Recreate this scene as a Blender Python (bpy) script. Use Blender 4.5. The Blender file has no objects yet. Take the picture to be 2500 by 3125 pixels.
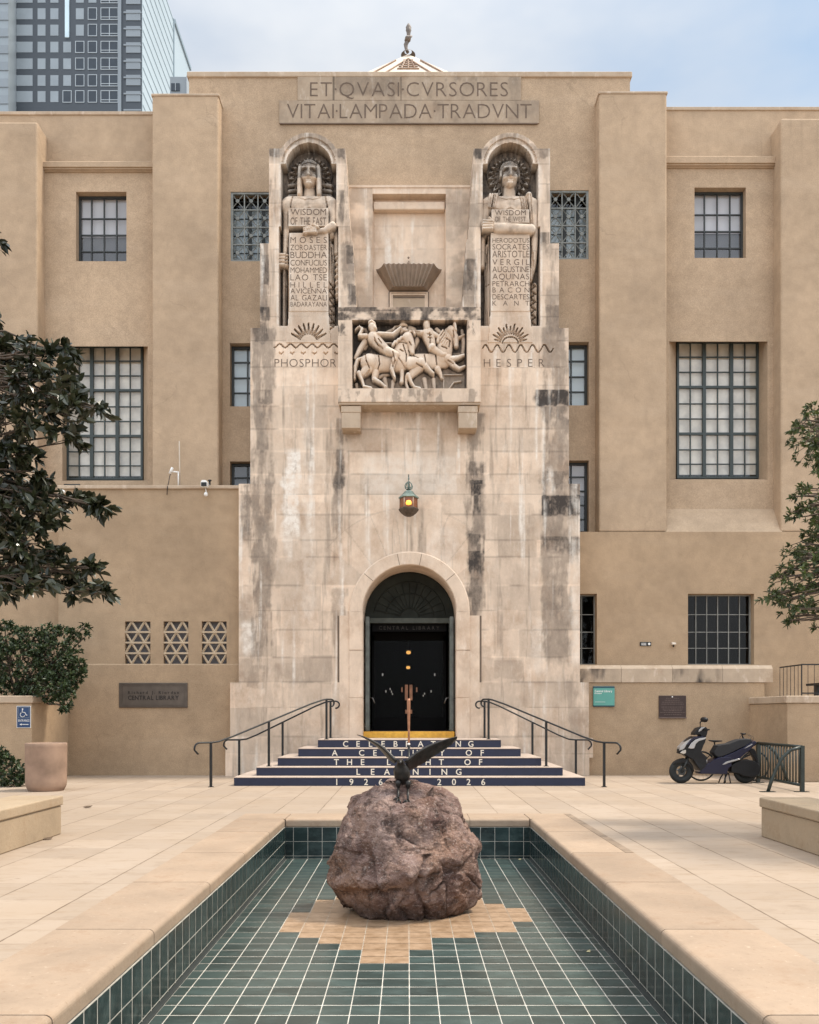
import bpy, bmesh, math, random
import numpy as np
from mathutils import Vector, Matrix, Euler, noise as mnoise
from mathutils.bvhtree import BVHTree

SC = bpy.context.scene
COL = SC.collection
R = math.radians
rnd = random.Random(7)

# ------------------------------------------------------------------ camera, sky, sun, exposure
FPX, VX, HY, EYE = 2640.0, 1244.0, 2183.0, 1.5      # focal length, vanishing point and horizon in photo pixels; eye height
cam = bpy.data.cameras.new('camera')
cam_o = bpy.data.objects.new('camera', cam); COL.objects.link(cam_o)
cam_o.location = (0, 0, EYE); cam_o.rotation_euler = (R(90), 0, 0)
cam.sensor_fit = 'HORIZONTAL'; cam.sensor_width = 36.0; cam.lens = 36.0 * FPX / 2500.0
cam.shift_y = (HY - 1562.5) / 2500.0; cam.shift_x = (1250.0 - VX) / 2500.0
cam.clip_start = 0.1; cam.clip_end = 3000
SC.camera = cam_o

SUN_DIR = Vector((0.60, 0.045, 1.0)).normalized()
w = bpy.data.worlds.new('World'); SC.world = w; w.use_nodes = True
nt = w.node_tree; N = nt.nodes; L = nt.links
bg = N['Background']
sky = N.new('ShaderNodeTexSky'); sky.sky_type = 'NISHITA'; sky.sun_disc = False
sky.sun_elevation = math.asin(SUN_DIR.z); sky.sun_rotation = math.atan2(SUN_DIR.x, SUN_DIR.y)
sky.air_density = 1.0; sky.dust_density = 2.0; sky.ozone_density = 1.0
tc = N.new('ShaderNodeTexCoord')
mp = N.new('ShaderNodeMapping'); mp.inputs['Scale'].default_value = (1.0, 1.0, 2.2)
ns = N.new('ShaderNodeTexNoise'); ns.inputs['Scale'].default_value = 2.3; ns.inputs['Detail'].default_value = 5.0; ns.inputs['Roughness'].default_value = 0.52
rp = N.new('ShaderNodeValToRGB'); rp.color_ramp.elements[0].position = 0.34; rp.color_ramp.elements[0].color = (0.30,)*3+(1,)
rp.color_ramp.elements[1].position = 0.60; rp.color_ramp.elements[1].color = (0.98,)*3+(1,)
mx = N.new('ShaderNodeMixRGB'); mx.inputs['Color2'].default_value = (7.5, 7.75, 8.1, 1)
L.new(tc.outputs['Generated'], mp.inputs['Vector']); L.new(mp.outputs[0], ns.inputs['Vector'])
L.new(ns.outputs['Fac'], rp.inputs['Fac']); L.new(rp.outputs['Color'], mx.inputs['Fac'])
# a hazy sky is brightest overhead
sepw = N.new('ShaderNodeSeparateXYZ'); L.new(tc.outputs['Generated'], sepw.inputs[0])
mr = N.new('ShaderNodeMapRange'); mr.inputs['From Min'].default_value = 0.55; mr.inputs['From Max'].default_value = 1.0
mr.inputs['To Min'].default_value = 0.97; mr.inputs['To Max'].default_value = 2.2; mr.interpolation_type = 'SMOOTHSTEP'
L.new(sepw.outputs['Z'], mr.inputs['Value'])
vs_ = N.new('ShaderNodeVectorMath'); vs_.operation = 'SCALE'; vs_.inputs[0].default_value = (7.5, 7.75, 8.1)
# made brighter at the camera's back, added to lift the light on the front
mr2 = N.new('ShaderNodeMapRange'); mr2.inputs['From Min'].default_value = -0.35; mr2.inputs['From Max'].default_value = 0.45
mr2.inputs['To Min'].default_value = 1.75; mr2.inputs['To Max'].default_value = 0.84; mr2.interpolation_type = 'SMOOTHSTEP'
L.new(sepw.outputs['Y'], mr2.inputs['Value'])
mm_ = N.new('ShaderNodeMath'); mm_.operation = 'MULTIPLY'; L.new(mr.outputs['Result'], mm_.inputs[0]); L.new(mr2.outputs['Result'], mm_.inputs[1])
L.new(mm_.outputs[0], vs_.inputs['Scale']); L.new(vs_.outputs[0], mx.inputs['Color2'])
tn_ = N.new('ShaderNodeMixRGB'); tn_.blend_type = 'MULTIPLY'; tn_.inputs['Fac'].default_value = 1.0; tn_.inputs['Color2'].default_value = (1.22, 1.46, 1.42, 1)
L.new(sky.outputs['Color'], tn_.inputs['Color1']); L.new(tn_.outputs['Color'], mx.inputs['Color1']); L.new(mx.outputs['Color'], bg.inputs['Color'])
bg.inputs['Strength'].default_value = 0.10

sun = bpy.data.lights.new('sun', 'SUN'); sun.energy = 3.0; sun.angle = R(7); sun.color = (1.0, 0.90, 0.76)
sun_o = bpy.data.objects.new('sun', sun); COL.objects.link(sun_o)
sun_o.rotation_euler = SUN_DIR.to_track_quat('Z', 'Y').to_euler(); sun_o.location = (20, 0, 40)

SC.view_settings.view_transform = 'Standard'; SC.view_settings.look = 'None'
SC.view_settings.exposure = 0.42; SC.view_settings.gamma = 1.0
SC.render.engine = 'CYCLES'
SC.cycles.use_denoising = True
SC.cycles.max_bounces = 6; SC.cycles.transparent_max_bounces = 12
SC.cycles.caustics_reflective = False; SC.cycles.caustics_refractive = False

# ------------------------------------------------------------------ measuring: photo pixel + depth -> metres
def PX(x, Y): return (x - VX) / FPX * Y
def PZ(y, Y): return EYE + (HY - y) / FPX * Y

# ------------------------------------------------------------------ materials
def mat_new(name):
    m = bpy.data.materials.new(name); m.use_nodes = True
    return m, m.node_tree.nodes, m.node_tree.links, m.node_tree.nodes['Principled BSDF']

def nmath(N, L, op, a, b=None, clamp=False):
    n = N.new('ShaderNodeMath'); n.operation = op; n.use_clamp = clamp
    for i, v in enumerate((a, b)):
        if v is None: continue
        if isinstance(v, (int, float)): n.inputs[i].default_value = v
        else: L.new(v, n.inputs[i])
    return n.outputs[0]

def nmix(N, L, fac, a, b, mode='MIX'):
    n = N.new('ShaderNodeMixRGB'); n.blend_type = mode
    for i, v in enumerate((fac, a, b)):
        if isinstance(v, (int, float)): n.inputs[i].default_value = v
        elif isinstance(v, tuple): n.inputs[i].default_value = v if len(v) == 4 else v + (1,)
        else: L.new(v, n.inputs[i])
    return n.outputs[0]

def nnoise(N, L, pos, scale, detail=4, rough=0.55, stretch=None):
    v = pos
    if stretch:
        m = N.new('ShaderNodeMapping'); m.inputs['Scale'].default_value = stretch
        L.new(pos, m.inputs['Vector']); v = m.outputs[0]
    n = N.new('ShaderNodeTexNoise'); n.inputs['Scale'].default_value = scale
    n.inputs['Detail'].default_value = detail; n.inputs['Roughness'].default_value = rough
    L.new(v, n.inputs['Vector'])
    return n.outputs['Fac']

def nramp(N, L, fac, p0, p1, c0=(0, 0, 0), c1=(1, 1, 1)):
    r = N.new('ShaderNodeValToRGB'); e = r.color_ramp.elements
    e[0].position, e[1].position = p0, p1
    e[0].color, e[1].color = c0 + (1,), c1 + (1,)
    L.new(fac, r.inputs['Fac']); return r.outputs['Color']

def npos(N):
    return N.new('ShaderNodeNewGeometry').outputs['Position']

def nattr(N, name):
    a = N.new('ShaderNodeAttribute'); a.attribute_name = name
    return a.outputs['Fac']

def nbump(N, L, b, height, strength, dist=0.01):
    n = N.new('ShaderNodeBump'); n.inputs['Strength'].default_value = strength; n.inputs['Distance'].default_value = dist
    L.new(height, n.inputs['Height']); L.new(n.outputs[0], b.inputs['Normal'])

def plain(name, col, rough=0.6, metal=0.0, var=0.15, scale=6.0, bump=0.15, spec=0.5, tone=False, coat=0.0):
    m, N, L, b = mat_new(name)
    p = npos(N)
    f = nnoise(N, L, p, scale, 5)
    c = nmix(N, L, nramp(N, L, f, 0.3, 0.7), tuple(max(0, x*(1-var)) for x in col), tuple(min(1, x*(1+var)) for x in col))
    if tone:
        t = nmath(N, L, 'ADD', nattr(N, 'tone'), 1.0)
        comb = N.new('ShaderNodeCombineColor')
        for i in range(3): L.new(t, comb.inputs[i])
        c = nmix(N, L, 1.0, c, comb.outputs[0], 'MULTIPLY')
    L.new(c, b.inputs['Base Color'])
    b.inputs['Roughness'].default_value = rough; b.inputs['Metallic'].default_value = metal
    b.inputs['Specular IOR Level'].default_value = spec
    b.inputs['Coat Weight'].default_value = coat
    if bump:
        nbump(N, L, b, nnoise(N, L, p, scale*6, 4), bump, 0.004)
    return m

def emit(name, col, strength):
    m, N, L, b = mat_new(name)
    b.inputs['Base Color'].default_value = col + (1,)
    b.inputs['Emission Color'].default_value = col + (1,); b.inputs['Emission Strength'].default_value = strength
    return m

def make_stucco(name, col):
    m, N, L, b = mat_new(name); p = npos(N)
    c0 = nmix(N, L, nramp(N, L, nnoise(N, L, p, 0.45, 5, 0.6), 0.32, 0.68), tuple(x*0.86 for x in col), tuple(x*1.11 for x in col))
    mo = nramp(N, L, nnoise(N, L, p, 3.6, 8, 0.70), 0.36, 0.64)
    c0 = nmix(N, L, 0.055, c0, mo, 'OVERLAY')
    st = nramp(N, L, nnoise(N, L, p, 1.3, 6, 0.62, (0.55, 1, 1.6)), 0.50, 0.75)
    c1 = nmix(N, L, nmath(N, L, 'MULTIPLY', st, 0.42), c0, (col[0]*1.16, col[1]*1.2, col[2]*1.26))
    dk = nramp(N, L, nnoise(N, L, p, 1.7, 7, 0.68, (1.0, 1, 0.45)), 0.56, 0.80)
    c2 = nmix(N, L, nmath(N, L, 'MULTIPLY', dk, 0.46), c1, (col[0]*0.66, col[1]*0.67, col[2]*0.70))
    vo = N.new('ShaderNodeTexVoronoi'); vo.feature = 'DISTANCE_TO_EDGE'; vo.inputs['Scale'].default_value = 0.42
    dv = N.new('ShaderNodeVectorMath'); dv.operation = 'ADD'
    nz3 = N.new('ShaderNodeTexNoise'); nz3.inputs['Scale'].default_value = 1.6; nz3.inputs['Detail'].default_value = 7; L.new(p, nz3.inputs['Vector'])
    L.new(p, dv.inputs[0]); L.new(nz3.outputs['Color'], dv.inputs[1]); L.new(dv.outputs[0], vo.inputs['Vector'])
    ck = nmath(N, L, 'MULTIPLY', nmath(N, L, 'LESS_THAN', vo.outputs['Distance'], 0.0045), nramp(N, L, nnoise(N, L, p, 0.55, 3), 0.52, 0.62))
    c2 = nmix(N, L, nmath(N, L, 'MULTIPLY', ck, 0.24), c2, tuple(x*0.45 for x in col))
    dp = nramp(N, L, nnoise(N, L, p, 2.4, 5, 0.65, (1, 1, 0.06)), 0.60, 0.78)
    c2 = nmix(N, L, nmath(N, L, 'MULTIPLY', nmath(N, L, 'MULTIPLY', dp, nramp(N, L, nnoise(N, L, p, 0.4, 3), 0.42, 0.6)), 0.55), c2, tuple(x*0.60 for x in col))
    gr = nmix(N, L, 0.20, c2, nramp(N, L, nnoise(N, L, p, 60, 3), 0.3, 0.7), 'OVERLAY')
    L.new(gr, b.inputs['Base Color']); b.inputs['Roughness'].default_value = 0.92; b.inputs['Specular IOR Level'].default_value = 0.2
    h = nmath(N, L, 'ADD', nnoise(N, L, p, 30, 5, 0.6), nmath(N, L, 'MULTIPLY', nnoise(N, L, p, 2.2, 3), 2.5))
    nbump(N, L, b, h, 0.35, 0.012)
    return m

def make_stone(name, col, dark=(0.060, 0.050, 0.044)):
    m, N, L, b = mat_new(name); p = npos(N)
    c = nmix(N, L, nramp(N, L, nnoise(N, L, p, 1.6, 6, 0.62), 0.34, 0.66), tuple(x*0.90 for x in col), tuple(x*1.08 for x in col))
    br = nramp(N, L, nnoise(N, L, p, 1.25, 8, 0.70, (1, 1, 0.8)), 0.50, 0.70)
    c = nmix(N, L, nmath(N, L, 'MULTIPLY', br, 0.66), c, (col[0]*0.68, col[1]*0.58, col[2]*0.50))
    gy = nramp(N, L, nnoise(N, L, p, 2.6, 8, 0.72, (1.2, 1, 0.55)), 0.50, 0.74)
    c = nmix(N, L, nmath(N, L, 'MULTIPLY', gy, 0.34), c, (0.27, 0.20, 0.15))
    wh = nramp(N, L, nnoise(N, L, p, 3.7, 7, 0.7, (1.4, 1, 0.5)), 0.56, 0.74)
    c = nmix(N, L, nmath(N, L, 'MULTIPLY', wh, 0.55), c, (0.80, 0.70, 0.60))
    t = nmath(N, L, 'ADD', nattr(N, 'tone'), 1.0)
    comb = N.new('ShaderNodeCombineColor')
    for i in range(3): L.new(t, comb.inputs[i])
    c = nmix(N, L, 1.0, c, comb.outputs[0], 'MULTIPLY')
    ft = nramp(N, L, nnoise(N, L, p, 7, 6, 0.7, (1, 1, 0.55)), 0.25, 0.65)
    c = nmix(N, L, nmath(N, L, 'MULTIPLY', nmath(N, L, 'MULTIPLY', nattr(N, 'stain_shade'), nmath(N, L, 'ADD', nmath(N, L, 'MULTIPLY', ft, 0.50), 0.68)), 1.0, True), c, dark)  # weather stains and painted carving shade share this darkening
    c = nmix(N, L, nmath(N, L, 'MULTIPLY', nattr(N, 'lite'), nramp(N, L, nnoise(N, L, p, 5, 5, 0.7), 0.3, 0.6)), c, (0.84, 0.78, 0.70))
    L.new(c, b.inputs['Base Color']); b.inputs['Roughness'].default_value = 0.88; b.inputs['Specular IOR Level'].default_value = 0.25
    nbump(N, L, b, nnoise(N, L, p, 22, 6, 0.65), 0.4, 0.012)
    return m

def make_plaza():
    m, N, L, b = mat_new('plaza_stone'); p = npos(N)
    col = (0.355, 0.284, 0.222)
    sep = N.new('ShaderNodeSeparateXYZ'); L.new(p, sep.inputs[0])
    ax = nmath(N, L, 'ABSOLUTE', sep.outputs[0])
    def joint(v, off, step, wd):
        u = nmath(N, L, 'FRACT', nmath(N, L, 'DIVIDE', nmath(N, L, 'SUBTRACT', v, off), step))
        d = nmath(N, L, 'MULTIPLY', nmath(N, L, 'MINIMUM', u, nmath(N, L, 'SUBTRACT', 1.0, u)), step)
        return nmath(N, L, 'LESS_THAN', d, wd)
    wob = nmath(N, L, 'MULTIPLY', nmath(N, L, 'SUBTRACT', nnoise(N, L, p, 3.0, 4), 0.5), 0.025)
    jx = joint(nmath(N, L, 'ADD', ax, wob), 0.06, 0.66, 0.008)
    jy = joint(nmath(N, L, 'ADD', sep.outputs[1], wob), 8.39, 0.68, 0.006)
    # one tone per paver
    ix = nmath(N, L, 'FLOOR', nmath(N, L, 'DIVIDE', nmath(N, L, 'SUBTRACT', ax, 0.06), 0.66))
    iy = nmath(N, L, 'FLOOR', nmath(N, L, 'DIVIDE', nmath(N, L, 'SUBTRACT', sep.outputs[1], 8.39), 0.68))
    cv = N.new('ShaderNodeCombineXYZ'); L.new(ix, cv.inputs[0]); L.new(iy, cv.inputs[1])
    L.new(nmath(N, L, 'SIGN', sep.outputs[0]), cv.inputs[2])
    wn = N.new('ShaderNodeTexWhiteNoise'); wn.noise_dimensions = '3D'; L.new(cv.outputs[0], wn.inputs['Vector'])
    c = nmix(N, L, wn.outputs['Value'], tuple(x*0.90 for x in col), tuple(x*1.09 for x in col))
    big = nramp(N, L, nnoise(N, L, p, 0.55, 6, 0.65), 0.35, 0.7)
    c = nmix(N, L, nmath(N, L, 'MULTIPLY', big, 0.55), c, (0.33, 0.245, 0.17))
    ml = nramp(N, L, nnoise(N, L, p, 5.0, 6, 0.7, (0.5, 1.6, 1)), 0.52, 0.75)
    c = nmix(N, L, nmath(N, L, 'MULTIPLY', ml, 0.8), c, (0.27, 0.195, 0.13))
    pits = nmath(N, L, 'MULTIPLY', nramp(N, L, nnoise(N, L, p, 9.0, 5, 0.6, (0.6, 3.2, 1)), 0.64, 0.70), nramp(N, L, nnoise(N, L, p, 0.8, 3), 0.42, 0.60))
    c = nmix(N, L, nmath(N, L, 'MULTIPLY', pits, 0.8), c, (0.15, 0.10, 0.065))
    gum = N.new('ShaderNodeTexVoronoi'); gum.inputs['Scale'].default_value = 2.1; gum.inputs['Randomness'].default_value = 1.0; L.new(p, gum.inputs['Vector'])
    gs_ = nmath(N, L, 'MULTIPLY', nmath(N, L, 'LESS_THAN', gum.outputs['Distance'], 0.055), nramp(N, L, nnoise(N, L, p, 1.9, 3), 0.52, 0.56))
    c = nmix(N, L, nmath(N, L, 'MULTIPLY', gs_, 0.5), c, (0.14, 0.11, 0.085))
    sm_ = nramp(N, L, nnoise(N, L, p, 2.3, 7, 0.7, (0.8, 1.2, 1)), 0.56, 0.70)
    c = nmix(N, L, nmath(N, L, 'MULTIPLY', sm_, 0.55), c, (0.235, 0.175, 0.125))
    gate = nramp(N, L, nnoise(N, L, p, 1.1, 4, 0.6), 0.38, 0.56)
    c = nmix(N, L, nmath(N, L, 'MULTIPLY', jx, nmath(N, L, 'ADD', nmath(N, L, 'MULTIPLY', gate, 0.4), 0.4)), c, (0.12, 0.08, 0.05))
    c = nmix(N, L, nmath(N, L, 'MULTIPLY', jy, nmath(N, L, 'MULTIPLY', gate, 0.5)), c, (0.17, 0.12, 0.08))
    L.new(c, b.inputs['Base Color']); b.inputs['Roughness'].default_value = 0.8; b.inputs['Specular IOR Level'].default_value = 0.25
    h = nmath(N, L, 'SUBTRACT', nnoise(N, L, p, 14, 5), nmath(N, L, 'ADD', pits, jx))
    nbump(N, L, b, h, 0.35, 0.006)
    return m

def make_tile(name, rough, lite):
    m, N, L, b = mat_new(name); p = npos(N)
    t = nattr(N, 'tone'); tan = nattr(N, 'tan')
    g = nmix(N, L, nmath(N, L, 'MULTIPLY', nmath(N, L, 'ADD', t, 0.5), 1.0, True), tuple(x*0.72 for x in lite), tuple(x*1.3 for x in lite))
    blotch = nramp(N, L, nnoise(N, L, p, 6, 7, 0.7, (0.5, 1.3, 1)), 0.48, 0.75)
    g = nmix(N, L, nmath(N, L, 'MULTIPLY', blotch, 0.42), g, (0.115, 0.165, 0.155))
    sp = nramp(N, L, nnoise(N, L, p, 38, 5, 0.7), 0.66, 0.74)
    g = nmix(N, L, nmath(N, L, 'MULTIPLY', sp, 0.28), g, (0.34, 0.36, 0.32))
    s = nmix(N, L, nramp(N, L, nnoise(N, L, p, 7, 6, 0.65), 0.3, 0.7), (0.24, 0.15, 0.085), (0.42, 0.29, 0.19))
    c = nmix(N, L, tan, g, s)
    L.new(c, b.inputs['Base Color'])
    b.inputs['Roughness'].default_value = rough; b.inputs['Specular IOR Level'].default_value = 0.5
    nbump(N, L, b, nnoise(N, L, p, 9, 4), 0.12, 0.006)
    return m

def make_coping(name, col):
    m, N, L, b = mat_new(name); p = npos(N)
    c = nmix(N, L, nramp(N, L, nnoise(N, L, p, 1.7, 7, 0.65), 0.33, 0.67), tuple(x*0.84 for x in col), tuple(x*1.12 for x in col))
    bl = nramp(N, L, nnoise(N, L, p, 3.4, 8, 0.72), 0.52, 0.72)
    c = nmix(N, L, nmath(N, L, 'MULTIPLY', bl, 0.62), c, (col[0]*0.66, col[1]*0.56, col[2]*0.48))
    sp = nramp(N, L, nnoise(N, L, p, 26, 5, 0.7), 0.60, 0.70)
    c = nmix(N, L, nmath(N, L, 'MULTIPLY', sp, 0.5), c, (col[0]*0.55, col[1]*0.48, col[2]*0.40))
    lt = nramp(N, L, nnoise(N, L, p, 18, 5, 0.7), 0.62, 0.72)
    c = nmix(N, L, nmath(N, L, 'MULTIPLY', lt, 0.30), c, (0.66, 0.54, 0.42))
    t = nmath(N, L, 'ADD', nattr(N, 'tone'), 1.0)
    comb = N.new('ShaderNodeCombineColor')
    for i in range(3): L.new(t, comb.inputs[i])
    c = nmix(N, L, 1.0, c, comb.outputs[0], 'MULTIPLY')
    L.new(c, b.inputs['Base Color']); b.inputs['Roughness'].default_value = 0.78; b.inputs['Specular IOR Level'].default_value = 0.25
    nbump(N, L, b, nnoise(N, L, p, 16, 6, 0.65), 0.5, 0.012)
    return m

def make_rock():
    m, N, L, b = mat_new('boulder_rock'); p = npos(N)
    c = nmix(N, L, nramp(N, L, nnoise(N, L, p, 2.0, 8, 0.70), 0.36, 0.64), (0.120, 0.062, 0.050), (0.46, 0.32, 0.265))
    r = nramp(N, L, nnoise(N, L, p, 1.5, 6, 0.65), 0.48, 0.64)
    c = nmix(N, L, nmath(N, L, 'MULTIPLY', r, 0.75), c, (0.47, 0.275, 0.18))
    pk = nramp(N, L, nnoise(N, L, p, 4.5, 7, 0.72, (1, 1, 1.7)), 0.52, 0.66)
    c = nmix(N, L, nmath(N, L, 'MULTIPLY', pk, 0.6), c, (0.50, 0.36, 0.32))
    d = nramp(N, L, nnoise(N, L, p, 6, 9, 0.76), 0.49, 0.60)
    c = nmix(N, L, nmath(N, L, 'MULTIPLY', d, 0.78), c, (0.050, 0.032, 0.030))
    wt = nramp(N, L, nnoise(N, L, p, 30, 6, 0.78, (1, 1, 1.8)), 0.55, 0.66)
    c = nmix(N, L, nmath(N, L, 'MULTIPLY', wt, 0.6), c, (0.72, 0.61, 0.54))
    dk = nramp(N, L, nnoise(N, L, p, 44, 4, 0.75), 0.57, 0.68)
    c = nmix(N, L, nmath(N, L, 'MULTIPLY', dk, 0.75), c, (0.030, 0.022, 0.021))
    c = nmix(N, L, nattr(N, 'cav'), c, (0.022, 0.016, 0.015))                 # darker in the cracks
    c = nmix(N, L, nmath(N, L, 'MULTIPLY', nattr(N, 'foot_dark'), 0.6), c, (0.035, 0.028, 0.024))   # darker towards the foot
    L.new(c, b.inputs['Base Color']); b.inputs['Roughness'].default_value = 0.9; b.inputs['Specular IOR Level'].default_value = 0.25
    h = nmath(N, L, 'ADD', nnoise(N, L, p, 11, 9, 0.72), nmath(N, L, 'MULTIPLY', nnoise(N, L, p, 38, 6, 0.75), 0.6))
    nbump(N, L, b, h, 1.0, 0.06)
    return m

def make_leaf(name, c0, c1, rough=0.4, trans=0.15):
    m, N, L, b = mat_new(name)
    c = nmix(N, L, nmath(N, L, 'ADD', nattr(N, 'tone'), 0.5), c0, c1)
    L.new(c, b.inputs['Base Color']); b.inputs['Roughness'].default_value = rough
    b.inputs['Specular IOR Level'].default_value = 0.5
    tr = N.new('ShaderNodeBsdfTranslucent'); L.new(c, tr.inputs['Color'])
    mxs = N.new('ShaderNodeMixShader'); mxs.inputs[0].default_value = trans
    L.new(b.outputs[0], mxs.inputs[1]); L.new(tr.outputs[0], mxs.inputs[2])
    L.new(mxs.outputs[0], N['Material Output'].inputs['Surface'])
    return m

def make_glass(name, tint, ior=1.6, rough=0.02):
    m, N, L, b = mat_new(name); N.remove(b)
    tr = N.new('ShaderNodeBsdfTransparent'); tr.inputs['Color'].default_value = tint + (1,)
    gl = N.new('ShaderNodeBsdfGlossy'); gl.inputs['Roughness'].default_value = rough
    # reflection by the angle to the pane, the same from both sides of a thin sheet
    gm = N.new('ShaderNodeNewGeometry'); vd = N.new('ShaderNodeVectorMath'); vd.operation = 'DOT_PRODUCT'
    L.new(gm.outputs['Incoming'], vd.inputs[0]); L.new(gm.outputs['Normal'], vd.inputs[1])
    f0 = ((ior-1)/(ior+1))**2*1.8
    pw = nmath(N, L, 'POWER', nmath(N, L, 'SUBTRACT', 1.0, nmath(N, L, 'ABSOLUTE', vd.outputs['Value'])), 5.0)
    fac = nmath(N, L, 'ADD', nmath(N, L, 'MULTIPLY', pw, 1-f0), f0)
    mxs = N.new('ShaderNodeMixShader')
    p = npos(N); bp = N.new('ShaderNodeBump'); bp.inputs['Strength'].default_value = 0.12; bp.inputs['Distance'].default_value = 0.02
    L.new(nnoise(N, L, p, 1.6, 2), bp.inputs['Height']); L.new(bp.outputs[0], gl.inputs['Normal'])
    L.new(fac, mxs.inputs[0]); L.new(tr.outputs[0], mxs.inputs[1]); L.new(gl.outputs[0], mxs.inputs[2])
    L.new(mxs.outputs[0], N['Material Output'].inputs['Surface'])
    return m

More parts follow.
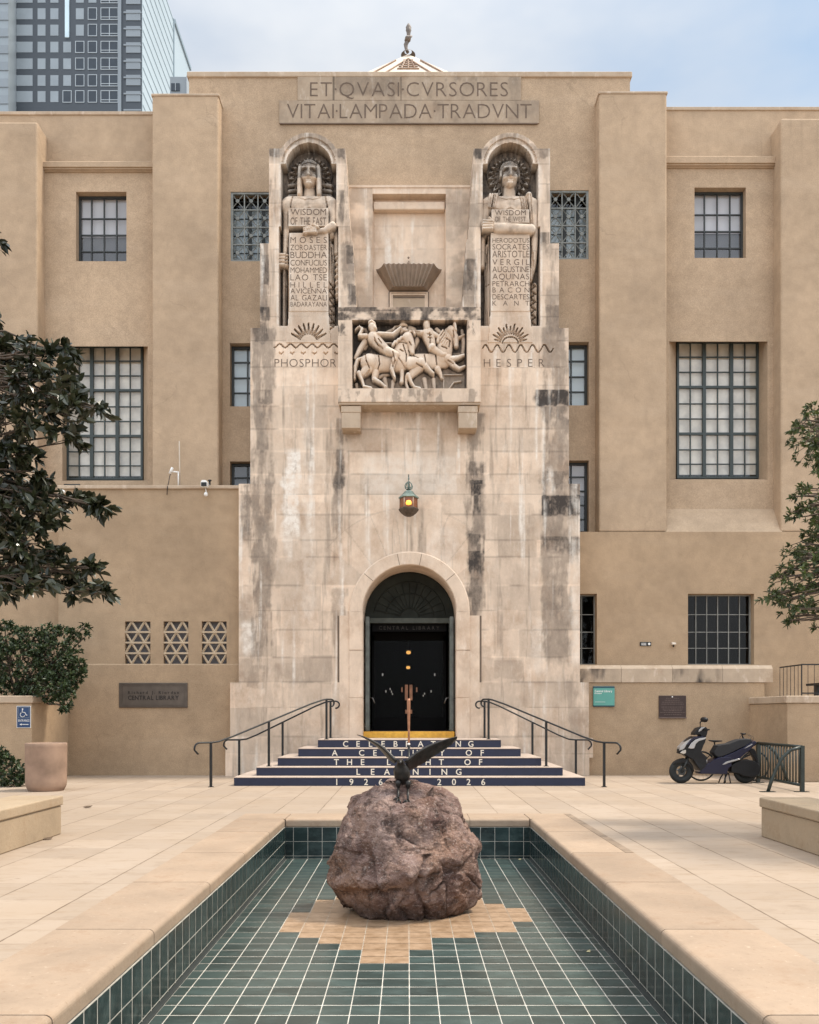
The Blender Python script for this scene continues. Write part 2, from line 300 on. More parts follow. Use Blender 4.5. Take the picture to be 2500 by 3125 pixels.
STUCCO = (0.43, 0.318, 0.218)
STONE = (0.685, 0.545, 0.422)
M = dict(
    stucco=make_stucco('tan_stucco', STUCCO),
    stucco_shaded=make_stucco('tan_stucco_shaded', (0.385, 0.277, 0.180)),  # darker copy of the stucco: light falloff on the low walls painted in
    stone=make_stone('limestone', STONE),
    band=make_stone('stone_band', (0.46, 0.36, 0.265)),
    coping=make_coping('coping_sandstone', (0.345, 0.255, 0.182)),
    bench=make_coping('bench_stone', (0.37, 0.283, 0.192)),
    plaza=make_plaza(), rock=make_rock(),
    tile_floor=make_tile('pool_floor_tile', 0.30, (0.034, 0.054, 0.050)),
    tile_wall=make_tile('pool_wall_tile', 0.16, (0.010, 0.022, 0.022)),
    grout=plain('pale_grout', (0.50, 0.47, 0.41), 0.9, var=0.25, scale=9),
    drain=plain('dark_channel', (0.025, 0.03, 0.028), 0.7),
    incised=plain('incised_letter', (0.135, 0.098, 0.074), 0.95, bump=0),
    dark_line=plain('dark_line_tone', (0.17, 0.128, 0.098), 0.95, bump=0),  # dark tone for joints, grooves and thin lines
    frame=plain('grey_green_steel', (0.038, 0.052, 0.052), 0.5, var=0.1),
    frame_dark=plain('dark_steel', (0.030, 0.034, 0.034), 0.5, var=0.1),
    frame_pale=plain('pale_steel', (0.24, 0.24, 0.22), 0.6, var=0.2),
    lattice=plain('grey_lattice', (0.21, 0.225, 0.215), 0.6, var=0.25),
    vent=plain('cast_stone_lattice', (0.46, 0.36, 0.25), 0.85, var=0.12),
    blind=plain('pale_blind', (0.80, 0.72, 0.63), 0.9, var=0.22, scale=2.6, bump=0),
    blind_blue=plain('pale_blue_blind', (0.62, 0.70, 0.74), 0.9, var=0.06, scale=1.0, bump=0),
    sheet_grey=plain('grey_sheet', (0.17, 0.165, 0.175), 0.9, var=0.15, scale=1.2, bump=0),
    sheet_violet=plain('lavender_sheet', (0.56, 0.53, 0.55), 0.9, var=0.12, scale=0.9, bump=0),
    glass=make_glass('window_glass', (0.94, 0.96, 0.96), 1.6),
    glass_dark=make_glass('dark_glass', (0.5, 0.5, 0.5), 1.24),
    glass_door=make_glass('door_glass', (0.7, 0.7, 0.7), 1.10),
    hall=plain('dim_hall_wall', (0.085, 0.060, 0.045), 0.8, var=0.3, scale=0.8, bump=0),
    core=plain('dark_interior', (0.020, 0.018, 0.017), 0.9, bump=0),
    iron=plain('black_iron', (0.018, 0.018, 0.018), 0.42, metal=0.3, var=0.3),
    rack=plain('green_black_iron', (0.024, 0.032, 0.028), 0.4, metal=0.2, var=0.3),
    bronze=plain('dark_bronze', (0.030, 0.027, 0.025), 0.36, metal=0.45, var=0.5, scale=14, bump=0.5),
    copper=plain('copper_post', (0.36, 0.17, 0.095), 0.45, metal=0.45, var=0.3, scale=9),
    door_metal=plain('patinated_door_metal', (0.13, 0.145, 0.135), 0.55, metal=0.2, var=0.35, scale=5),
    door_dark=plain('dark_green_bronze', (0.020, 0.023, 0.019), 0.7, metal=0.0, var=0.4, scale=3, bump=0.5, spec=0.2),
    door_black=plain('black_door_metal', (0.005, 0.0045, 0.0045), 0.6, var=0.2, spec=0.1),
    yellow=plain('worn_yellow_paint', (0.92, 0.44, 0.06), 0.7, var=0.22, scale=9),
    step=plain('step_stone', (0.42, 0.335, 0.275), 0.8, var=0.12, scale=4, bump=0.3),
    navy=plain('navy_vinyl', (0.011, 0.016, 0.042), 0.6, var=0.12, scale=8, bump=0.05),
    letter_white=plain('cream_vinyl', (0.74, 0.68, 0.57), 0.7, var=0.05, bump=0),
    sign_blue=plain('blue_enamel', (0.012, 0.045, 0.13), 0.4, var=0.05, bump=0),
    white=plain('white_paint', (0.78, 0.77, 0.74), 0.5, var=0.05, bump=0.02),
    teal=plain('teal_sign', (0.10, 0.32, 0.27), 0.45, var=0.06, bump=0),
    teal_dark=plain('dark_teal_edge', (0.015, 0.07, 0.09), 0.45, var=0.06, bump=0),
    plaque=plain('brown_bronze_plaque', (0.050, 0.030, 0.026), 0.45, metal=0.3, var=0.15),
    plaque_line=plain('plaque_raised_text', (0.14, 0.10, 0.085), 0.45, metal=0.3, var=0.15),
    nameplate=plain('grey_brown_bronze', (0.105, 0.083, 0.066), 0.55, metal=0.2, var=0.15),
    nameplate_text=plain('dark_plate_text', (0.018, 0.012, 0.010), 0.6, bump=0),
    pot=plain('terracotta_concrete', (0.30, 0.205, 0.150), 0.9, var=0.24, scale=2.5, bump=0.35, spec=0.2),
    soil=plain('soil', (0.05, 0.035, 0.025), 0.95),
    bark=plain('bark', (0.085, 0.062, 0.045), 0.9, var=0.3, scale=9, bump=0.6),
    leaf_big=make_leaf('magnolia_leaf', (0.010, 0.015, 0.007), (0.046, 0.052, 0.024), 0.30, 0.06),
    leaf_fine=make_leaf('fine_tree_leaf', (0.018, 0.030, 0.008), (0.085, 0.115, 0.030), 0.5, 0.2),
    leaf_bush=make_leaf('shrub_leaf', (0.010, 0.022, 0.008), (0.055, 0.085, 0.028), 0.45, 0.15),
    leaf_dry=plain('dry_leaf', (0.62, 0.54, 0.30), 0.8, bump=0),
    leaf_brown=plain('brown_leaf', (0.10, 0.065, 0.04), 0.8, bump=0),
    tyre=plain('rubber', (0.012, 0.014, 0.014), 0.75, var=0.2),
    rim=plain('alloy_rim', (0.22, 0.21, 0.20), 0.35, metal=0.8, var=0.1),
    scoot_black=plain('black_plastic', (0.008, 0.008, 0.009), 0.45, var=0.2, bump=0, spec=0.3),
    scoot_blue=plain('navy_paint', (0.010, 0.010, 0.028), 0.3, var=0.1, bump=0, spec=0.4),
    scoot_silver=plain('silver_trim', (0.40, 0.39, 0.385), 0.3, metal=0.5, var=0.08, bump=0),
    seat=plain('seat_vinyl', (0.013, 0.013, 0.015), 0.7, var=0.2),
    lamp_clear=plain('lamp_lens', (0.5, 0.46, 0.4), 0.15, var=0.1, bump=0),
    patina=plain('green_patina_copper', (0.17, 0.22, 0.19), 0.6, metal=0.2, var=0.35, scale=12),
    lantern_metal=plain('lantern_bronze', (0.085, 0.062, 0.045), 0.5, metal=0.3, var=0.3, scale=14),
    amber=plain('amber_glass', (0.22, 0.075, 0.03), 0.25, var=0.3, scale=10, bump=0),
    amber_glow=emit('lit_bulb', (1.0, 0.42, 0.06), 1.3),
    hall_glow=emit('hall_lamp', (1.0, 0.50, 0.13), 1.5),
    hall_white=emit('hall_small_lamp', (1.0, 0.92, 0.82), 0.45),
    tower_dark=plain('dark_granite_cladding', (0.042, 0.052, 0.064), 0.5, var=0.1, scale=0.08, bump=0),
    tower_mid=plain('grey_cladding', (0.22, 0.25, 0.275), 0.5, var=0.12, scale=0.05, bump=0),
    tower_glass_dark=plain('dark_window', (0.030, 0.040, 0.052), 0.2, var=0.2, scale=0.3, bump=0),
    tower_glass_pale=plain('pale_window', (0.25, 0.285, 0.31), 0.3, var=0.1, scale=0.2, bump=0),
    tower_glass_sky=plain('sky_blue_window', (0.55, 0.68, 0.74), 0.2, var=0.1, scale=0.2, bump=0),
    tower_side=plain('pale_curtain_wall', (0.42, 0.49, 0.52), 0.35, var=0.06, scale=0.03, bump=0),
    tower_line=plain('curtain_wall_line', (0.24, 0.30, 0.34), 0.5, var=0.05, scale=0.05, bump=0),
    tower_white=plain('white_window_trim', (0.36, 0.40, 0.43), 0.5, var=0.05, bump=0),
    pyr=plain('cream_roof_tile', (0.62, 0.52, 0.42), 0.6, var=0.12, scale=1.2, bump=0.1),
    pyr_line=plain('brown_mosaic', (0.27, 0.17, 0.11), 0.6, var=0.2, scale=2, bump=0),
    finial=plain('weathered_finial', (0.17, 0.14, 0.12), 0.6, var=0.4, scale=2.5),
    conduit=plain('pale_conduit', (0.55, 0.47, 0.38), 0.6),
)

# ------------------------------------------------------------------ mesh building
def origin_of(o):
    v = Vector((0, 0, 0))
    while o is not None:
        v += o.location; o = o.parent
    return v

def link(name, me, mat, parent=None, at=None):
    o = bpy.data.objects.new(name, me); COL.objects.link(o)
    if mat is not None and len(me.materials) == 0: me.materials.append(mat)
    if parent is not None: o.parent = parent
    if at is not None: o.location = at
    return o

class MB:
    def __init__(s): s.v, s.f, s.sm = [], [], []
    def add(s, vs, fs, smooth=False):
        n = len(s.v); s.v += [tuple(v) for v in vs]
        s.f += [tuple(i + n for i in f) for f in fs]; s.sm += [smooth]*len(fs)
        return s
    def box(s, x0, x1, y0, y1, z0, z1):
        return s.add([(x0,y0,z0),(x1,y0,z0),(x1,y1,z0),(x0,y1,z0),(x0,y0,z1),(x1,y0,z1),(x1,y1,z1),(x0,y1,z1)],
                     [(0,3,2,1),(4,5,6,7),(0,1,5,4),(1,2,6,5),(2,3,7,6),(3,0,4,7)])
    def prism(s, poly, a0, a1, axis='y', smooth=False):
        # poly: points in the two other axes (x,z for y; y,z for x; x,y for z)
        f = {'y': lambda p, a: (p[0], a, p[1]), 'x': lambda p, a: (a, p[0], p[1]), 'z': lambda p, a: (p[0], p[1], a)}[axis]
        n = len(poly); vs = [f(p, a0) for p in poly] + [f(p, a1) for p in poly]
        fs = [tuple(range(n)), tuple(range(2*n-1, n-1, -1))] + [(i, n+i, n+(i+1) % n, (i+1) % n) for i in range(n)]
        return s.add(vs, fs, smooth)
    def tube(s, pts, r, n=8, caps=True, flat=1.0):
        pts = [Vector(p) for p in pts]; m = len(pts)
        rs = [r]*m if isinstance(r, (int, float)) else list(r)
        t0 = (pts[1]-pts[0]).normalized()
        up = Vector((0, 0, 1)) if abs(t0.z) < 0.9 else Vector((0, 1, 0))
        a = t0.cross(up).normalized(); vs = []
        for i, p in enumerate(pts):
            t = (pts[min(i+1, m-1)] - pts[max(i-1, 0)])
            t = t.normalized() if t.length > 1e-9 else t0
            a = (a - t*a.dot(t)); a = a.normalized() if a.length > 1e-6 else t.cross(up).normalized()
            b = t.cross(a)
            for k in range(n):
                q = 2*math.pi*k/n
                vs.append(p + a*(math.cos(q)*rs[i]) + b*(math.sin(q)*rs[i]*flat))
        fs = []
        for i in range(m-1):
            for k in range(n):
                fs.append((i*n+k, i*n+(k+1) % n, (i+1)*n+(k+1) % n, (i+1)*n+k))
        s.add(vs, fs, n > 5)
        if caps:
            b0 = len(s.v) - m*n
            s.f += [tuple(b0+k for k in range(n-1, -1, -1)), tuple(b0+(m-1)*n+k for k in range(n))]; s.sm += [False, False]
        return s
    def bar(s, p, q, wx, wy=None):
        return s.tube([p, q], wx*0.7071, 4)
    def lathe(s, prof, c=(0, 0, 0), n=24, smooth=True, axis='z'):
        vs = []; m = len(prof)
        for r, z in prof:
            for k in range(n):
                a = 2*math.pi*k/n; u, v = r*math.cos(a), r*math.sin(a)
                p = (u, v, z) if axis == 'z' else ((u, z, v) if axis == 'y' else (z, u, v))
                vs.append((c[0]+p[0], c[1]+p[1], c[2]+p[2]))
        fs = [(i*n+k, i*n+(k+1) % n, (i+1)*n+(k+1) % n, (i+1)*n+k) for i in range(m-1) for k in range(n)]
        return s.add(vs, fs, smooth)
    def ball(s, c, r, nu=14, nv=10):
        if isinstance(r, (int, float)): r = (r, r, r)
        vs, fs = [], []
        for i in range(nv+1):
            t = math.pi*i/nv
            for k in range(nu):
                a = 2*math.pi*k/nu
                vs.append((c[0]+r[0]*math.sin(t)*math.cos(a), c[1]+r[1]*math.sin(t)*math.sin(a), c[2]+r[2]*math.cos(t)))
        for i in range(nv):
            for k in range(nu):
                fs.append((i*nu+k, (i+1)*nu+k, (i+1)*nu+(k+1) % nu, i*nu+(k+1) % nu))
        return s.add(vs, fs, True)
    def build(s, name, mat, parent=None, at=None, bevel=0.0, seg=1):
        o0 = Vector(at) if at is not None else (origin_of(parent) if parent is not None else Vector((0, 0, 0)))
        me = bpy.data.meshes.new(name)
        me.from_pydata([(x-o0.x, y-o0.y, z-o0.z) for x, y, z in s.v], [], s.f)
        me.polygons.foreach_set('use_smooth', s.sm); me.update()
        o = link(name, me, mat, parent, at if parent is None else None)
        if bevel > 0:
            b = o.modifiers.new('bevel', 'BEVEL'); b.width = bevel; b.segments = seg; b.limit_method = 'ANGLE'; b.angle_limit = R(40)
        return o

def arr_mesh(name, mat, V, F, parent=None, at=None, attrs=None, smooth=False):
    """V (n,3) world coordinates, F (m,k) one face size."""
    o0 = Vector(at) if at is not None else (origin_of(parent) if parent is not None else Vector((0, 0, 0)))
    V = np.asarray(V, dtype=np.float64) - np.array(o0)[None, :]
    me = bpy.data.meshes.new(name)
    n, (m, k) = len(V), F.shape
    me.vertices.add(n); me.vertices.foreach_set('co', V.astype(np.float32).ravel())
    me.loops.add(m*k); me.loops.foreach_set('vertex_index', F.astype(np.int32).ravel())
    me.polygons.add(m); me.polygons.foreach_set('loop_start', (np.arange(m)*k).astype(np.int32))
    me.polygons.foreach_set('loop_total', np.full(m, k, dtype=np.int32))
    me.polygons.foreach_set('use_smooth', np.full(m, smooth, dtype=bool))
    me.update(calc_edges=True)
    for an, av in (attrs or {}).items():
        dom = 'POINT' if len(av) == n else 'FACE'
        a = me.attributes.new(an, 'FLOAT', dom); a.data.foreach_set('value', np.asarray(av, dtype=np.float32))
    me.validate()
    return link(name, me, mat, parent, at if parent is None else None)

def hf(name, mat, parent, xs, zs, Y, keep=None, yback=None, attrs=None, smooth=False):
    """A carved slab: depth Y[z, x] over the grid xs, zs (ascending), cells kept by keep, its rim carried back to yback."""
    nx, nz = len(xs), len(zs)
    XX, ZZ = np.meshgrid(xs, zs)
    V = np.stack([XX, Y, ZZ], -1).reshape(-1, 3)
    if keep is None: keep = np.ones((nz-1, nx-1), bool)
    idx = np.arange(nx*nz).reshape(nz, nx)
    a, b, c, d = idx[:-1, :-1], idx[:-1, 1:], idx[1:, 1:], idx[1:, :-1]
    F = [np.stack([a, b, c, d], -1)[keep]]
    at = {k: v.reshape(-1) for k, v in (attrs or {}).items()}
    if yback is not None:
        K = np.pad(keep, 1)
        E = []
        lo = keep & ~K[:-2, 1:-1]; E.append(np.stack([b[lo], a[lo]], -1))
        hi = keep & ~K[2:, 1:-1]; E.append(np.stack([d[hi], c[hi]], -1))
        le = keep & ~K[1:-1, :-2]; E.append(np.stack([a[le], d[le]], -1))
        ri = keep & ~K[1:-1, 2:]; E.append(np.stack([c[ri], b[ri]], -1))
        E = np.concatenate(E)
        n0 = len(V); VB = V.copy(); VB[:, 1] = yback
        used = np.unique(E); remap = np.full(n0, -1); remap[used] = n0 + np.arange(len(used))
        V = np.concatenate([V, VB[used]])
        F.append(np.stack([E[:, 0], E[:, 1], remap[E[:, 1]], remap[E[:, 0]]], -1))
        at = {k: np.concatenate([v, v[used]]) for k, v in at.items()}
    F = np.concatenate(F)
    used = np.unique(F); remap = np.zeros(len(V), int); remap[used] = np.arange(len(used))
    return arr_mesh(name, mat, V[used], remap[F], parent, None, {k: v[used] for k, v in at.items()}, smooth)

def vnoise(x, z, scale, seed, octv=4, rough=0.55):
    """smooth value noise in [0,1] on arrays"""
    out = np.zeros(np.broadcast(x, z).shape); amp, tot = 1.0, 0.0
    for o in range(octv):
        g = np.random.RandomState(seed*31+o).rand(64, 64)
        u, v = x*scale*(2**o) + 17.3*o, z*scale*(2**o) + 9.1*o
        iu, iv = np.floor(u).astype(int), np.floor(v).astype(int)
        fu, fv = u-iu, v-iv; fu = fu*fu*(3-2*fu); fv = fv*fv*(3-2*fv)
        i0, i1, j0, j1 = iu % 64, (iu+1) % 64, iv % 64, (iv+1) % 64
        out = out + amp*((g[i0, j0]*(1-fu)+g[i1, j0]*fu)*(1-fv) + (g[i0, j1]*(1-fu)+g[i1, j1]*fu)*fv)
        tot += amp; amp *= rough
    return out/tot

def sstep(a, b, x):
    t = np.clip((x-a)/(b-a), 0, 1); return t*t*(3-2*t)

def tag(o, label=None, cat=None, group=None, kind=None):
    if label: o['label'] = label
    if cat: o['category'] = cat
    if group: o['group'] = group
    if kind: o['kind'] = kind
    return o

def thing(name, label, cat, loc=(0, 0, 0), group=None, rz=0.0):
    o = bpy.data.objects.new(name, None); COL.objects.link(o)
    o.empty_display_size = 0.2
    o.location = loc; o.rotation_euler = (0, 0, rz)
    return tag(o, label, cat, group)

def copy_tree(o, parent=None):
    c = o.copy(); COL.objects.link(c); c.parent = parent
    for ch in list(o.children): copy_tree(ch, c)
    return c

# ------------------------------------------------------------------ lettering from the built-in font
_gl = {}
def glyphs(chars, offset):
    need = [c for c in dict.fromkeys(chars) if (c, offset) not in _gl and c != ' ']
    if not need: return
    tmp = []
    for c in need:
        cu = bpy.data.curves.new('glyph', 'FONT'); cu.body = c; cu.size = 1.0; cu.resolution_u = 3
        cu.offset = offset; cu.extrude = 0.5; cu.fill_mode = 'BOTH'
        ob = bpy.data.objects.new('glyph', cu); COL.objects.link(ob); tmp.append((c, ob))
    bpy.context.view_layer.update()
    dg = bpy.context.evaluated_depsgraph_get()
    for c, ob in tmp:
        me = ob.evaluated_get(dg).to_mesh()
        vs = [tuple(v.co) for v in me.vertices]; fs = [tuple(p.vertices) for p in me.polygons]
        ob.evaluated_get(dg).to_mesh_clear()
        xs = [v[0] for v in vs] or [0]
        _gl[(c, offset)] = (vs, fs, min(xs), max(xs))
    for c, ob in tmp:
        cu = ob.data; bpy.data.objects.remove(ob); bpy.data.curves.remove(cu)

CAP = 0.70
def lettering(mb, s, x0, x1, z0, z1, yf, depth, offset=0.0, pitch=False, face=None, maxw=1.35, justify=True):
    """letters of s between x0..x1, z0..z1, their faces at y = yf, going back by depth.
    pitch: equal steps between letter centres; face(x, y, z) may turn the result."""
    glyphs(s, offset)
    h = (z1-z0)/CAP
    cs = [(c, _gl.get((c, offset))) for c in s]
    wd = [(g[3]-g[2]) if g else 0.28 for _, g in cs]
    n = len(s); nat = sum(wd) + 0.10*(n-1)
    sx = h
    if nat*h > (x1-x0): sx = (x1-x0)/nat
    sx = min(sx, h*maxw)
    gap = ((x1-x0) - sum(wd)*sx)/max(1, n-1) if justify else 0.10*sx
    if not justify: x0 = (x0+x1)/2 - (sum(wd)*sx + gap*(n-1))/2
    x = x0
    for i, (c, g) in enumerate(cs):
        if pitch:
            st = (x1-x0)/max(1, n-1); cx = x0 + st*i
            ox = cx - wd[i]*sx/2
        else:
            ox = x
        if g:
            vs = [(ox + (v[0]-g[2])*sx, yf + (0.5-v[2])*depth, z0 + v[1]*h) for v in g[0]]
            if face: vs = [face(*v) for v in vs]
            mb.add(vs, g[1])
        x += wd[i]*sx + gap
    return mb
# ================================================================== THE SETTING: plaza and the sunken fountain pool
POOL_HW, COP_HW = 1.77, 2.46             # half widths: tile wall, outside of coping
POOL_Y0, POOL_Y1, COP_Y0, COP_Y1 = 2.9, 12.48, 2.3, 13.15
POOL_Z = -0.57; TS = 0.2075
g = MB()
for x0, x1, y0, y1 in ((-160, -COP_HW, -60, 420), (COP_HW, 160, -60, 420), (-COP_HW, COP_HW, -60, COP_Y0), (-COP_HW, COP_HW, COP_Y1, 420)):
    g.add([(x0, y0, 0), (x1, y0, 0), (x1, y1, 0), (x0, y1, 0)], [(0, 1, 2, 3)])
tag(g.build('plaza_ground', M['plaza']), kind='structure')

pool = thing('fountain_pool', 'sunken rectangular fountain pool lined with dark green tiles and edged with pale stone', 'pool', (0, 7.7, POOL_Z))
# coping: slabs with rounded inner lips, 6 mm joints, a tone of their own
cv, cf, ct = [], [], []
def coping_slab(pf, a0, a1, tone):
    prof = [(COP_HW, 0.006), (1.812, 0.006)]
    for k in range(1, 6):
        a = R(90)*k/5; prof.append((1.812-0.042*math.sin(a), 0.006-0.036*(1-math.cos(a))))
    prof += [(1.77, -0.100), (1.785, -0.113), (COP_HW, -0.113)]
    n = len(prof); b = len(cv); m = 6
    for j in range(m+1):
        a = a0 + (a1-a0)*j/m
        for q in prof: cv.append(pf(q[0], a, q[1])); ct.append(tone)
    for j in range(m):
        for i in range(n):
            cf.append((b+j*n+i, b+j*n+(i+1) % n, b+(j+1)*n+(i+1) % n, b+(j+1)*n+i))
    c0 = len(cv)
    for j in (0, m):
        for i in range(n-1): cf.append((b+j*n, b+j*n+i, b+j*n+i+1, b+j*n+i+1))
ys = [POOL_Y0, 4.31, 6.04, 7.75, 9.41, 11.1, 12.48]
rnd.seed(3)
for s in (-1, 1):
    for k in range(len(ys)-1):
        coping_slab(lambda d, a, z, s=s: (s*d, a, z), ys[k]+0.006, ys[k+1]-0.006, rnd.uniform(-0.12, 0.08))
xs_ = [-1.76, -0.86, 0.0, 0.9, 1.76]
for k in range(4):
    coping_slab(lambda d, a, z: (a, POOL_Y1 + (d-1.77), z), xs_[k]+0.003, xs_[k+1]-0.003, rnd.uniform(-0.05, 0.05))
    coping_slab(lambda d, a, z: (a, POOL_Y0 - (d-1.77), z), xs_[k]+0.003, xs_[k+1]-0.003, rnd.uniform(-0.05, 0.05))
for s in (-1, 1):                                                   # corner slabs
    for y0, y1 in ((POOL_Y1+0.003, COP_Y1), (COP_Y0, POOL_Y0-0.003)):
        b = len(cv); x0, x1 = sorted((s*1.77, s*COP_HW)); t = rnd.uniform(-0.05, 0.05)
        for z in (-0.113, 0.006):
            for x, y in ((x0, y0), (x1, y0), (x1, y1), (x0, y1)): cv.append((x, y, z)); ct.append(t)
        for f in ((0, 3, 2, 1), (4, 5, 6, 7), (0, 1, 5, 4), (1, 2, 6, 5), (2, 3, 7, 6), (3, 0, 4, 7)): cf.append(tuple(i+b for i in f))
fc = [tuple(dict.fromkeys(f)) for f in cf]; fc = [f for f in fc if len(f) >= 3]
o0 = origin_of(pool)
me = bpy.data.meshes.new('coping'); me.from_pydata([(x-o0.x, y-o0.y, z-o0.z) for x, y, z in cv], [], fc)
a = me.attributes.new('tone', 'FLOAT', 'POINT'); a.data.foreach_set('value', ct)
link('coping', me, M['coping'], pool)

MB().box(2.37, 2.463, 9.42, 13.1, 0.0065, 0.0095).build('edge_strip', plain('dark_worn_strip', (0.235, 0.172, 0.12), 0.9, var=.3, scale=5), pool)
# tiles, each one a raised square; the diamond of tan tiles lies round the boulder
def tan_at(c, r):
    lim = {6: (-2, -1), 7: (-2, -1), 8: (-3, 0), 9: (-4, 0), 10: (-5, 2), 11: (-6, 4), 12: (-6, 4), 13: (-6, 5), 14: (-6, 5), 15: (-5, 5), 16: (-5, 4), 17: (-5, 3), 18: (-4, 3), 19: (-4, 2), 20: (-3, 1), 21: (-2, 1)}
    return r in lim and lim[r][0] <= c <= lim[r][1]
tv, tf, tt, ta = [], [], [], []
def tile(p, u, v, tone, tan, gap=0.0055, gv=None):
    p, u, v = Vector(p), Vector(u), Vector(v); b = len(tv)
    du, dv = u.normalized()*gap, v.normalized()*(gv or gap)
    for q in (p+du+dv, p+u-du+dv, p+u+v-du-dv, p+v+du-dv): tv.append(tuple(q)); tt.append(tone); ta.append(tan)
    tf.append((b, b+1, b+2, b+3))
rnd.seed(11)
X0C, Y0C = 0.014, 5.97
FL0, FL1 = -1.742, 1.742
def flush(name, mat):
    global tv, tf, tt, ta
    o = arr_mesh(name, mat, np.array(tv), np.array(tf), pool, None, {'tone': np.array(tt), 'tan': np.array(ta)})
    tv, tf, tt, ta = [], [], [], []
    return o
for r in range(-15, 32):
    y0, y1 = Y0C+r*TS, Y0C+(r+1)*TS
    y0, y1 = max(y0, POOL_Y0), min(y1, POOL_Y1)
    if y1-y0 < 0.03: continue
    for c in range(-10, 10):
        x0, x1 = max(X0C+c*TS, FL0), min(X0C+(c+1)*TS, FL1)
        if x1-x0 < 0.03: continue
        tn = 1.0 if tan_at(c, r) else 0.0
        tile((x0, y0, POOL_Z), (x1-x0, 0, 0), (0, y1-y0, 0), rnd.uniform(-0.5, 0.5), tn, 0.0042 if tn < .5 else 0.0024, 0.0092 if tn < .5 else 0.0045)
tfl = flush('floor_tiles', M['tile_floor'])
gb = MB().box(-1.775, 1.775, POOL_Y0-0.004, POOL_Y1+0.004, POOL_Z-0.1, POOL_Z-0.003)
gb.build('floor_grout', M['grout'], pool)
dr = MB()
for s in (-1, 1):
    dr.prism([(s*1.742, POOL_Z-0.002), (s*1.744, POOL_Z+0.004), (s*1.755, POOL_Z+0.006), (s*1.766, POOL_Z+0.030), (s*1.771, POOL_Z-0.002)], POOL_Y0, POOL_Y1-0.002, 'y')
dr.build('drain_edge', M['drain'], pool)
rows = [(-0.113-TS, -0.113), (-0.113-2*TS, -0.113-TS), (POOL_Z, -0.113-2*TS)]
for z0, z1 in rows:
    for c in range(-10, 10):
        x0, x1 = max(X0C+c*TS, -1.77), min(X0C+(c+1)*TS, 1.77)
        if x1-x0 > 0.03:
            tile((x0, POOL_Y1-0.003, z0), (x1-x0, 0, 0), (0, 0, z1-z0), rnd.uniform(-0.5, 0.5), 0, 0.004)
    for s in (-1, 1):
        for r in range(-15, 32):
            y0, y1 = max(Y0C+r*TS, POOL_Y0), min(Y0C+(r+1)*TS, POOL_Y1)
            if y1-y0 > 0.03: tile((s*1.767, y0, z0), (0, y1-y0, 0), (0, 0, z1-z0), rnd.uniform(-0.5, 0.5), 0, 0.0095, 0.0045)
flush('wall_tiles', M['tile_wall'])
wb = MB()
wb.box(-2.0, -1.770, POOL_Y0, POOL_Y1+0.2, POOL_Z-0.1, -0.1145); wb.box(1.770, 2.0, POOL_Y0, POOL_Y1+0.2, POOL_Z-0.1, -0.1145)
wb.box(-1.769, 1.769, POOL_Y1, POOL_Y1+0.2, POOL_Z-0.1, -0.1145); wb.box(-2.0, 2.0, POOL_Y0-0.2, POOL_Y0-0.001, POOL_Z-0.1, -0.1145)
wb.build('wall_grout', M['grout'], pool)

# ================================================================== THE LIBRARY
YL, YP, YR, YT = 21.57, 22.0, 22.46, 21.35
lib = thing('library_building', 'tan stucco library with carved limestone entrance front, statues and Latin inscription', 'building', (0, 22.0, 0))

def wall_holes(mb, x0, x1, z0, z1, Y, holes):
    """front sheet with openings; a hole is (x0, x1, z0, z1, depth, (bx0, bx1, bz0, bz1) or None): its reveals run back to that rectangle"""
    xs = sorted({x0, x1, *[h[0] for h in holes], *[h[1] for h in holes]}); zs = sorted({z0, z1, *[h[2] for h in holes], *[h[3] for h in holes]})
    xs = [x for x in xs if x0 <= x <= x1]; zs = [z for z in zs if z0 <= z <= z1]
    for i in range(len(xs)-1):
        for j in range(len(zs)-1):
            cx, cz = (xs[i]+xs[i+1])/2, (zs[j]+zs[j+1])/2
            if any(h[0] < cx < h[1] and h[2] < cz < h[3] for h in holes): continue
            mb.add([(xs[i], Y, zs[j]), (xs[i+1], Y, zs[j]), (xs[i+1], Y, zs[j+1]), (xs[i], Y, zs[j+1])], [(0, 1, 2, 3)])
    for h in holes:
        a = h[:4]; b = h[5] or a; d = h[4]
        F = [(a[0], Y, a[2]), (a[1], Y, a[2]), (a[1], Y, a[3]), (a[0], Y, a[3])]
        B = [(b[0], Y+d, b[2]), (b[1], Y+d, b[2]), (b[1], Y+d, b[3]), (b[0], Y+d, b[3])]
        mb.add(F+B, [(1, 0, 4, 5), (2, 1, 5, 6), (3, 2, 6, 7), (0, 3, 7, 4)])
    return mb

def hole(px0, px1, py0, py1, Y, d, back=None):
    """opening from photo pixels on plane Y; back gives the pixel rectangle at its bottom, measured on plane Y+d"""
    r = (PX(px0, Y), PX(px1, Y), PZ(py1, Y), PZ(py0, Y))
    b = None
    if back: b = (PX(back[0], Y+d), PX(back[1], Y+d), PZ(back[3], Y+d), PZ(back[2], Y+d))
    return r + (d, b)

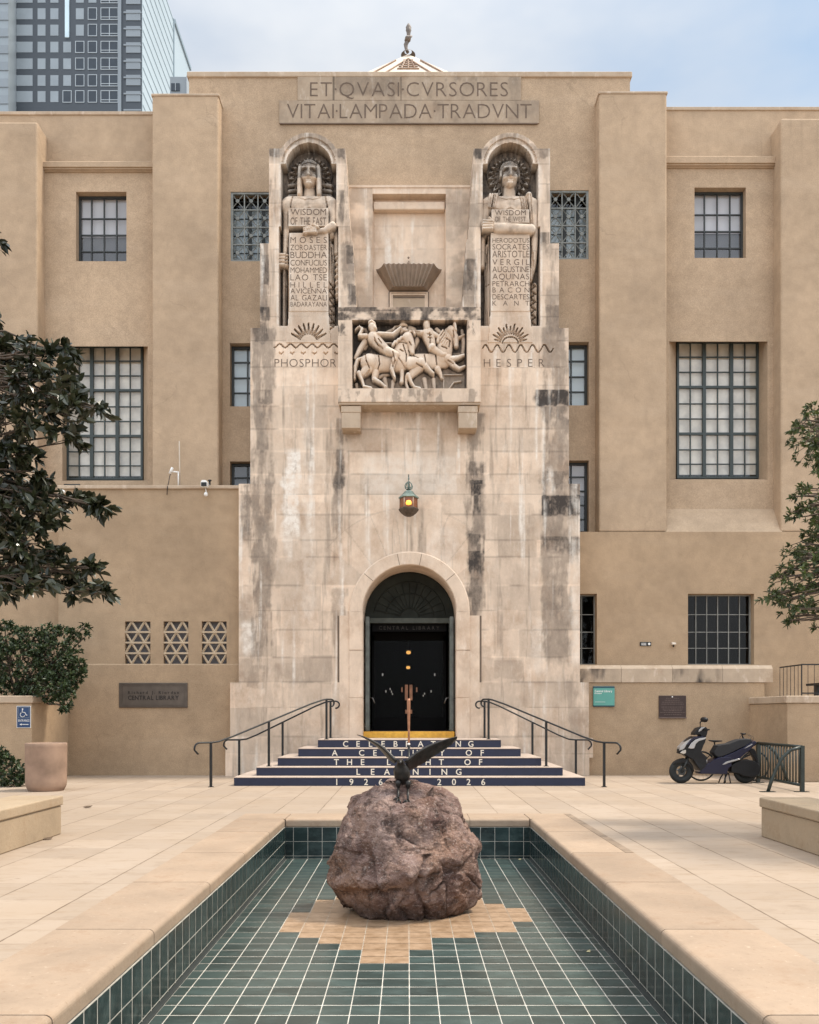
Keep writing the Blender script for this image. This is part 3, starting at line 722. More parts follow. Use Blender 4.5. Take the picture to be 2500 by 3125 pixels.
win_specs = []
def window(h, Y, cols, rows, mat, bar=0.022, border=0.05, thick_c=(), thick_r=(), blind=None, cut=0.0, glass='glass', col_f=None, row_f=None, low_sheet=None, label=None):
    """h: a hole; glazing at its bottom. cut: share of height left without the pale blind or reflection sheet"""
    d = h[4]; r = h[5] or h[:4]; Yw = Y + d - 0.03
    x0, x1, z0, z1 = r
    p = MB().add([(x0, Yw, z0), (x1, Yw, z0), (x1, Yw, z1), (x0, Yw, z1)], [(0, 1, 2, 3)]).build('window', M[glass], lib)
    if label: p['label'] = label
    f = MB(); ft = 0.045
    f.box(x0, x0+border, Yw-ft, Yw+0.02, z0, z1); f.box(x1-border, x1, Yw-ft, Yw+0.02, z0, z1)
    f.box(x0+border, x1-border, Yw-ft, Yw+0.02, z0, z0+border); f.box(x0+border, x1-border, Yw-ft, Yw+0.02, z1-border, z1)
    cf_ = col_f or [i/cols for i in range(1, cols)]; rf_ = row_f or [i/rows for i in range(1, rows)]
    for i, u in enumerate(cf_):
        b = bar*1.7 if i in thick_c else bar*0.5; xc = x0+u*(x1-x0)
        f.box(xc-b, xc+b, Yw-ft*(1.2 if i in thick_c else .8), Yw+0.015, z0+border, z1-border)
    for i, u in enumerate(rf_):
        b = bar*1.2 if i in thick_r else bar*0.5; zc = z0+u*(z1-z0)
        f.box(x0+border, x1-border, Yw-ft*(1.1 if i in thick_r else .7), Yw+0.012, zc-b, zc+b)
    f.build('frame', M[mat], p)
    bb = MB()
    if blind:
        zc = z0+(z1-z0)*cut
        bb.box(x0+0.02, x1-0.02, Yw+0.07, Yw+0.08, zc, z1-0.01)
        bb.build('blind', M[blind], p)  # a blind, or a sheet that imitates a reflection in the pane
        if low_sheet: MB().box(x0+0.02, x1-0.02, Yw+0.10, Yw+0.11, z0, zc+0.02).build('blind', M[low_sheet], p)  # not a blind: lower sheet imitates a reflection in the pane
    return p

def lattice_window(h, Y, cols, rows, mat):
    d = h[4]; x0, x1, z0, z1 = h[:4]; Yw = Y + 0.05
    p = MB().add([(x0, Y+d-0.02, z0), (x1, Y+d-0.02, z0), (x1, Y+d-0.02, z1), (x0, Y+d-0.02, z1)], [(0, 1, 2, 3)]).build('window', M['glass'], lib)
    f = MB(); t = 0.03
    f.box(x0, x0+0.06, Yw-t, Yw+t, z0, z1); f.box(x1-0.06, x1, Yw-t, Yw+t, z0, z1)
    f.box(x0+.06, x1-.06, Yw-t, Yw+t, z0, z0+0.05); f.box(x0+.06, x1-.06, Yw-t, Yw+t, z1-0.05, z1)
    cw, ch = (x1-x0)/cols, (z1-z0)/rows
    for i in range(1, cols): f.box(x0+i*cw-0.014, x0+i*cw+0.014, Yw-0.02, Yw+0.02, z0+.05, z1-.05)
    for j in range(1, rows): f.box(x0+.06, x1-.06, Yw-0.017, Yw+0.017, z0+j*ch-0.015, z0+j*ch+0.015)
    for i in range(cols):
        for j in range(rows):
            a = (x0+i*cw, Yw-0.004, z0+j*ch); b = (a[0]+cw, Yw-0.004, a[2]+ch)
            f.tube([a, b], 0.013, 4); f.tube([(a[0], Yw+0.004, b[2]), (b[0], Yw+0.004, a[2])], 0.013, 4)
            f.lathe([(0, -0.012), (0.05, -0.01), (0.05, 0.01), (0, 0.012)], (a[0]+cw/2, Yw-0.02, a[2]+ch/2), 8, False, 'y')
    f.build('lattice', M[mat], p)
    s = MB()                                                         # dark bars behind, set off from the lattice to imitate its shadow
    for j in range(rows*2):
        zc = z0+(j+.5)*ch/2; s.box(x0, x1, Y+d-0.05, Y+d-0.03, zc-0.012, zc+0.012)
    for i in range(1, cols): s.box(x0+i*cw+0.06, x0+i*cw+0.15, Y+d-0.055, Y+d-0.028, z0, z1)
    s.build('leading', M['frame_dark'], p)  # the lattice's shadow on the pane, built as dark bars, rather than real leading
    MB().box(x0, x1, Y+d+0.08, Y+d+0.09, z0, z1-(z1-z0)*0.16).build('blind', M['blind_blue'], p)
    return p

def XP(px, Y=YP): return PX(px, Y)
# ---- central wall, set back between the pilasters
hl1 = hole(704, 828, 585, 797, YR, 0.30); hl2 = hole(1676, 1797, 580, 791, YR, 0.30)
hm1 = hole(702, 800, 1047, 1240, YR, 0.28); hm2 = hole(1700, 1797, 1043, 1237, YR, 0.28)
hb1 = hole(702, 800, 1408, 1623, YR, 0.28); hb2 = hole(1700, 1797, 1405, 1623, YR, 0.28)
ZS = PZ(1623, YP); ZTOP = PZ(224, YR)
cw_ = MB(); wall_holes(cw_, XP(660), XP(1840), ZS, ZTOP, YR, [hl1, hl2, hm1, hm2, hb1, hb2])
cw_.build('wall', M['stucco'], lib)
par = MB()
zq = PZ(395, YR)
x0p, x1p = PX(577, YR), PX(1923, YR)
par.box(x0p, XP(660)-0.0, YR, YR+0.6, zq-2.4, ZTOP); par.box(XP(1840), x1p, YR, YR+0.6, zq-2.4, ZTOP)
par.box(XP(660), XP(1840), YR+0.002, YR+0.6, zq, ZTOP)
par.build('parapet', M['stucco'], lib)
cap = MB(); cap.box(x0p-0.05, x1p+0.05, YR-0.045, YR+0.66, ZTOP-0.115, ZTOP+0.03)
cap.build('parapet_cap', M['band'], lib, bevel=0.02)
# ---- pilasters
def pilaster(px0, px1, pyt, zb=0.0):
    x0, x1, zt = XP(px0), XP(px1), PZ(pyt, YP)
    return MB().box(x0, x1, YP, YR+0.45, zb, zt).build('pilaster', M['stucco'], lib, bevel=0.05, seg=3)
pilaster(464, 667, 290, ZS-0.0); pilaster(1829, 2036, 283, ZS-0.0)
pilaster(-700, 114, 371, ZS); pilaster(2384, 3200, 360, ZS)
for a, b_, c in ((464, 667, 290), (1829, 2036, 283)):
    MB().box(XP(a)-0.02, XP(b_)+0.02, YP-0.02, YR+0.47, PZ(c, YP)-0.03, PZ(c, YP)+0.035).build('pilaster_cap', M['band'], lib, bevel=0.015)
# ---- bays at both sides
for side in (0, 1):
    if side == 0:
        x0, x1 = XP(100), XP(470)
        hs = hole(232, 386, 585, 797, YR, 0.27)
        hbig = hole(190, 452, 1057, 1468, YR, 0.60, (205, 438, 1057, 1466)); zt0, zc1, zc0 = PZ(332, YR), PZ(496, YR), PZ(524, YR)
    else:
        x0, x1 = XP(2030), XP(2390)
        hs = hole(2120, 2277, 572, 787, YR, 0.27)
        hbig = hole(2042, 2343, 1042, 1464, YR, 0.60, (2064, 2313, 1044, 1462)); zt0, zc1, zc0 = PZ(318, YR), PZ(480, YR), PZ(512, YR)
    m = MB(); wall_holes(m, x0, x1, ZS-0.02, zc1, YR, [hs, hbig]); m.build('wall', M['stucco'], lib)
    xq0, xq1 = (-16.0, x1+0.3) if side == 0 else (x0-0.3, 16.0)
    m = MB(); m.box(xq0, xq1, YR+0.14, YR+0.6, zc1-0.2, zt0); m.build('parapet', M['stucco'], lib, bevel=0.02)
    MB().box(xq0, xq1, YR+0.11, YR+0.63, zt0-0.07, zt0+0.02).build('parapet_cap', M['band'], lib, bevel=0.01)
    MB().prism([(YR-0.13, zc0+0.05), (YR-0.13, zc1-0.06), (YR-0.02, zc1+0.02), (YR+0.14, zc1+0.06), (YR+0.14, zc0-0.02), (YR-0.045, zc0-0.02), (YR-0.045, zc0+0.01), (YR-0.09, zc0+0.01), (YR-0.09, zc0+0.05)], x0, x1, 'x').build('cornice', M['stucco'], lib)
    zb, zt = ZS, PZ(1463, YR+0.60)
    MB().prism([(YP+0.001, zb), (YR+0.62, zt), (YR+0.62, zb)], x0+0.02, x1-0.02, 'x').build('sloping_sill', M['stucco'], lib)
    window(hs, YR, 4, 4, 'frame_dark', 0.03, 0.05, blind='sheet_violet', cut=0.44, low_sheet='sheet_grey', row_f=[.20, .44, .68])  # pale and grey sheets imitate sky and a building mirrored in the pane
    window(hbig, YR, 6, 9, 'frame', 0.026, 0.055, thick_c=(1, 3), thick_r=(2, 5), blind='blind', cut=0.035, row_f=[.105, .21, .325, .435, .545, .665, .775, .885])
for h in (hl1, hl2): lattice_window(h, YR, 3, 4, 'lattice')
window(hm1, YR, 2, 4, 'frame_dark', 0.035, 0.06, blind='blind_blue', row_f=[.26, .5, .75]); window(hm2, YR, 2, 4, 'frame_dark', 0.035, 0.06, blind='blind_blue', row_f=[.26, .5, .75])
window(hb1, YR, 2, 5, 'frame_dark', 0.035, 0.06, blind='sheet_grey'); window(hb2, YR, 2, 5, 'frame_dark', 0.035, 0.06, blind='sheet_violet', cut=0.55, low_sheet='sheet_grey')
# ---- lower front
hw1 = hole(1700, 1822, 1812, 2028, YP, 0.30); hw2 = hole(2100, 2302, 1812, 2028, YP, 0.30)
hdoor = (PX(1095, 22.0), PX(1402, 22.0), 0.0, 5.3, 0.3, None)
m = MB(); wall_holes(m, -16.0, 16.0, 0.0, ZS, YP, [hw1, hw2, hdoor]); m.build('wall', M['stucco_shaded'], lib)
window(hw1, YP, 3, 4, 'frame_pale', 0.016, 0.03, glass='glass_dark', row_f=[.24, .47, .72])
window(hw2, YP, 6, 4, 'frame_pale', 0.016, 0.03, glass='glass_dark', row_f=[.24, .47, .72])
# lower wall at the right with its stone coping
xl0, xl1 = PX(1760, YL), PX(2358, YL)
zc0, zc1 = PZ(2083, YL), PZ(2030, YL)
m = MB(); m.box(xl0, 8.9, YL, YP-0.002, 0.0, zc0); m.build('lower_wall', M['stucco_shaded'], lib)
zz = zc1-0.09
for i, (a, b_) in enumerate(((1760, 1896), (1896, 2052), (2052, 2205), (2205, 2358))):
    xa, xb = PX(a, YL)+0.004, PX(b_, YL)-0.004
    nx_ = max(4, int((xb-xa)/0.04)); xs = np.linspace(xa, xb, nx_); zs = np.linspace(zc0+0.004, zz, 12)
    XX, ZZ = np.meshgrid(xs, zs)
    st = np.zeros_like(XX)
    n1 = vnoise(XX, ZZ*0.3, 3.2, 40+i, 4)
    if i == 2: st = 0.95*sstep(0.40, 0.62, n1)*sstep(xb, xb-0.25, XX)
    if i == 0: st = 0.8*sstep(0.47, 0.62, n1)*sstep(xb, xa+0.5, XX)
    hf('coping_block', M['band'], lib, xs, zs, np.full_like(XX, YL-0.03), None, YP-0.004, {'stain_shade': st, 'tone': np.full_like(XX, (-0.05, 0.04, -0.06, 0.02)[i])})
    MB().prism([(YL-0.0302, zz), (YL+0.05, zc1), (YP-0.006, zc1+0.01), (YP-0.006, zz)], xa, xb, 'x').build('coping_block', M['band'], lib)
# annex at the left, with three pierced vents
hv = [hole(a, b_, 1896, 2027, YL, 0.16) for a, b_ in ((380, 458), (498, 574), (615, 691))]
xa0, xa1, za1 = PX(177, YL), PX(760, YL), PZ(1492, YL)
ZB = PZ(2027, YL)
m = MB(); wall_holes(m, xa0, xa1, ZB, za1, YL+0.03, [(h[0], h[1], ZB+0.012, h[3], 0.16, None) for h in hv]); m.build('annex_wall', M['stucco_shaded'], lib)
m = MB(); m.add([(xa0, YL+.03, 0), (xa0, YP, 0), (xa0, YP, za1), (xa0, YL+.03, za1)], [(3, 2, 1, 0)])
m.add([(xa0, YL+.03, za1), (xa0, YP, za1), (xa1, YP, za1), (xa1, YL+.03, za1)], [(3, 2, 1, 0)]); m.build('annex_wall', M['stucco_shaded'], lib)
MB().prism([(YL, 0), (YP-.002, 0), (YP-.002, ZB), (YL+0.029, ZB+0.01), (YL, ZB-0.02)], xa0-0.3, xa1, 'x').build('annex_plinth', M['stucco_shaded'], lib)
MB().box(xa0-0.02, xa1, YL-0.02, YP+0.3, za1, za1+0.09).build('annex_cap', M['band'], lib, bevel=0.02, seg=2)
for h in hv:
    x0, x1, z0, z1 = h[0], h[1], ZB+0.012, h[3]; v = MB(); yc = YL+0.07
    wdt, hgt = x1-x0, z1-z0; rw = hgt/4
    for j in range(1, 4): v.box(x0, x1, yc-0.035, yc+0.035, z0+j*rw-0.022, z0+j*rw+0.022)
    def seg(p, q): v.tube([(p[0], yc, p[1]), (q[0], yc, q[1])], 0.030, 4, True)
    cx = (x0+x1)/2
    for j in range(4):
        za, zb = z0+j*rw, z0+(j+1)*rw
        if j % 2: seg((x0, za), (x0+wdt*.25, zb)); seg((x0+wdt*.25, zb), (cx, za)); seg((cx, za), (x0+wdt*.75, zb)); seg((x0+wdt*.75, zb), (x1, za))
        else: seg((x0, zb), (x0+wdt*.25, za)); seg((x0+wdt*.25, za), (cx, zb)); seg((cx, zb), (x0+wdt*.75, za)); seg((x0+wdt*.75, za), (x1, zb))
    vo = v.build('vent_lattice', M['vent'], lib)
    MB().box(x0, x1, YL+0.19, YL+0.20, z0, z1).build('backing', M['sheet_grey'], vo)
# raised corner blocks: the terrace at the right, the planter at the left
def corner_block(name, label, s, cap_over):
    t = thing(name, label, 'wall', (s*9.6, 20.5, 0))
    x0, x1 = (8.54, 15.0) if s > 0 else (-15.0, -8.45)
    zt = 1.94
    MB().box(x0, x1, 19.45, YP-0.003, 0, zt-0.17).build('wall', M['stucco_shaded'], t, bevel=0.012)
    MB().box(x0-0.03, x1+0.03, 19.42, YP-0.004, zt-0.168, zt).build('coping', M['band'], t, bevel=0.015)
    return t
terr = corner_block('terrace_wall', 'tan terrace wall with stone coping under the black railing at the right', 1, 0)
plant = corner_block('planter_wall', 'tan planter wall under the big shrub with the blue sign on it', -1, 0)
# ---- the body behind the front (keeps the rooms dark)
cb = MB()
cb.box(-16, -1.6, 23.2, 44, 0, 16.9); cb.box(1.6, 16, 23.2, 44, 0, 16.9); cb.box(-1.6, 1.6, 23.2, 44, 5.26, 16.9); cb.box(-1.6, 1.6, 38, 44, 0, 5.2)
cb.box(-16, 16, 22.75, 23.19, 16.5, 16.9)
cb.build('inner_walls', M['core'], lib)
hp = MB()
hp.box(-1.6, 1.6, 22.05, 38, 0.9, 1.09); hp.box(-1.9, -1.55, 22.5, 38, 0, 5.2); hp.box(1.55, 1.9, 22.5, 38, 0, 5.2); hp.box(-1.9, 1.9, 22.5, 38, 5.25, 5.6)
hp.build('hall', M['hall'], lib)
# ---- pyramid roof with its finial
Yp = 45.0; zb = PZ(165, Yp)
px = PX(1246, Yp); hb = 6.0; hh = 7.2
py = MB()
ap = (px, Yp, zb); cs_ = [(px-hb, Yp-hb, zb-hh), (px+hb, Yp-hb, zb-hh), (px+hb, Yp+hb, zb-hh), (px-hb, Yp+hb, zb-hh)]
py.add([ap]+cs_, [(0, 1, 2), (0, 2, 3), (0, 3, 4), (0, 4, 1), (4, 3, 2, 1)])
py.box(px-hb, px+hb, Yp-hb, Yp+hb, 16.0, zb-hh-0.02)
pr = py.build('pyramid_roof', M['pyr'], lib)
ln = MB(); A = Vector(ap); C0, C1 = Vector(cs_[0]), Vector(cs_[1])
off = Vector((0, -0.03, 0.02))
def onface(u, v): return A + (C0-A)*u*(1-v) + (C1-A)*u*v + off
for i, (v0, v1) in enumerate(((.10, .10), (.90, .90))):
    ln.tube([onface(.13, v0 if i else .10), onface(.9, v0)], 0.035, 4)
ln.tube([onface(.10, .5), onface(.9, .18)], 0.035, 4); ln.tube([onface(.10, .5), onface(.9, .82)], 0.035, 4)
for u in (.13, .17, .21, .25, .29):
    ln.tube([onface(u, .34), onface(u, .66)], 0.035, 4)
for u in (.15, .19, .23, .27):
    for v in (.40, .5, .60): ln.tube([onface(u-.02, v), onface(u+.012, v)], 0.04, 4)
ln.build('mosaic', M['pyr_line'], pr)
fi = MB()
def fz(py_): return PZ(py_, Yp)
fi.lathe([(0.38, fz(168)), (0.30, fz(163)), (0.19, fz(158))], (px, Yp, 0), 14)
fi.tube([(px-.02, Yp, fz(160)), (px-.10, Yp, fz(150)), (px-.13, Yp, fz(136)), (px-.03, Yp, fz(124)), (px+.03, Yp, fz(114))], [.085, .08, .11, .11, .07], 10)
for dx in (-.10, -.03, .05, .11): fi.tube([(px+dx-.05, Yp-.05, fz(128)), (px+dx, Yp-.20, fz(122)), (px+dx+.06, Yp-.12, fz(116))], .055, 6)
fi.lathe([(0.05, fz(128)), (0.075, fz(118)), (0.09, fz(108)), (0.11, fz(98)), (0.15, fz(92)), (0.12, fz(90)), (0.15, fz(84)), (0.10, fz(78)), (0.04, fz(72)), (0, fz(70))], (px+.02, Yp, 0), 12)
fi.build('finial', M['finial'], pr)
MB().box(XP(660), XP(1840), YP+0.003, YR+0.3, ZS-0.12, ZS-0.002).build('wall', M['stucco'], lib)
# ================================================================== the limestone entrance front
K = (YT+0.05)/FPX
def gx(px): return (px-VX)*K            # tower pixels -> metres on the plane YT
def gz(py): return EYE + (HY-py)*K
courses = [2367, 2300, 2248, 2159, 2082, 2006, 1922, 1864, 1787, 1701, 1649, 1572, 1510, 1446, 1378, 1308, 1240, 1175, 1120, 1040, 965, 900, 830, 760, 690, 620, 560, 500, 455, 400, 330]
rb = random.Random(5); joints = []
for i in range(len(courses)-1):
    x = 690 + rb.uniform(-150, 0); row = []
    while x < 1830:
        row.append(x); x += rb.uniform(105, 235)
    row.append(x); joints.append(row)
tones = [[rb.gauss(0, 0.085) for _ in r] for r in joints]
ACX, ACY, AR0, AR1 = 1250.0, 1868.5, 142.0, 183.0        # door arch on the tower plane
STAINS = [  (530, 574, 690, 1400, .50), (1142, 1200, 690, 1400, .46), (703, 722, 880, 1140, .45), (986, 1018, 870, 1300, .50), (548, 566, 310, 690, .42), (1150, 1176, 500, 690, .40), (728, 750, 330, 640, .34), (976, 998, 330, 640, .34), (500, 700, 1360, 1640, .15), (1010, 1240, 1360, 1640, .15), (600, 690, 1060, 1400, .13), (1040, 1130, 1060, 1400, .13),
     # x0, x1, y0, y1 in display pixels, strength
    (1130, 1197, 820, 854, .95), (1143, 1197, 854, 905, .62), (1146, 1196, 905, 990, .50), (1140, 1196, 990, 1045, .62), (1140, 1222, 1043, 1086, .90),
    (1196, 1222, 1010, 1045, .75), (1143, 1222, 1130, 1172, .72), (1148, 1190, 1172, 1230, .38), (1162, 1184, 1230, 1290, .62), (1168, 1192, 1320, 1400, .30), (1164, 1198, 640, 692, .60), (1158, 1197, 690, 790, .40),
    (988, 1016, 968, 1010, .72), (990, 1014, 1010, 1042, .92), (990, 1014, 1042, 1086, .82), (996, 1018, 1086, 1132, .30), (990, 1018, 1125, 1165, .75), (984, 1018, 1160, 1215, .88), (982, 1014, 1215, 1300, .70), (992, 1012, 880, 965, .42),
    (704, 722, 905, 1000, .55), (703, 724, 970, 1042, .72), (706, 720, 1042, 1090, .32), (540, 562, 830, 950, .55), (536, 574, 820, 850, .60), (534, 562, 675, 725, .72), (530, 560, 725, 800, .35),
    (530, 556, 840, 900, .52), (505, 530, 1022, 1130, .62), (548, 572, 1040, 1090, .45), (552, 580, 1100, 1250, .35), (505, 535, 1250, 1400, .22), (700, 735, 1240, 1330, .35),
    (720, 1010, 846, 872, .50), (740, 990, 872, 890, .22), (716, 760, 890, 910, .3), (965, 1012, 890, 910, .35), (500, 720, 1450, 1640, .16), (1005, 1240, 1450, 1640, .16), (1195, 1240, 1420, 1560, .30), (505, 560, 1385, 1450, .3), (575, 650, 1395, 1450, .26),
    (547, 566, 505, 690, .55), (552, 566, 560, 600, .8), (548, 568, 645, 675, .8), (722, 748, 505, 640, .45), (728, 750, 515, 560, .75), (730, 750, 596, 640, .7), (567, 600, 305, 330, .75), (700, 727, 300, 332, .70), (715, 728, 400, 470, .65), (575, 590, 400, 480, .30),
    (1000, 1026, 308, 334, .80), (1126, 1156, 304, 332, .55), (972, 1000, 545, 610, .72), (974, 1000, 610, 645, .5), (988, 1010, 400, 480, .35), (1137, 1156, 490, 520, .7), (1160, 1180, 505, 690, .30), (1152, 1195, 640, 720, .55), (1142, 1160, 330, 500, .22), (600, 700, 280, 300, .45), (1030, 1120, 278, 300, .5)]
LITES = [(598, 632, 948, 1010, 1.0), (594, 628, 1010, 1130, .9), (600, 620, 1130, 1180, .5), (510, 535, 1310, 1380, .7), (1155, 1165, 980, 1040, .6), (1120, 1140, 1300, 1420, .35), (1205, 1215, 1000, 1400, .45), (640, 660, 880, 1300, .25), (770, 960, 960, 1040, .35), (905, 960, 1110, 1200, .3)]
BLOCKS = [(1129, 1198, 820, 854, 1.0), (1140, 1221, 1044, 1086, 1.0), (990, 1014, 1010, 1043, .9), (1197, 1221, 1012, 1045, .75), (1145, 1193, 1130, 1152, .7), (986, 1016, 1165, 1205, .85), (1162, 1188, 1232, 1288, .6),
    (550, 566, 535, 600, .85), (549, 567, 645, 676, .8), (535, 560, 676, 724, .75), (540, 574, 820, 850, .7), (540, 566, 880, 945, .55), (708, 722, 945, 1000, .7), (507, 527, 1035, 1120, .6), (568, 600, 306, 330, .8), (704, 727, 303, 332, .75), (1000, 1026, 310, 334, .85), (1130, 1156, 306, 332, .6), (728, 748, 518, 556, .8), (731, 750, 600, 642, .75), (974, 998, 545, 612, .75), (1137, 1156, 488, 512, .75), (1150, 1194, 645, 684, .6), (1050, 1110, 1310, 1370, .18), (640, 700, 1380, 1440, .32), (520, 560, 1400, 1450, .38), (1040, 1100, 1390, 1430, .3), (580, 640, 1180, 1240, .2), (1090, 1140, 900, 950, .2), (620, 690, 830, 900, .16)]
def stone_attrs(PXs, PYs, seed=1, joints_on=True, fan=True):
    """tone, stain, lite over arrays of photo pixels"""
    tone = np.zeros_like(PXs); jm = np.zeros_like(PXs)
    cr = np.array(courses)[::-1]
    wob = (vnoise(PXs, PYs, 0.02, seed+90, 3)-.5)*3.0
    for i in range(len(courses)-1):
        m = (PYs <= courses[i]) & (PYs > courses[i+1])
        if not m.any(): continue
        j = np.array(joints[i]); k = np.clip(np.searchsorted(j, PXs[m])-1, 0, len(j)-1)
        tone[m] = np.array(tones[i])[k]
        dx = np.abs(PXs[m][:, None]-j[None, :]).min(1)
        dy = np.minimum(np.abs(PYs[m]-courses[i]), np.abs(PYs[m]-courses[i+1]))
        jm[m] = np.maximum((dx < 2.0)*.6, (dy < 2.2)*1.0)
    if fan:
        rr = np.hypot(PXs-ACX, PYs-ACY); th = np.degrees(np.arctan2(ACY-PYs, PXs-ACX))
        m = (rr > AR1) & (rr < 318) & (th > 38) & (th < 142)
        edges = np.array([38, 52, 68, 82, 98, 112, 128, 142.])
        k = np.clip(np.searchsorted(edges, th)-1, 0, 6)
        ft = np.array([.03, -.02, .05, .01, .04, -.03, .02])[k]
        de = np.abs(th[..., None]-edges).min(-1)*np.pi/180*rr
        tone = np.where(m, ft, tone); jm = np.where(m, ((de < 1.7) | (rr > 315.5))*.7, jm)
    if joints_on:
        brk = sstep(0.36, 0.5, vnoise(PXs, PYs, 0.012, seed+7, 3))
        lt = sstep(0.50, 0.62, vnoise(PXs, PYs, 0.009, seed+17, 3))
        tone = tone - jm*(0.20*brk*(1-lt)+0.03) + jm*lt*0.14
        tone = tone + 0.14*((np.abs(wob) < 0.0) & (jm > 0))
    stain_shade = np.zeros_like(PXs); lite = np.zeros_like(PXs)
    nz = vnoise(PXs*1.0, PYs*0.13, 0.055, seed+3, 5, 0.64)
    n2 = vnoise(PXs, PYs, 0.03, seed+5, 5, 0.62)
    for x0, x1, y0, y1, s in STAINS:
        a, b, c, d = [v*1.4493 for v in (x0, x1, y0, y1)]
        ex = 7.0
        wx = sstep(a-ex, a+ex, PXs+(nz-.5)*44+(n2-.5)*22)*sstep(b+ex, b-ex, PXs+(nz-.5)*50-(n2-.5)*26)
        wy = sstep(c-4, c+4, PYs+(n2-.5)*10)*sstep(d+34, d-26, PYs+(nz-.5)*90)
        v = wx*wy*s*np.clip(0.25+1.4*sstep(.30, .60, nz*.65+n2*.35), 0, 1.1)
        stain_shade = np.maximum(stain_shade, v)
    for x0, x1, y0, y1, s in BLOCKS:
        a, b, c, d = [v*1.4493 for v in (x0, x1, y0, y1)]
        wx = sstep(a-3, a+3, PXs+(n2-.5)*10)*sstep(b+3, b-3, PXs+(n2-.5)*10); wy = sstep(c-2, c+2, PYs)*sstep(d+3, d-3, PYs+(nz-.5)*22)
        stain_shade = np.maximum(stain_shade, wx*wy*s*np.clip(.45+1.1*sstep(.25, .55, nz*.5+n2*.5), 0, 1))
    for x0, x1, y0, y1, s in LITES:
        a, b, c, d = [v*1.4493 for v in (x0, x1, y0, y1)]
        wx = sstep(a-9, a+9, PXs+(n2-.5)*50)*sstep(b+9, b-9, PXs+(nz-.5)*50)
        wy = sstep(c-12, c+12, PYs)*sstep(d+12, d-12, PYs)
        lite = np.maximum(lite, wx*wy*s)
    # thin run-off streaks everywhere
    strk = sstep(.56, .78, vnoise(PXs, PYs*0.06, 0.06, seed+11, 5, 0.65))*0.40
    wl = sstep(.58, .78, vnoise(PXs, PYs*0.05, 0.05, seed+23, 5, 0.65))*0.75; lite = np.maximum(lite, wl)
    stain_shade = np.clip(np.maximum(stain_shade, strk), 0, 1)
    return tone, stain_shade, lite

def tower_slab(name, px0, px1, py0, py1, Y, yback, step=3.0, door=False, cutx=None):
    xs = np.arange(px0, px1+0.1, step); xs[-1] = px1; ys_ = np.arange(py1, py0-0.1, -step); ys_[-1] = py0
    PXs, PYs = np.meshgrid(xs, ys_)
    tone, stain_shade, lite = stone_attrs(PXs, PYs)
    keep = None
    Yd = Y + (vnoise(PXs, PYs, 0.02, 77, 4)-.5)*0.012
    jm = np.zeros_like(PXs)
    if door:
        cx, cy = (PXs[:-1, :-1]+PXs[1:, 1:])/2, (PYs[:-1, :-1]+PYs[1:, 1:])/2
        inside = (np.hypot(cx-ACX, cy-ACY) < 168) & (cy < ACY) | (np.abs(cx-ACX) < 168) & (cy >= ACY)
        keep = ~inside
    return hf(name, M['stone'], lib, gx(xs), gz(ys_), Yd, keep, yback, {'tone': tone, 'stain_shade': stain_shade, 'lite': lite})
YB = 22.2
def slab_px(x0, x1): return x0, x1
tower_slab('entrance_front', 705, 1250, 2083, 2369, YT-0.05, YB, door=True); tower_slab('entrance_front', 1250, 1795, 2083, 2369, YT-0.05, YB, door=True)
tower_slab('entrance_front', 730, 1769, 1478, 2083, YT, YB, door=True)
tower_slab('entrance_front', 764, 1737, 1120, 1478, YT+0.06, YB)
YF = YT+0.06
# corner quoins that stand a little wider at the foot
for a, b_, c, d in ((690, 716, 2252, 2369), (1784, 1808, 2252, 2312), (1784, 1797, 2312, 2369)):
    tower_slab('entrance_front', a, b_, c, d, YT-0.03, YB)

# ---- the two piers with their carved statues
def caps(D, PXs, PYs, pts, r, base, amp):
    """carve a rounded limb through pts (pixels), radius per point, up to base+amp in metres toward the viewer"""
    rs = [r]*len(pts) if isinstance(r, (int, float)) else r
    for (p, q, r0, r1) in zip(pts[:-1], pts[1:], rs[:-1], rs[1:]):
        dx, dy = q[0]-p[0], q[1]-p[1]; l2 = dx*dx+dy*dy+1e-9
        t = np.clip(((PXs-p[0])*dx+(PYs-p[1])*dy)/l2, 0, 1)
        rr = r0+(r1-r0)*t
        d = np.hypot(PXs-p[0]-dx*t, PYs-p[1]-dy*t)/rr
        h = base + amp*(rr/max(rs))**0.6*np.clip(1-d*d, 0, 1)**0.38
        D[:] = np.where(d < 1, np.maximum(D, h), D)
def ell(D, PXs, PYs, c, rx, ry, base, amp, rot=0.0):
    u, v = PXs-c[0], PYs-c[1]
    if rot: u, v = u*math.cos(rot)+v*math.sin(rot), -u*math.sin(rot)+v*math.cos(rot)
    d = (u/rx)**2+(v/ry)**2
    D[:] = np.where(d < 1, np.maximum(D, base+amp*np.sqrt(np.clip(1-d, 0, 1))), D)
def cut(D, PXs, PYs, pts, w, depth, cond=None):
    for p, q in zip(pts[:-1], pts[1:]):
        dx, dy = q[0]-p[0], q[1]-p[1]; l2 = dx*dx+dy*dy+1e-9
        t = np.clip(((PXs-p[0])*dx+(PYs-p[1])*dy)/l2, 0, 1)
        d = np.hypot(PXs-p[0]-dx*t, PYs-p[1]-dy*t)
        D[:] = np.where(d < w, D-depth*np.sqrt(np.clip(1-(d/w)**2, 0, 1)), D)

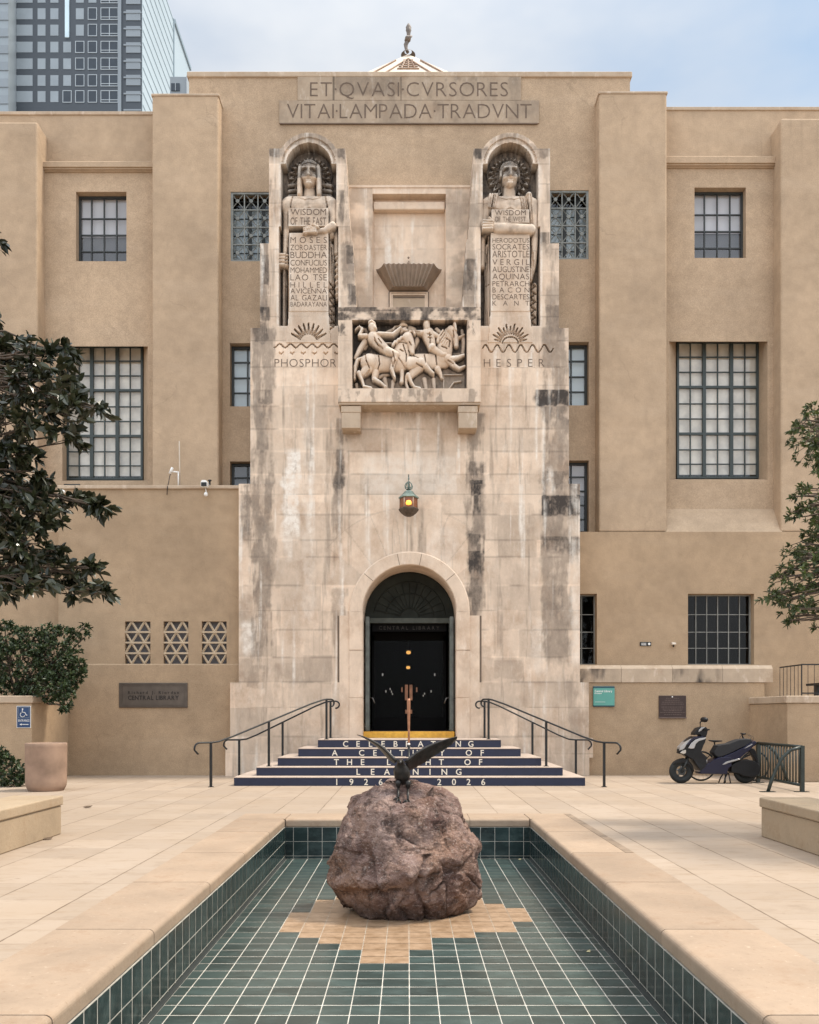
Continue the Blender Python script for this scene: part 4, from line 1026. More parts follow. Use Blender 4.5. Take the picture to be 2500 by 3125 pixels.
def blur(D, r):
    P_ = np.pad(D, r, mode='edge'); k = 2*r+1
    c = np.cumsum(np.pad(P_, ((1, 0), (0, 0))), 0); P_ = (c[k:]-c[:-k])/k
    c = np.cumsum(np.pad(P_, ((0, 0), (1, 0))), 1); return (c[:, k:]-c[:, :-k])/k
def cavity_shade(D):  # crease shade and ridge light for the colour, from the carved depth
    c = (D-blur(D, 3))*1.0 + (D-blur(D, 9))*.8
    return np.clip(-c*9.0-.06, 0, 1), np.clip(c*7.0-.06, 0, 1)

def pier(s):
    """s=-1 the left (East) pier, +1 the right (West) one; everything is laid out for the left and mirrored"""
    cx0 = 942.0 if s < 0 else 1558.0
    step = 2.1
    us = np.arange(-180, 310+0.1, step)                      # u: pixels from the niche axis, + toward the building's centre
    ys_ = np.arange(1122, 402, -step)
    U, PY_ = np.meshgrid(us, ys_)
    Xa = cx0 - s*U                                            # photo x
    keep_c = lambda u, y: ((y > 452) & (u > np.where(y < 741, -121, np.where(y < 1000, -148, -178))) & (u < np.where(y < 945, 112+(y-452)*0.063+ (y > 729)*4, 1250-942)) | ((np.hypot(u, y-500) < 96) & (y <= 500)))
    uc, yc = (U[:-1, :-1]+U[1:, 1:])/2, (PY_[:-1, :-1]+PY_[1:, 1:])/2
    keep = keep_c(uc, yc)
    D = np.zeros_like(U)
    # niche, half dome, channels
    dome = (np.hypot(U, PY_-504) < 69) & (PY_ < 540)
    nich = (np.abs(U) < 84) & (PY_ > 499) & (PY_ < 700)
    chan = (np.abs(U) < 90) & (PY_ >= 690) & (PY_ < 992)
    D[:] = np.where(nich | chan, -0.40, D); D[:] = np.where(dome & (PY_ <= 540), -0.36, D)
    moul = (np.hypot(U, PY_-500) > 76) & (np.hypot(U, PY_-500) < 82) & (PY_ < 498); D[moul] -= 0.03
    # halo
    th = np.arctan2(504-PY_, U); rr = np.hypot(U, PY_-520)
    tri = np.abs(((th/np.pi*11) % 1)-.5)*2
    halo = (rr < 44+22*tri) & (rr > 38+18*tri) & (PY_ < 585); D[:] = np.where(halo, np.maximum(D, -0.27), D)
    halo2 = (rr < 36+16*tri) & (PY_ < 585); D[:] = np.where(halo2, np.maximum(D, -0.31), D)
    if s < 0:
        for yy in (545, 562, 578):
            for su in (-1, 1):
                caps(D, U, PY_, [(su*34, yy-3), (su*64, yy)], 6.5, -0.36, 0.12)
    # body
    B = lambda pts, r, base, amp: caps(D, U, PY_, pts, r, base, amp)
    B([(-58, 618), (58, 618)], 32, -0.22, 0.20)
    ell(D, U, PY_, (0, 640), 70, 62, -0.26, 0.25)
    ell(D, U, PY_, (-30, 622), 32, 24, -0.10, 0.10); ell(D, U, PY_, (30, 622), 32, 24, -0.10, 0.10)
    body = (np.abs(U) < 66) & (PY_ > 640) & (PY_ < 1045); D[:] = np.where(body, np.maximum(D, -0.10), D)
    B([(0, 550), (0, 600)], [20, 24], -0.34, 0.21)
    if s < 0:
        B([(-68, 612), (-71, 700), (-74, 780)], [15, 11, 9], -0.30, 0.24)            # arm holding the staff
        B([(-76, 640), (-78, 985)], 7, -0.34, 0.16)
        for k in range(4): B([(-88, 772+k*10), (-66, 772+k*10)], 6.5, -0.22, 0.20)
        B([(70, 612), (74, 660), (66, 705)], [19, 17, 15], -0.28, 0.28)
        B([(84, 690), (84, 760)], 10, -0.30, 0.20); B([(88, 765), (86, 900)], 7, -0.32, 0.18)
        for k in range(7): ell(D, U, PY_, (86, 775+k*19), 9, 8, -0.26, 0.16)
        B([(62, 740), (62, 980)], 16, -0.34, 0.20)
        for k in range(6): cut(D, U, PY_, [(58, 850+k*26), (76, 866+k*26), (58, 878+k*26)], 2.6, 0.07)
    else:
        B([(70, 612), (78, 660), (76, 700)], [20, 18, 17], -0.28, 0.28)
        B([(-70, 612), (-76, 690), (-72, 790), (-66, 830)], [20, 16, 12, 9], -0.28, 0.28)
        for k in range(4): B([(-64+k*4, 815+k*3), (-66+k*4, 846+k*4)], 4, -0.16, 0.14)
        B([(-58, 590), (-66, 640), (-62, 690)], 10, -0.14, 0.16)
        for k in range(5): cut(D, U, PY_, [(-30-k*8, 592), (-44-k*6, 690)], 2.2, 0.05)
        for k in range(4): B([(40+k*7, 590), (48+k*6, 630)], 4, -0.10, 0.12)
        B([(84, 700), (86, 800)], 12, -0.34, 0.22); B([(64, 740), (64, 980)], 13, -0.34, 0.20); B([(-74, 860), (-72, 985)], 14, -0.34, 0.20)
        for k in range(6): cut(D, U, PY_, [(-64, 850+k*24), (-80, 862+k*24), (-64, 872+k*24)], 2.4, 0.07)
    # robe sides carried down past the tablet
    for k in range(5):                                         # folds down the robe, muscle and hem lines
        for su in (-1, 1): cut(D, U, PY_, [(su*(61+k*3), 700+k*22), (su*(63+k*3.2), 860), (su*(62+k*3), 990)], 1.4, 0.05)
    cut(D, U, PY_, [(-34, 598), (-12, 606), (0, 603), (12, 606), (34, 598)], 1.6, 0.02)
    cut(D, U, PY_, [(-44, 634), (-22, 642), (0, 632), (22, 642), (44, 634)], 1.6, 0.025)
    for su in (-1, 1): cut(D, U, PY_, [(su*50, 594), (su*56, 625), (su*54, 660)], 2.0, 0.05)
    # tablets
    tb = (np.abs(U) < 60) & (PY_ > 712) & (PY_ < 1046); D[:] = np.where(tb, np.maximum(D, 0.035), D)
    D[:] = np.where((np.abs(U) < 60.5+(PY_-950)*0.08) & (PY_ >= 950) & (PY_ < 1046), 0.02, D)
    if s < 0: bk = (np.abs(U) < 61) & (PY_ > 637) & (PY_ < 694)
    else: bk = (np.abs(U) < 58) & (PY_ > 642) & (PY_ < 684)
    D[:] = np.where(bk, np.maximum(D, 0.07), D)
    if s < 0:
        gap = (np.abs(U) < 61) & (PY_ >= 694) & (PY_ < 703); D[:] = np.where(gap, -0.16, D)
        B([(74, 690), (50, 706), (20, 710)], [11, 9, 7], 0.02, 0.11)
        for k in range(4): B([(24, 704+k*3.6), (2-k*5, 700+k*5.5), (-14+k*3, 704+k*5)], [4.6, 4, 3.2], 0.05, 0.11)
        B([(30, 702), (16, 694)], [4.6, 3.6], 0.08, 0.11)
    else:
        B([(-62, 702), (40, 699)], [15, 16], 0.02, 0.12)
        B([(40, 699), (76, 686)], [15, 14], 0.0, 0.12)
        for k in range(4): B([(58, 684+k*7), (84, 682+k*8)], 4.4, 0.08, 0.10)
        B([(56, 684), (66, 673)], [5, 4], 0.08, 0.10)
    # head with a face
    hy = 522
    if s < 0:
        ell(D, U, PY_, (0, 505), 33, 32, -0.24, 0.26)
        for su in (-1, 1): B([(su*26, 500), (su*29, 540), (su*30, 584)], [9, 9, 8], -0.24, 0.22)
        for k in range(9):
            u0 = -24+k*6; cut(D, U, PY_, [(u0, 484+abs(u0)*.25), (u0*1.02, 497+abs(u0)*.15)], 1.3, 0.03)
        cut(D, U, PY_, [(-30, 500), (0, 495), (30, 500)], 2.0, 0.035)
    else:
        ell(D, U, PY_, (0, 508), 31, 32, -0.24, 0.26)
        for k in range(11):
            u0 = -28+k*5.6; cut(D, U, PY_, [(u0*.5, 478+abs(u0)*.15), (u0, 500+abs(u0)*.25)], 1.5, 0.035)
    ell(D, U, PY_, (0, 524), 25, 40, -0.22, 0.28)
    B([(-17, 512), (17, 512)], 4.5, 0.005, 0.05)
    for su in (-1, 1):
        ell(D, U, PY_, (su*13, 536), 10, 9, -0.03, 0.06)
        m = ((U-su*10.5)/7.5)**2+((PY_-519)/4.6)**2 < 1; D[:] = np.where(m, D-0.040, D)
        ell(D, U, PY_, (su*10.5, 519.5), 4.8, 2.6, -0.030, 0.045)
        if s > 0: B([(su*27, 516), (su*27, 530)], 4, -0.16, 0.10)
    B([(0, 514), (0, 535)], [3.4, 5.4], 0.02, 0.085)
    B([(-8, 545), (8, 545)], 2.6, 0.0, 0.06); B([(-6, 549.5), (6, 549.5)], 2.6, 0.0, 0.055)
    ell(D, U, PY_, (0, 556), 10, 6, -0.01, 0.06)
    cut(D, U, PY_, [(-9, 547.2), (9, 547.2)], 1.3, 0.03)
    # sunburst, waves below the tablet
    if s < 0:
        for k in range(9):
            a = math.radians(28+k*15.5); r0, r1 = 27, 62
            p0 = (math.cos(a-.10)*r0, 1046-math.sin(a-.10)*r0); p1 = (math.cos(a)*r1*.95, 1046-math.sin(a)*r1*.95); p2 = (math.cos(a+.10)*r0, 1046-math.sin(a+.10)*r0)
            cut(D, U, PY_, [p0, p1, p2], 2.0, 0.06)
        wv = [(-105+i*5, 1054+6*math.cos(i*5/33*2*math.pi)) for i in range(40)]
        cut(D, U, PY_, wv, 1.9, 0.05)
        for k in range(6): cut(D, U, PY_, [(-90+k*34, 1075), (-84+k*34, 1079), (-78+k*34, 1074)], 1.7, 0.05)
    else:
        for k in range(13):
            a = math.radians(12+k*13); r0, r1 = 30, 50+8*(k % 2)
            p0 = (math.cos(a-.09)*r0, 1046-math.sin(a-.09)*r0*.9); p1 = (math.cos(a)*r1, 1046-math.sin(a)*r1); p2 = (math.cos(a+.09)*r0, 1046-math.sin(a+.09)*r0*.9)
            cut(D, U, PY_, [p0, p1, p2], 1.7, 0.05)
        cut(D, U, PY_, [(math.cos(math.radians(a))*24, 1046-math.sin(math.radians(a))*18) for a in range(0, 181, 15)], 1.8, 0.05)
        for k in range(6):
            x0 = 85-k*36
            cut(D, U, PY_, [(x0-36*t, 1063-13*math.sin(t*2*math.pi)*(1-.2*t)) for t in np.linspace(0, 1, 12)], 1.8, 0.05)
    tone, stain_shade, lite = stone_attrs(Xa, PY_, seed=2+s, fan=False)
    # shade of the hollows and light on the ridges, painted over the weather stains
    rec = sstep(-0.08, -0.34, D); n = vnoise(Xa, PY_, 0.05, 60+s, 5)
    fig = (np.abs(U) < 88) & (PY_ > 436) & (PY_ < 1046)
    stain_shade = np.where(fig, stain_shade*0.25+.26*sstep(.35, .65, n)*(PY_ < 720)+.10, stain_shade); tone = np.where((np.abs(U) < 70) & (PY_ > 480) & (PY_ < 1046), tone*.3, tone)
    stain_shade = np.clip(np.maximum(stain_shade, rec*(0.62+0.45*n)), 0, 1)
    stain_shade = np.maximum(stain_shade, np.where(dome | ((np.abs(U) < 84) & (PY_ < 590) & (PY_ > 499) & (D < -0.2)), 0.85, 0))
    so, hi = cavity_shade(np.where(keep_c(U, PY_), D, 0)); so = so*np.where(np.hypot(U/27, (PY_-520)/46) < 1, .12, 1.0); fm = (np.abs(U) < 100) & (PY_ > 440) & (PY_ < 1060)
    stain_shade = np.clip(np.maximum(stain_shade, so*.85*fm), 0, 1); lite = np.maximum(lite*(1-.7*fm), hi*.55*fm)
    face = (np.hypot(U/30, (PY_-518)/46) < 1); stain_shade = np.maximum(stain_shade, face*(0.12+.2*(n-.5)))
    YY = YF - D
    if s < 0: xs = Xa[0]; o = (lambda A: A)
    else: xs = Xa[0][::-1]; o = (lambda A: A[:, ::-1])
    st = hf('statue', M['stone'], lib, gx(xs), gz(ys_), o(YY), o(keep), 22.15, {'tone': o(tone), 'stain_shade': o(stain_shade), 'lite': o(lite)})
    # lettering of the tablets
    t = MB(); yb = YF-0.07-0.004; yt = YF-0.035-0.004
    if s < 0:
        for k, (str_, y0, y1) in enumerate((("WISDOM", 641, 660), ("OF THE EAST", 667, 690))):
            lettering(t_ := MB(), str_, gx(cx0-54), gx(cx0+54), gz(y1), gz(y0), yb, 0.02, -0.006); t_.build('lettering', M['incised'], st)
        rows_ = ["MOSES", "ZOROASTER", "BUDDHA", "CONFUCIUS", "MOHAMMED", "LAO TSE", "HILLEL", "AVICENNA", "AL GAZALI", "BADARAYANA"]
        yy = [(724, 743), (748, 765), (769, 789), (794, 812), (817, 834), (838, 857), (862, 879), (881, 897), (901, 918), (922, 937)]
        for r_, (y0, y1) in zip(rows_, yy): lettering(t_ := MB(), r_, gx(cx0-55), gx(cx0+56), gz(y1), gz(y0), yt, 0.02, -0.010, maxw=1.2); t_.build('lettering', M['incised'], st)
        lettering(t, "PHOSPHOR", gx(838), gx(1026), gz(1119), gz(1094), YF-0.004, 0.02, -0.014, maxw=1.1)
    else:
        for k, (str_, y0, y1) in enumerate((("WISDOM", 645, 661), ("OF THE WEST", 665, 680))):
            lettering(t_ := MB(), str_, gx(cx0-48), gx(cx0+46), gz(y1), gz(y0), yb, 0.02, -0.006); t_.build('lettering', M['incised'], st)
        rows_ = ["HERODOTUS", "SOCRATES", "ARISTOTLE", "VERGIL", "AUGUSTINE", "AQUINAS", "PETRARCH", "BACON", "DESCARTES", "KANT"]
        yy = [(728, 742), (746, 763), (766, 787), (792, 810), (814, 832), (836, 854), (859, 875), (878, 894), (899, 915), (919, 934)]
        for r_, (y0, y1) in zip(rows_, yy): lettering(t_ := MB(), r_, gx(cx0-55), gx(cx0+57), gz(y1), gz(y0), yt, 0.02, -0.010, maxw=1.2); t_.build('lettering', M['incised'], st)
        lettering(t, "HESPER", gx(1477), gx(1662), gz(1119), gz(1094), YF-0.004, 0.02, -0.014, maxw=1.1)
    t.build('lettering', M['incised'], st)
    return st
st_e = pier(-1); st_w = pier(1)
st_e['label'] = 'carved statue with headcloth holding an open book on the left pier'
st_w['label'] = 'carved statue with short hair and crossed forearm on the right pier'

# ---- the recessed stone panel between the piers, its canopy and blind window
YN = 22.05
def nx(px): return PX(px, YN)
def nz_(py): return PZ(py, YN)
pm = MB()
def stone_rect(name, px0, px1, py0, py1, Y, yback, seed, stain_f=None):
    step = 3.0
    xs = np.arange(px0, px1+.1, step); xs[-1] = px1; ys2 = np.arange(py1, py0-.1, -step); ys2[-1] = py0
    A, B_ = np.meshgrid(xs, ys2)
    tone, stain_shade, lite = stone_attrs(A, B_, seed=seed, fan=False)
    tone = tone*0.5+0.06; stain_shade = stain_shade*0.15
    if stain_f is not None: stain_shade = np.maximum(stain_shade, stain_f(A, B_))
    return hf(name, M['stone'], lib, [PX(v, Y) for v in xs], [PZ(v, Y) for v in ys2], np.full_like(A, Y), None, yback, {'tone': tone, 'stain_shade': stain_shade, 'lite': lite})
lint_st = lambda A, B_: 0.30*sstep(.35, .6, vnoise(A, B_, .02, 8, 4))*((A < 1140) | (A > 1355))
stone_rect('niche_panel', 1040, 1137, 573, 945, YN, 22.44, 12, lint_st); stone_rect('niche_panel', 1361, 1470, 573, 945, YN, 22.44, 13, lint_st)
stone_rect('niche_panel', 1137, 1361, 573, 591, YN, 22.44, 14)
stone_rect('niche_panel', 1125, 1375, 585, 950, YN+0.28, 22.45, 15)
MB().prism([(YN-0.02, nz_(573)), (YN-0.02, nz_(566)), (22.45, nz_(561)), (22.45, nz_(573))], nx(1042), nx(1468), 'x').build('niche_ledge', M['stone'], lib)
MB().box(nx(1139), nx(1359), YN+0.10, YN+0.279, nz_(632), nz_(607)).build('niche_lintel', M['stone'], lib, bevel=0.02)
for a, b_ in ((1128, 1137), (1361, 1370)):
    MB().prism([(nx(a), YN+0.012), (nx(b_), YN+0.012), (nx(b_ + (4 if b_ < 1200 else 0)), YN+0.279), (nx(a - (0 if b_ < 1200 else 4)), YN+0.279)], nz_(945), nz_(632), 'z').build('niche_jamb', M['stone'], lib)
# fluted canopy
cn = MB(); n = 26; Yc = YN+0.25
top = []; bot = []
for i in range(n+1):
    u = i/n; sgn = -1 if i % 2 else 1
    xt = 1150+u*(1346-1150); xb = 1187+u*(1306-1187)
    dep = 0.30*min(1.0, (1-abs(2*u-1))/0.22+0.03); rip = sgn*0.024
    top.append((nx(xt), Yc-dep*1.45+rip, nz_(816))); bot.append((nx(xb), Yc-dep*0.85+rip, nz_(874)))
vs = top+bot
cn.add(vs, [(i, i+1, n+1+i+1, n+1+i) for i in range(n)])
crown = []
for i in range(n+1):
    u = i/n; e = abs(2*u-1); yy = 797+12*e**1.2 - 0 - 16*max(0, 1-e/0.13)**1.5 if e > .0 else 781
    xt = 1146+u*(1350-1146)
    crown.append((nx(xt), Yc-0.04, nz_(min(814, yy))))
cn.add(top+crown, [(i+1, i, n+1+i, n+1+i+1) for i in range(n)])
cn.ball((nx(1247), Yc-0.12, nz_(778)), 0.028, 8, 6)
cn.add(bot+[(nx(1187), Yc, nz_(874)), (nx(1306), Yc, nz_(874))], [tuple(range(n+1))+(n+2, n+1)])
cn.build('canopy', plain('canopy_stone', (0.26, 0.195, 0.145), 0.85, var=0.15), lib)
wm = MB(); Yw = YN+0.26
for a, b_, c, d, e in ((1189, 1307, 876, 950, .05), (1194, 1302, 882, 950, .03)):
    wm.box(nx(a), nx(a+5), Yw-e, Yw, nz_(d), nz_(c)); wm.box(nx(b_-5), nx(b_), Yw-e, Yw, nz_(d), nz_(c)); wm.box(nx(a+5), nx(b_-5), Yw-e, Yw, nz_(c+5), nz_(c))
wmf = wm.build('blind_window', M['stone'], lib)
gl_ = MB()
for a, b_ in ((1186, 1189), (1307, 1310), (1197, 1199), (1297, 1299)): gl_.box(nx(a), nx(b_), Yw-.02, Yw-.005, nz_(950), nz_(876))
gl_.box(nx(1189), nx(1307), Yw-.052, Yw-.049, nz_(879), nz_(876)); gl_.box(nx(1199), nx(1297), Yw-.03, Yw-.019, nz_(896), nz_(891)); gl_.build('recess_line', M['dark_line'], wmf)
MB().box(nx(1199), nx(1297), Yw-0.02, Yw+0.01, nz_(950), nz_(893)).build('panel', M['band'], wmf)

# ---- balcony box with the relief of the riders
YBX = 20.9; KB = YBX/FPX
def bx(px): return (px-VX)*KB
def bz(py): return EYE+(HY-py)*KB
step = 1.7
xs = np.arange(1032, 1468.1, step); ys2 = np.arange(1226, 936.9, -step)
A, B_ = np.meshgrid(xs, ys2)
D = np.zeros_like(A)
fld = (A > 1076) & (A < 1426) & (B_ > 977) & (B_ < 1186)
D[fld] = -0.32
def q(p): return (980+p[0]/3.194, 900+p[1]/3.194)
def S(pts, r, base, amp):
    pts = [q(p) for p in pts]; r = [x/3.194 for x in r] if isinstance(r, (list, tuple)) else r/3.194
    amp *= .82; T = np.full_like(D, -9.0); caps(T, A, B_, pts if len(pts) > 1 else pts*2, r if not isinstance(r, list) or len(pts) > 1 else r*2, base, amp)
    D[:] = np.where(fld, np.maximum(D, T), D)
def E(c, rx, ry, base, amp, rot=0):
    T = np.full_like(D, -9.0); ell(T, A, B_, q(c), rx/3.194, ry/3.194, base, amp, rot); D[:] = np.where(fld, np.maximum(D, T), D)
# ground plate and low background forms
S([(1200, 740), (1200, 890)], 6, -.30, .06); S([(1200, 735), (1385, 735)], 6, -.30, .06); S([(1250, 880), (1300, 810), (1370, 800)], 9, -.30, .07)
S([(420, 300), (470, 360), (420, 470)], [30, 34, 26], -.30, .10); S([(640, 330), (690, 300), (760, 330)], [26, 22, 20], -.30, .12); S([(700, 300), (720, 270), (770, 262)], [16, 12, 9], -.28, .14)
S([(860, 275), (900, 300), (930, 400), (900, 480)], [30, 36, 34, 24], -.30, .12); S([(1130, 290), (1160, 320)], [22, 24], -.30, .12); S([(1380, 300), (1400, 420), (1390, 520)], [20, 26, 20], -.31, .10)
S([(620, 780), (640, 880)], [26, 18], -.31, .09); S([(700, 800), (690, 890)], [22, 16], -.31, .09); S([(1010, 780), (1030, 890)], [26, 18], -.31, .09); S([(1100, 780), (1110, 890)], [22, 16], -.31, .09); S([(340, 830), (350, 900)], [20, 16], -.31, .08)
S([(560, 760), (600, 740), (700, 730)], [22, 20, 16], -.31, .09); S([(780, 262), (800, 250), (830, 262)], [20, 24, 16], -.24, .16)
# far horse
S([(930, 620), (1060, 610), (1200, 590)], [90, 82, 85], -.30, .20)
S([(1190, 560), (1215, 430), (1255, 330)], [90, 78, 58], -.28, .22)
S([(1270, 310), (1315, 380), (1322, 460)], [46, 34, 24], -.26, .24); S([(1305, 262), (1318, 320)], [18, 14], -.2, .2)
S([(1240, 590), (1300, 660), (1350, 690), (1405, 665)], [46, 26, 19, 13], -.22, .20); S([(1280, 600), (1340, 585), (1395, 560)], [30, 22, 14], -.20, .19)
S([(950, 660), (880, 745), (850, 765)], [64, 34, 28], -.24, .18); S([(850, 760), (880, 830), (910, 875), (965, 892)], [26, 17, 15, 17], -.2, .19); S([(835, 765), (830, 830), (850, 888)], [20, 14, 14], -.26, .16)
S([(1140, 690), (1165, 730), (1180, 775)], [34, 22, 14], -.26, .16)
for k in range(5): S([(1190+k*14, 320+k*22), (1150+k*12, 380+k*26)], 11, -.2, .13)
# far rider
S([(1045, 350), (1085, 480)], [66, 42], -.24, .25); S([(1030, 262), (1036, 300)], [36, 30], -.22, .26); E((1085, 490), 42, 38, -.2, .23)
S([(990, 345), (900, 338), (800, 318)], [26, 19, 15], -.22, .22); S([(1100, 355), (1150, 380), (1140, 430)], [30, 22, 18], -.22, .18); S([(1340, 385), (1400, 350)], [16, 12], -.28, .14)
S([(1095, 500), (1180, 560), (1220, 560)], [36, 30, 22], -.2, .21)
# near horse
S([(480, 635), (620, 640), (770, 630)], [92, 80, 88], -.24, .24); E((470, 630), 92, 84, -.2, .24)
S([(770, 610), (790, 500), (835, 415)], [100, 78, 58], -.24, .26)
S([(845, 395), (880, 470), (885, 540)], [56, 38, 26], -.2, .26); S([(900, 345), (912, 372)], 11, -.1, .14)
S([(455, 690), (400, 745), (372, 755)], [56, 32, 24], -.2, .22); S([(368, 745), (400, 820), (415, 872)], [24, 16, 15], -.18, .22); S([(415, 875), (485, 897)], [15, 18], -.18, .2)
S([(530, 720), (515, 795)], [40, 26], -.24, .17); S([(515, 795), (590, 838), (625, 872)], [24, 17, 15], -.22, .18); E((626, 880), 19, 22, -.2, .18)
S([(870, 640), (980, 630), (1030, 680)], [64, 46, 28], -.2, .24); S([(1030, 680), (1065, 720), (1095, 745)], [24, 17, 15], -.18, .22)
S([(785, 690), (790, 760), (785, 815)], [28, 20, 22], -.24, .16)
S([(400, 592), (350, 610), (328, 680), (322, 790)], [18, 20, 21, 14], -.24, .2)
for k in range(6): S([(700+k*32, 475-k*24), (722+k*30, 440-k*20)], 15, -.14, .14)
# near rider
S([(510, 400), (570, 460), (655, 545)], [62, 52, 44], -.16, .26); S([(500, 296), (508, 330)], [42, 34], -.16, .28); S([(470, 268), (492, 255), (520, 275)], 14, -.1, .2); S([(522, 318), (536, 330)], 11, .0, .1)
S([(560, 372), (700, 374), (775, 305)], [24, 19, 13], -.14, .22); S([(440, 385), (372, 380), (402, 312), (372, 292)], [24, 18, 15, 10], -.16, .2)
for k in range(4): S([(352+k*8, 300-k*4), (330+k*14, 322-k*14)], 7, -.18, .14)
S([(650, 540), (730, 575), (722, 620)], [44, 38, 30], -.12, .24); S([(715, 620), (688, 715), (718, 792)], [28, 20, 12], -.1, .2)
S([(425, 420), (372, 500), (325, 585)], [30, 26, 16], -.24, .16); S([(620, 448), (690, 445)], 8, -.2, .12); S([(780, 318), (820, 300)], [30, 22], -.26, .2)
for a_, b__ in (((665, 480), (780, 320)), ((520, 420), (560, 500)), ((850, 520), (880, 560)), ((750, 600), (820, 690)), ((840, 460), (760, 440))):
    cut(D, A, B_, [q(a_), q(b__)], 1.6, .04)
for pp in (((520, 440), (545, 470), (600, 520)), ((560, 430), (590, 470)), ((430, 560), (440, 640), (470, 700)), ((560, 570), (570, 660), (555, 700)), ((700, 560), (720, 640), (700, 690)), ((800, 470), (830, 560), (830, 640)), ((860, 450), (880, 480)), ((900, 560), (950, 600)),
           ((1010, 550), (1020, 640)), ((1120, 560), (1130, 650)), ((1040, 370), (1075, 375)), ((1045, 400), (1080, 405)), ((1060, 360), (1065, 450)), ((1180, 480), (1230, 500)), ((1220, 400), (1260, 420), (1250, 480)), ((1290, 330), (1300, 390)), ((1240, 620), (1290, 650)), ((930, 660), (990, 680)), ((470, 720), (430, 760)), ((690, 640), (700, 700)), ((770, 520), (800, 540)), ((600, 400), (700, 396)), ((850, 330), (960, 345))):
    cut(D, A, B_, [q(v) for v in pp], 1.9, .06)
tone, stain_shade, lite = stone_attrs(A, B_, seed=21, fan=False)
n = vnoise(A, B_, 0.03, 33, 5); n3 = vnoise(A, B_*0.5, 0.05, 34, 5)
rec = sstep(-.20, -.32, D)  # shade of the deep field painted into the relief's colour
stain_shade = np.maximum(stain_shade*.3, rec*(.70+.40*n)*np.where(B_ < 1060, 1.15, .75))
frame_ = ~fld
stain_shade = np.maximum(stain_shade, frame_*sstep(.34, .58, n+.12*(B_ < 950))*(B_ < 977)*.85)
stain_shade = np.maximum(stain_shade, frame_*sstep(.50, .64, n3)*((B_ < 1025) & ((A < 1080) | (A > 1420)))*.8)
stain_shade = np.maximum(stain_shade, frame_*sstep(.52, .66, n3)*(B_ > 1186)*.45)
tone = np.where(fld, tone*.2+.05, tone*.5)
so, hi = cavity_shade(D); stain_shade = np.clip(np.maximum(stain_shade, so*.95*fld), 0, 1); lite = hi*.7*fld
KEEP = None
xsw, zsw = bx(xs), bz(ys2)
bal = hf('balcony_relief', M['stone'], lib, xsw, zsw, YBX-D, KEEP, YF+0.02, {'tone': tone, 'stain_shade': stain_shade, 'lite': lite})
MB().prism([(YBX+0.03, bz(1226)-0.001), (YBX+0.03, bz(1233)), (YF+0.05, bz(1236)), (YF+0.05, bz(1226)-0.001)], bx(1034), bx(1466), 'x').build('soffit', M['band'], bal)
MB().box(bx(1076), bx(1426), YBX+0.005, YBX+0.30, bz(1186.5)-.01, bz(1186.5)+0.012).build('ledge', M['stone'], bal)
for a, b_ in ((1042, 1100), (1400, 1457)):
    m = MB(); m.box(bx(a), bx(b_), YBX+0.06, YF+0.05, bz(1304), bz(1256)); m.box(bx(a)-.012, bx(b_)+.012, YBX+0.05, YF+0.05, bz(1256), bz(1236)); m.build('corbel', M['band'], bal, bevel=0.01)

# ---- door: archivolt, jambs, deep reveal, doors
def rx(px): return gx(px)
ar = MB(); n = 48; yF, yBk = YT-0.09, 22.45
cxw, czw, r0, r1 = gx(ACX), gz(ACY), AR0*K, AR1*K
rad = [(r0, yBk), (r0, yF+0.03), (r0+0.02, yF), (r1-0.03, yF), (r1, yF+0.03), (r1, YT+0.05)]
vs = []
for i in range(n+1):
    a = math.pi*i/n
    for r_, y in rad: vs.append((cxw+r_*math.cos(a), y, czw+r_*math.sin(a)))
m_ = len(rad)
ar.add(vs, [(i*m_+k, i*m_+k+1, (i+1)*m_+k+1, (i+1)*m_+k) for i in range(n) for k in range(m_-1)], False)
aro = ar.build('arch_surround', M['stone'], lib)
for deg in (78, 102, 40, 140):
    a = R(deg); MB().tube([(cxw+(r0+.02)*math.cos(a), yF-0.001, czw+(r0+.02)*math.sin(a)), (cxw+(r1-.03)*math.cos(a), yF-0.001, czw+(r1-.03)*math.sin(a))], 0.006, 4).build('joint', M['dark_line'], aro)
zl = 0.93
for s in (-1, 1):
    a, b_ = (cxw-r1-0.0, cxw-r0) if s < 0 else (cxw+r0, cxw+r1)
    j = MB(); j.box(a, b_, yF+0.0, yBk, gz(1985), czw); j.box(a, b_, yF+0.012, yBk, gz(2130), gz(1985)-.006); j.box(a, b_, yF+0.004, yBk, zl, gz(2130)-.006)
    j.build('jamb', M['stone'], lib, bevel=0.008)
    gm = MB(); c0, c1 = sorted((cxw+s*(r1+0.002), cxw+s*(AR1+30)*K))
    gm.box(c0, c1, YT-0.055, YT-0.006, zl, gz(1880)); gm.build('jamb', M['stone'], lib)
    g0, g1 = sorted((cxw+s*(AR1+30)*K, cxw+s*(AR1+36)*K))
    MB().box(g0, g1, YT-0.012, YT+0.02, zl, gz(1880)).build('jamb_groove', M['dark_line'], lib)
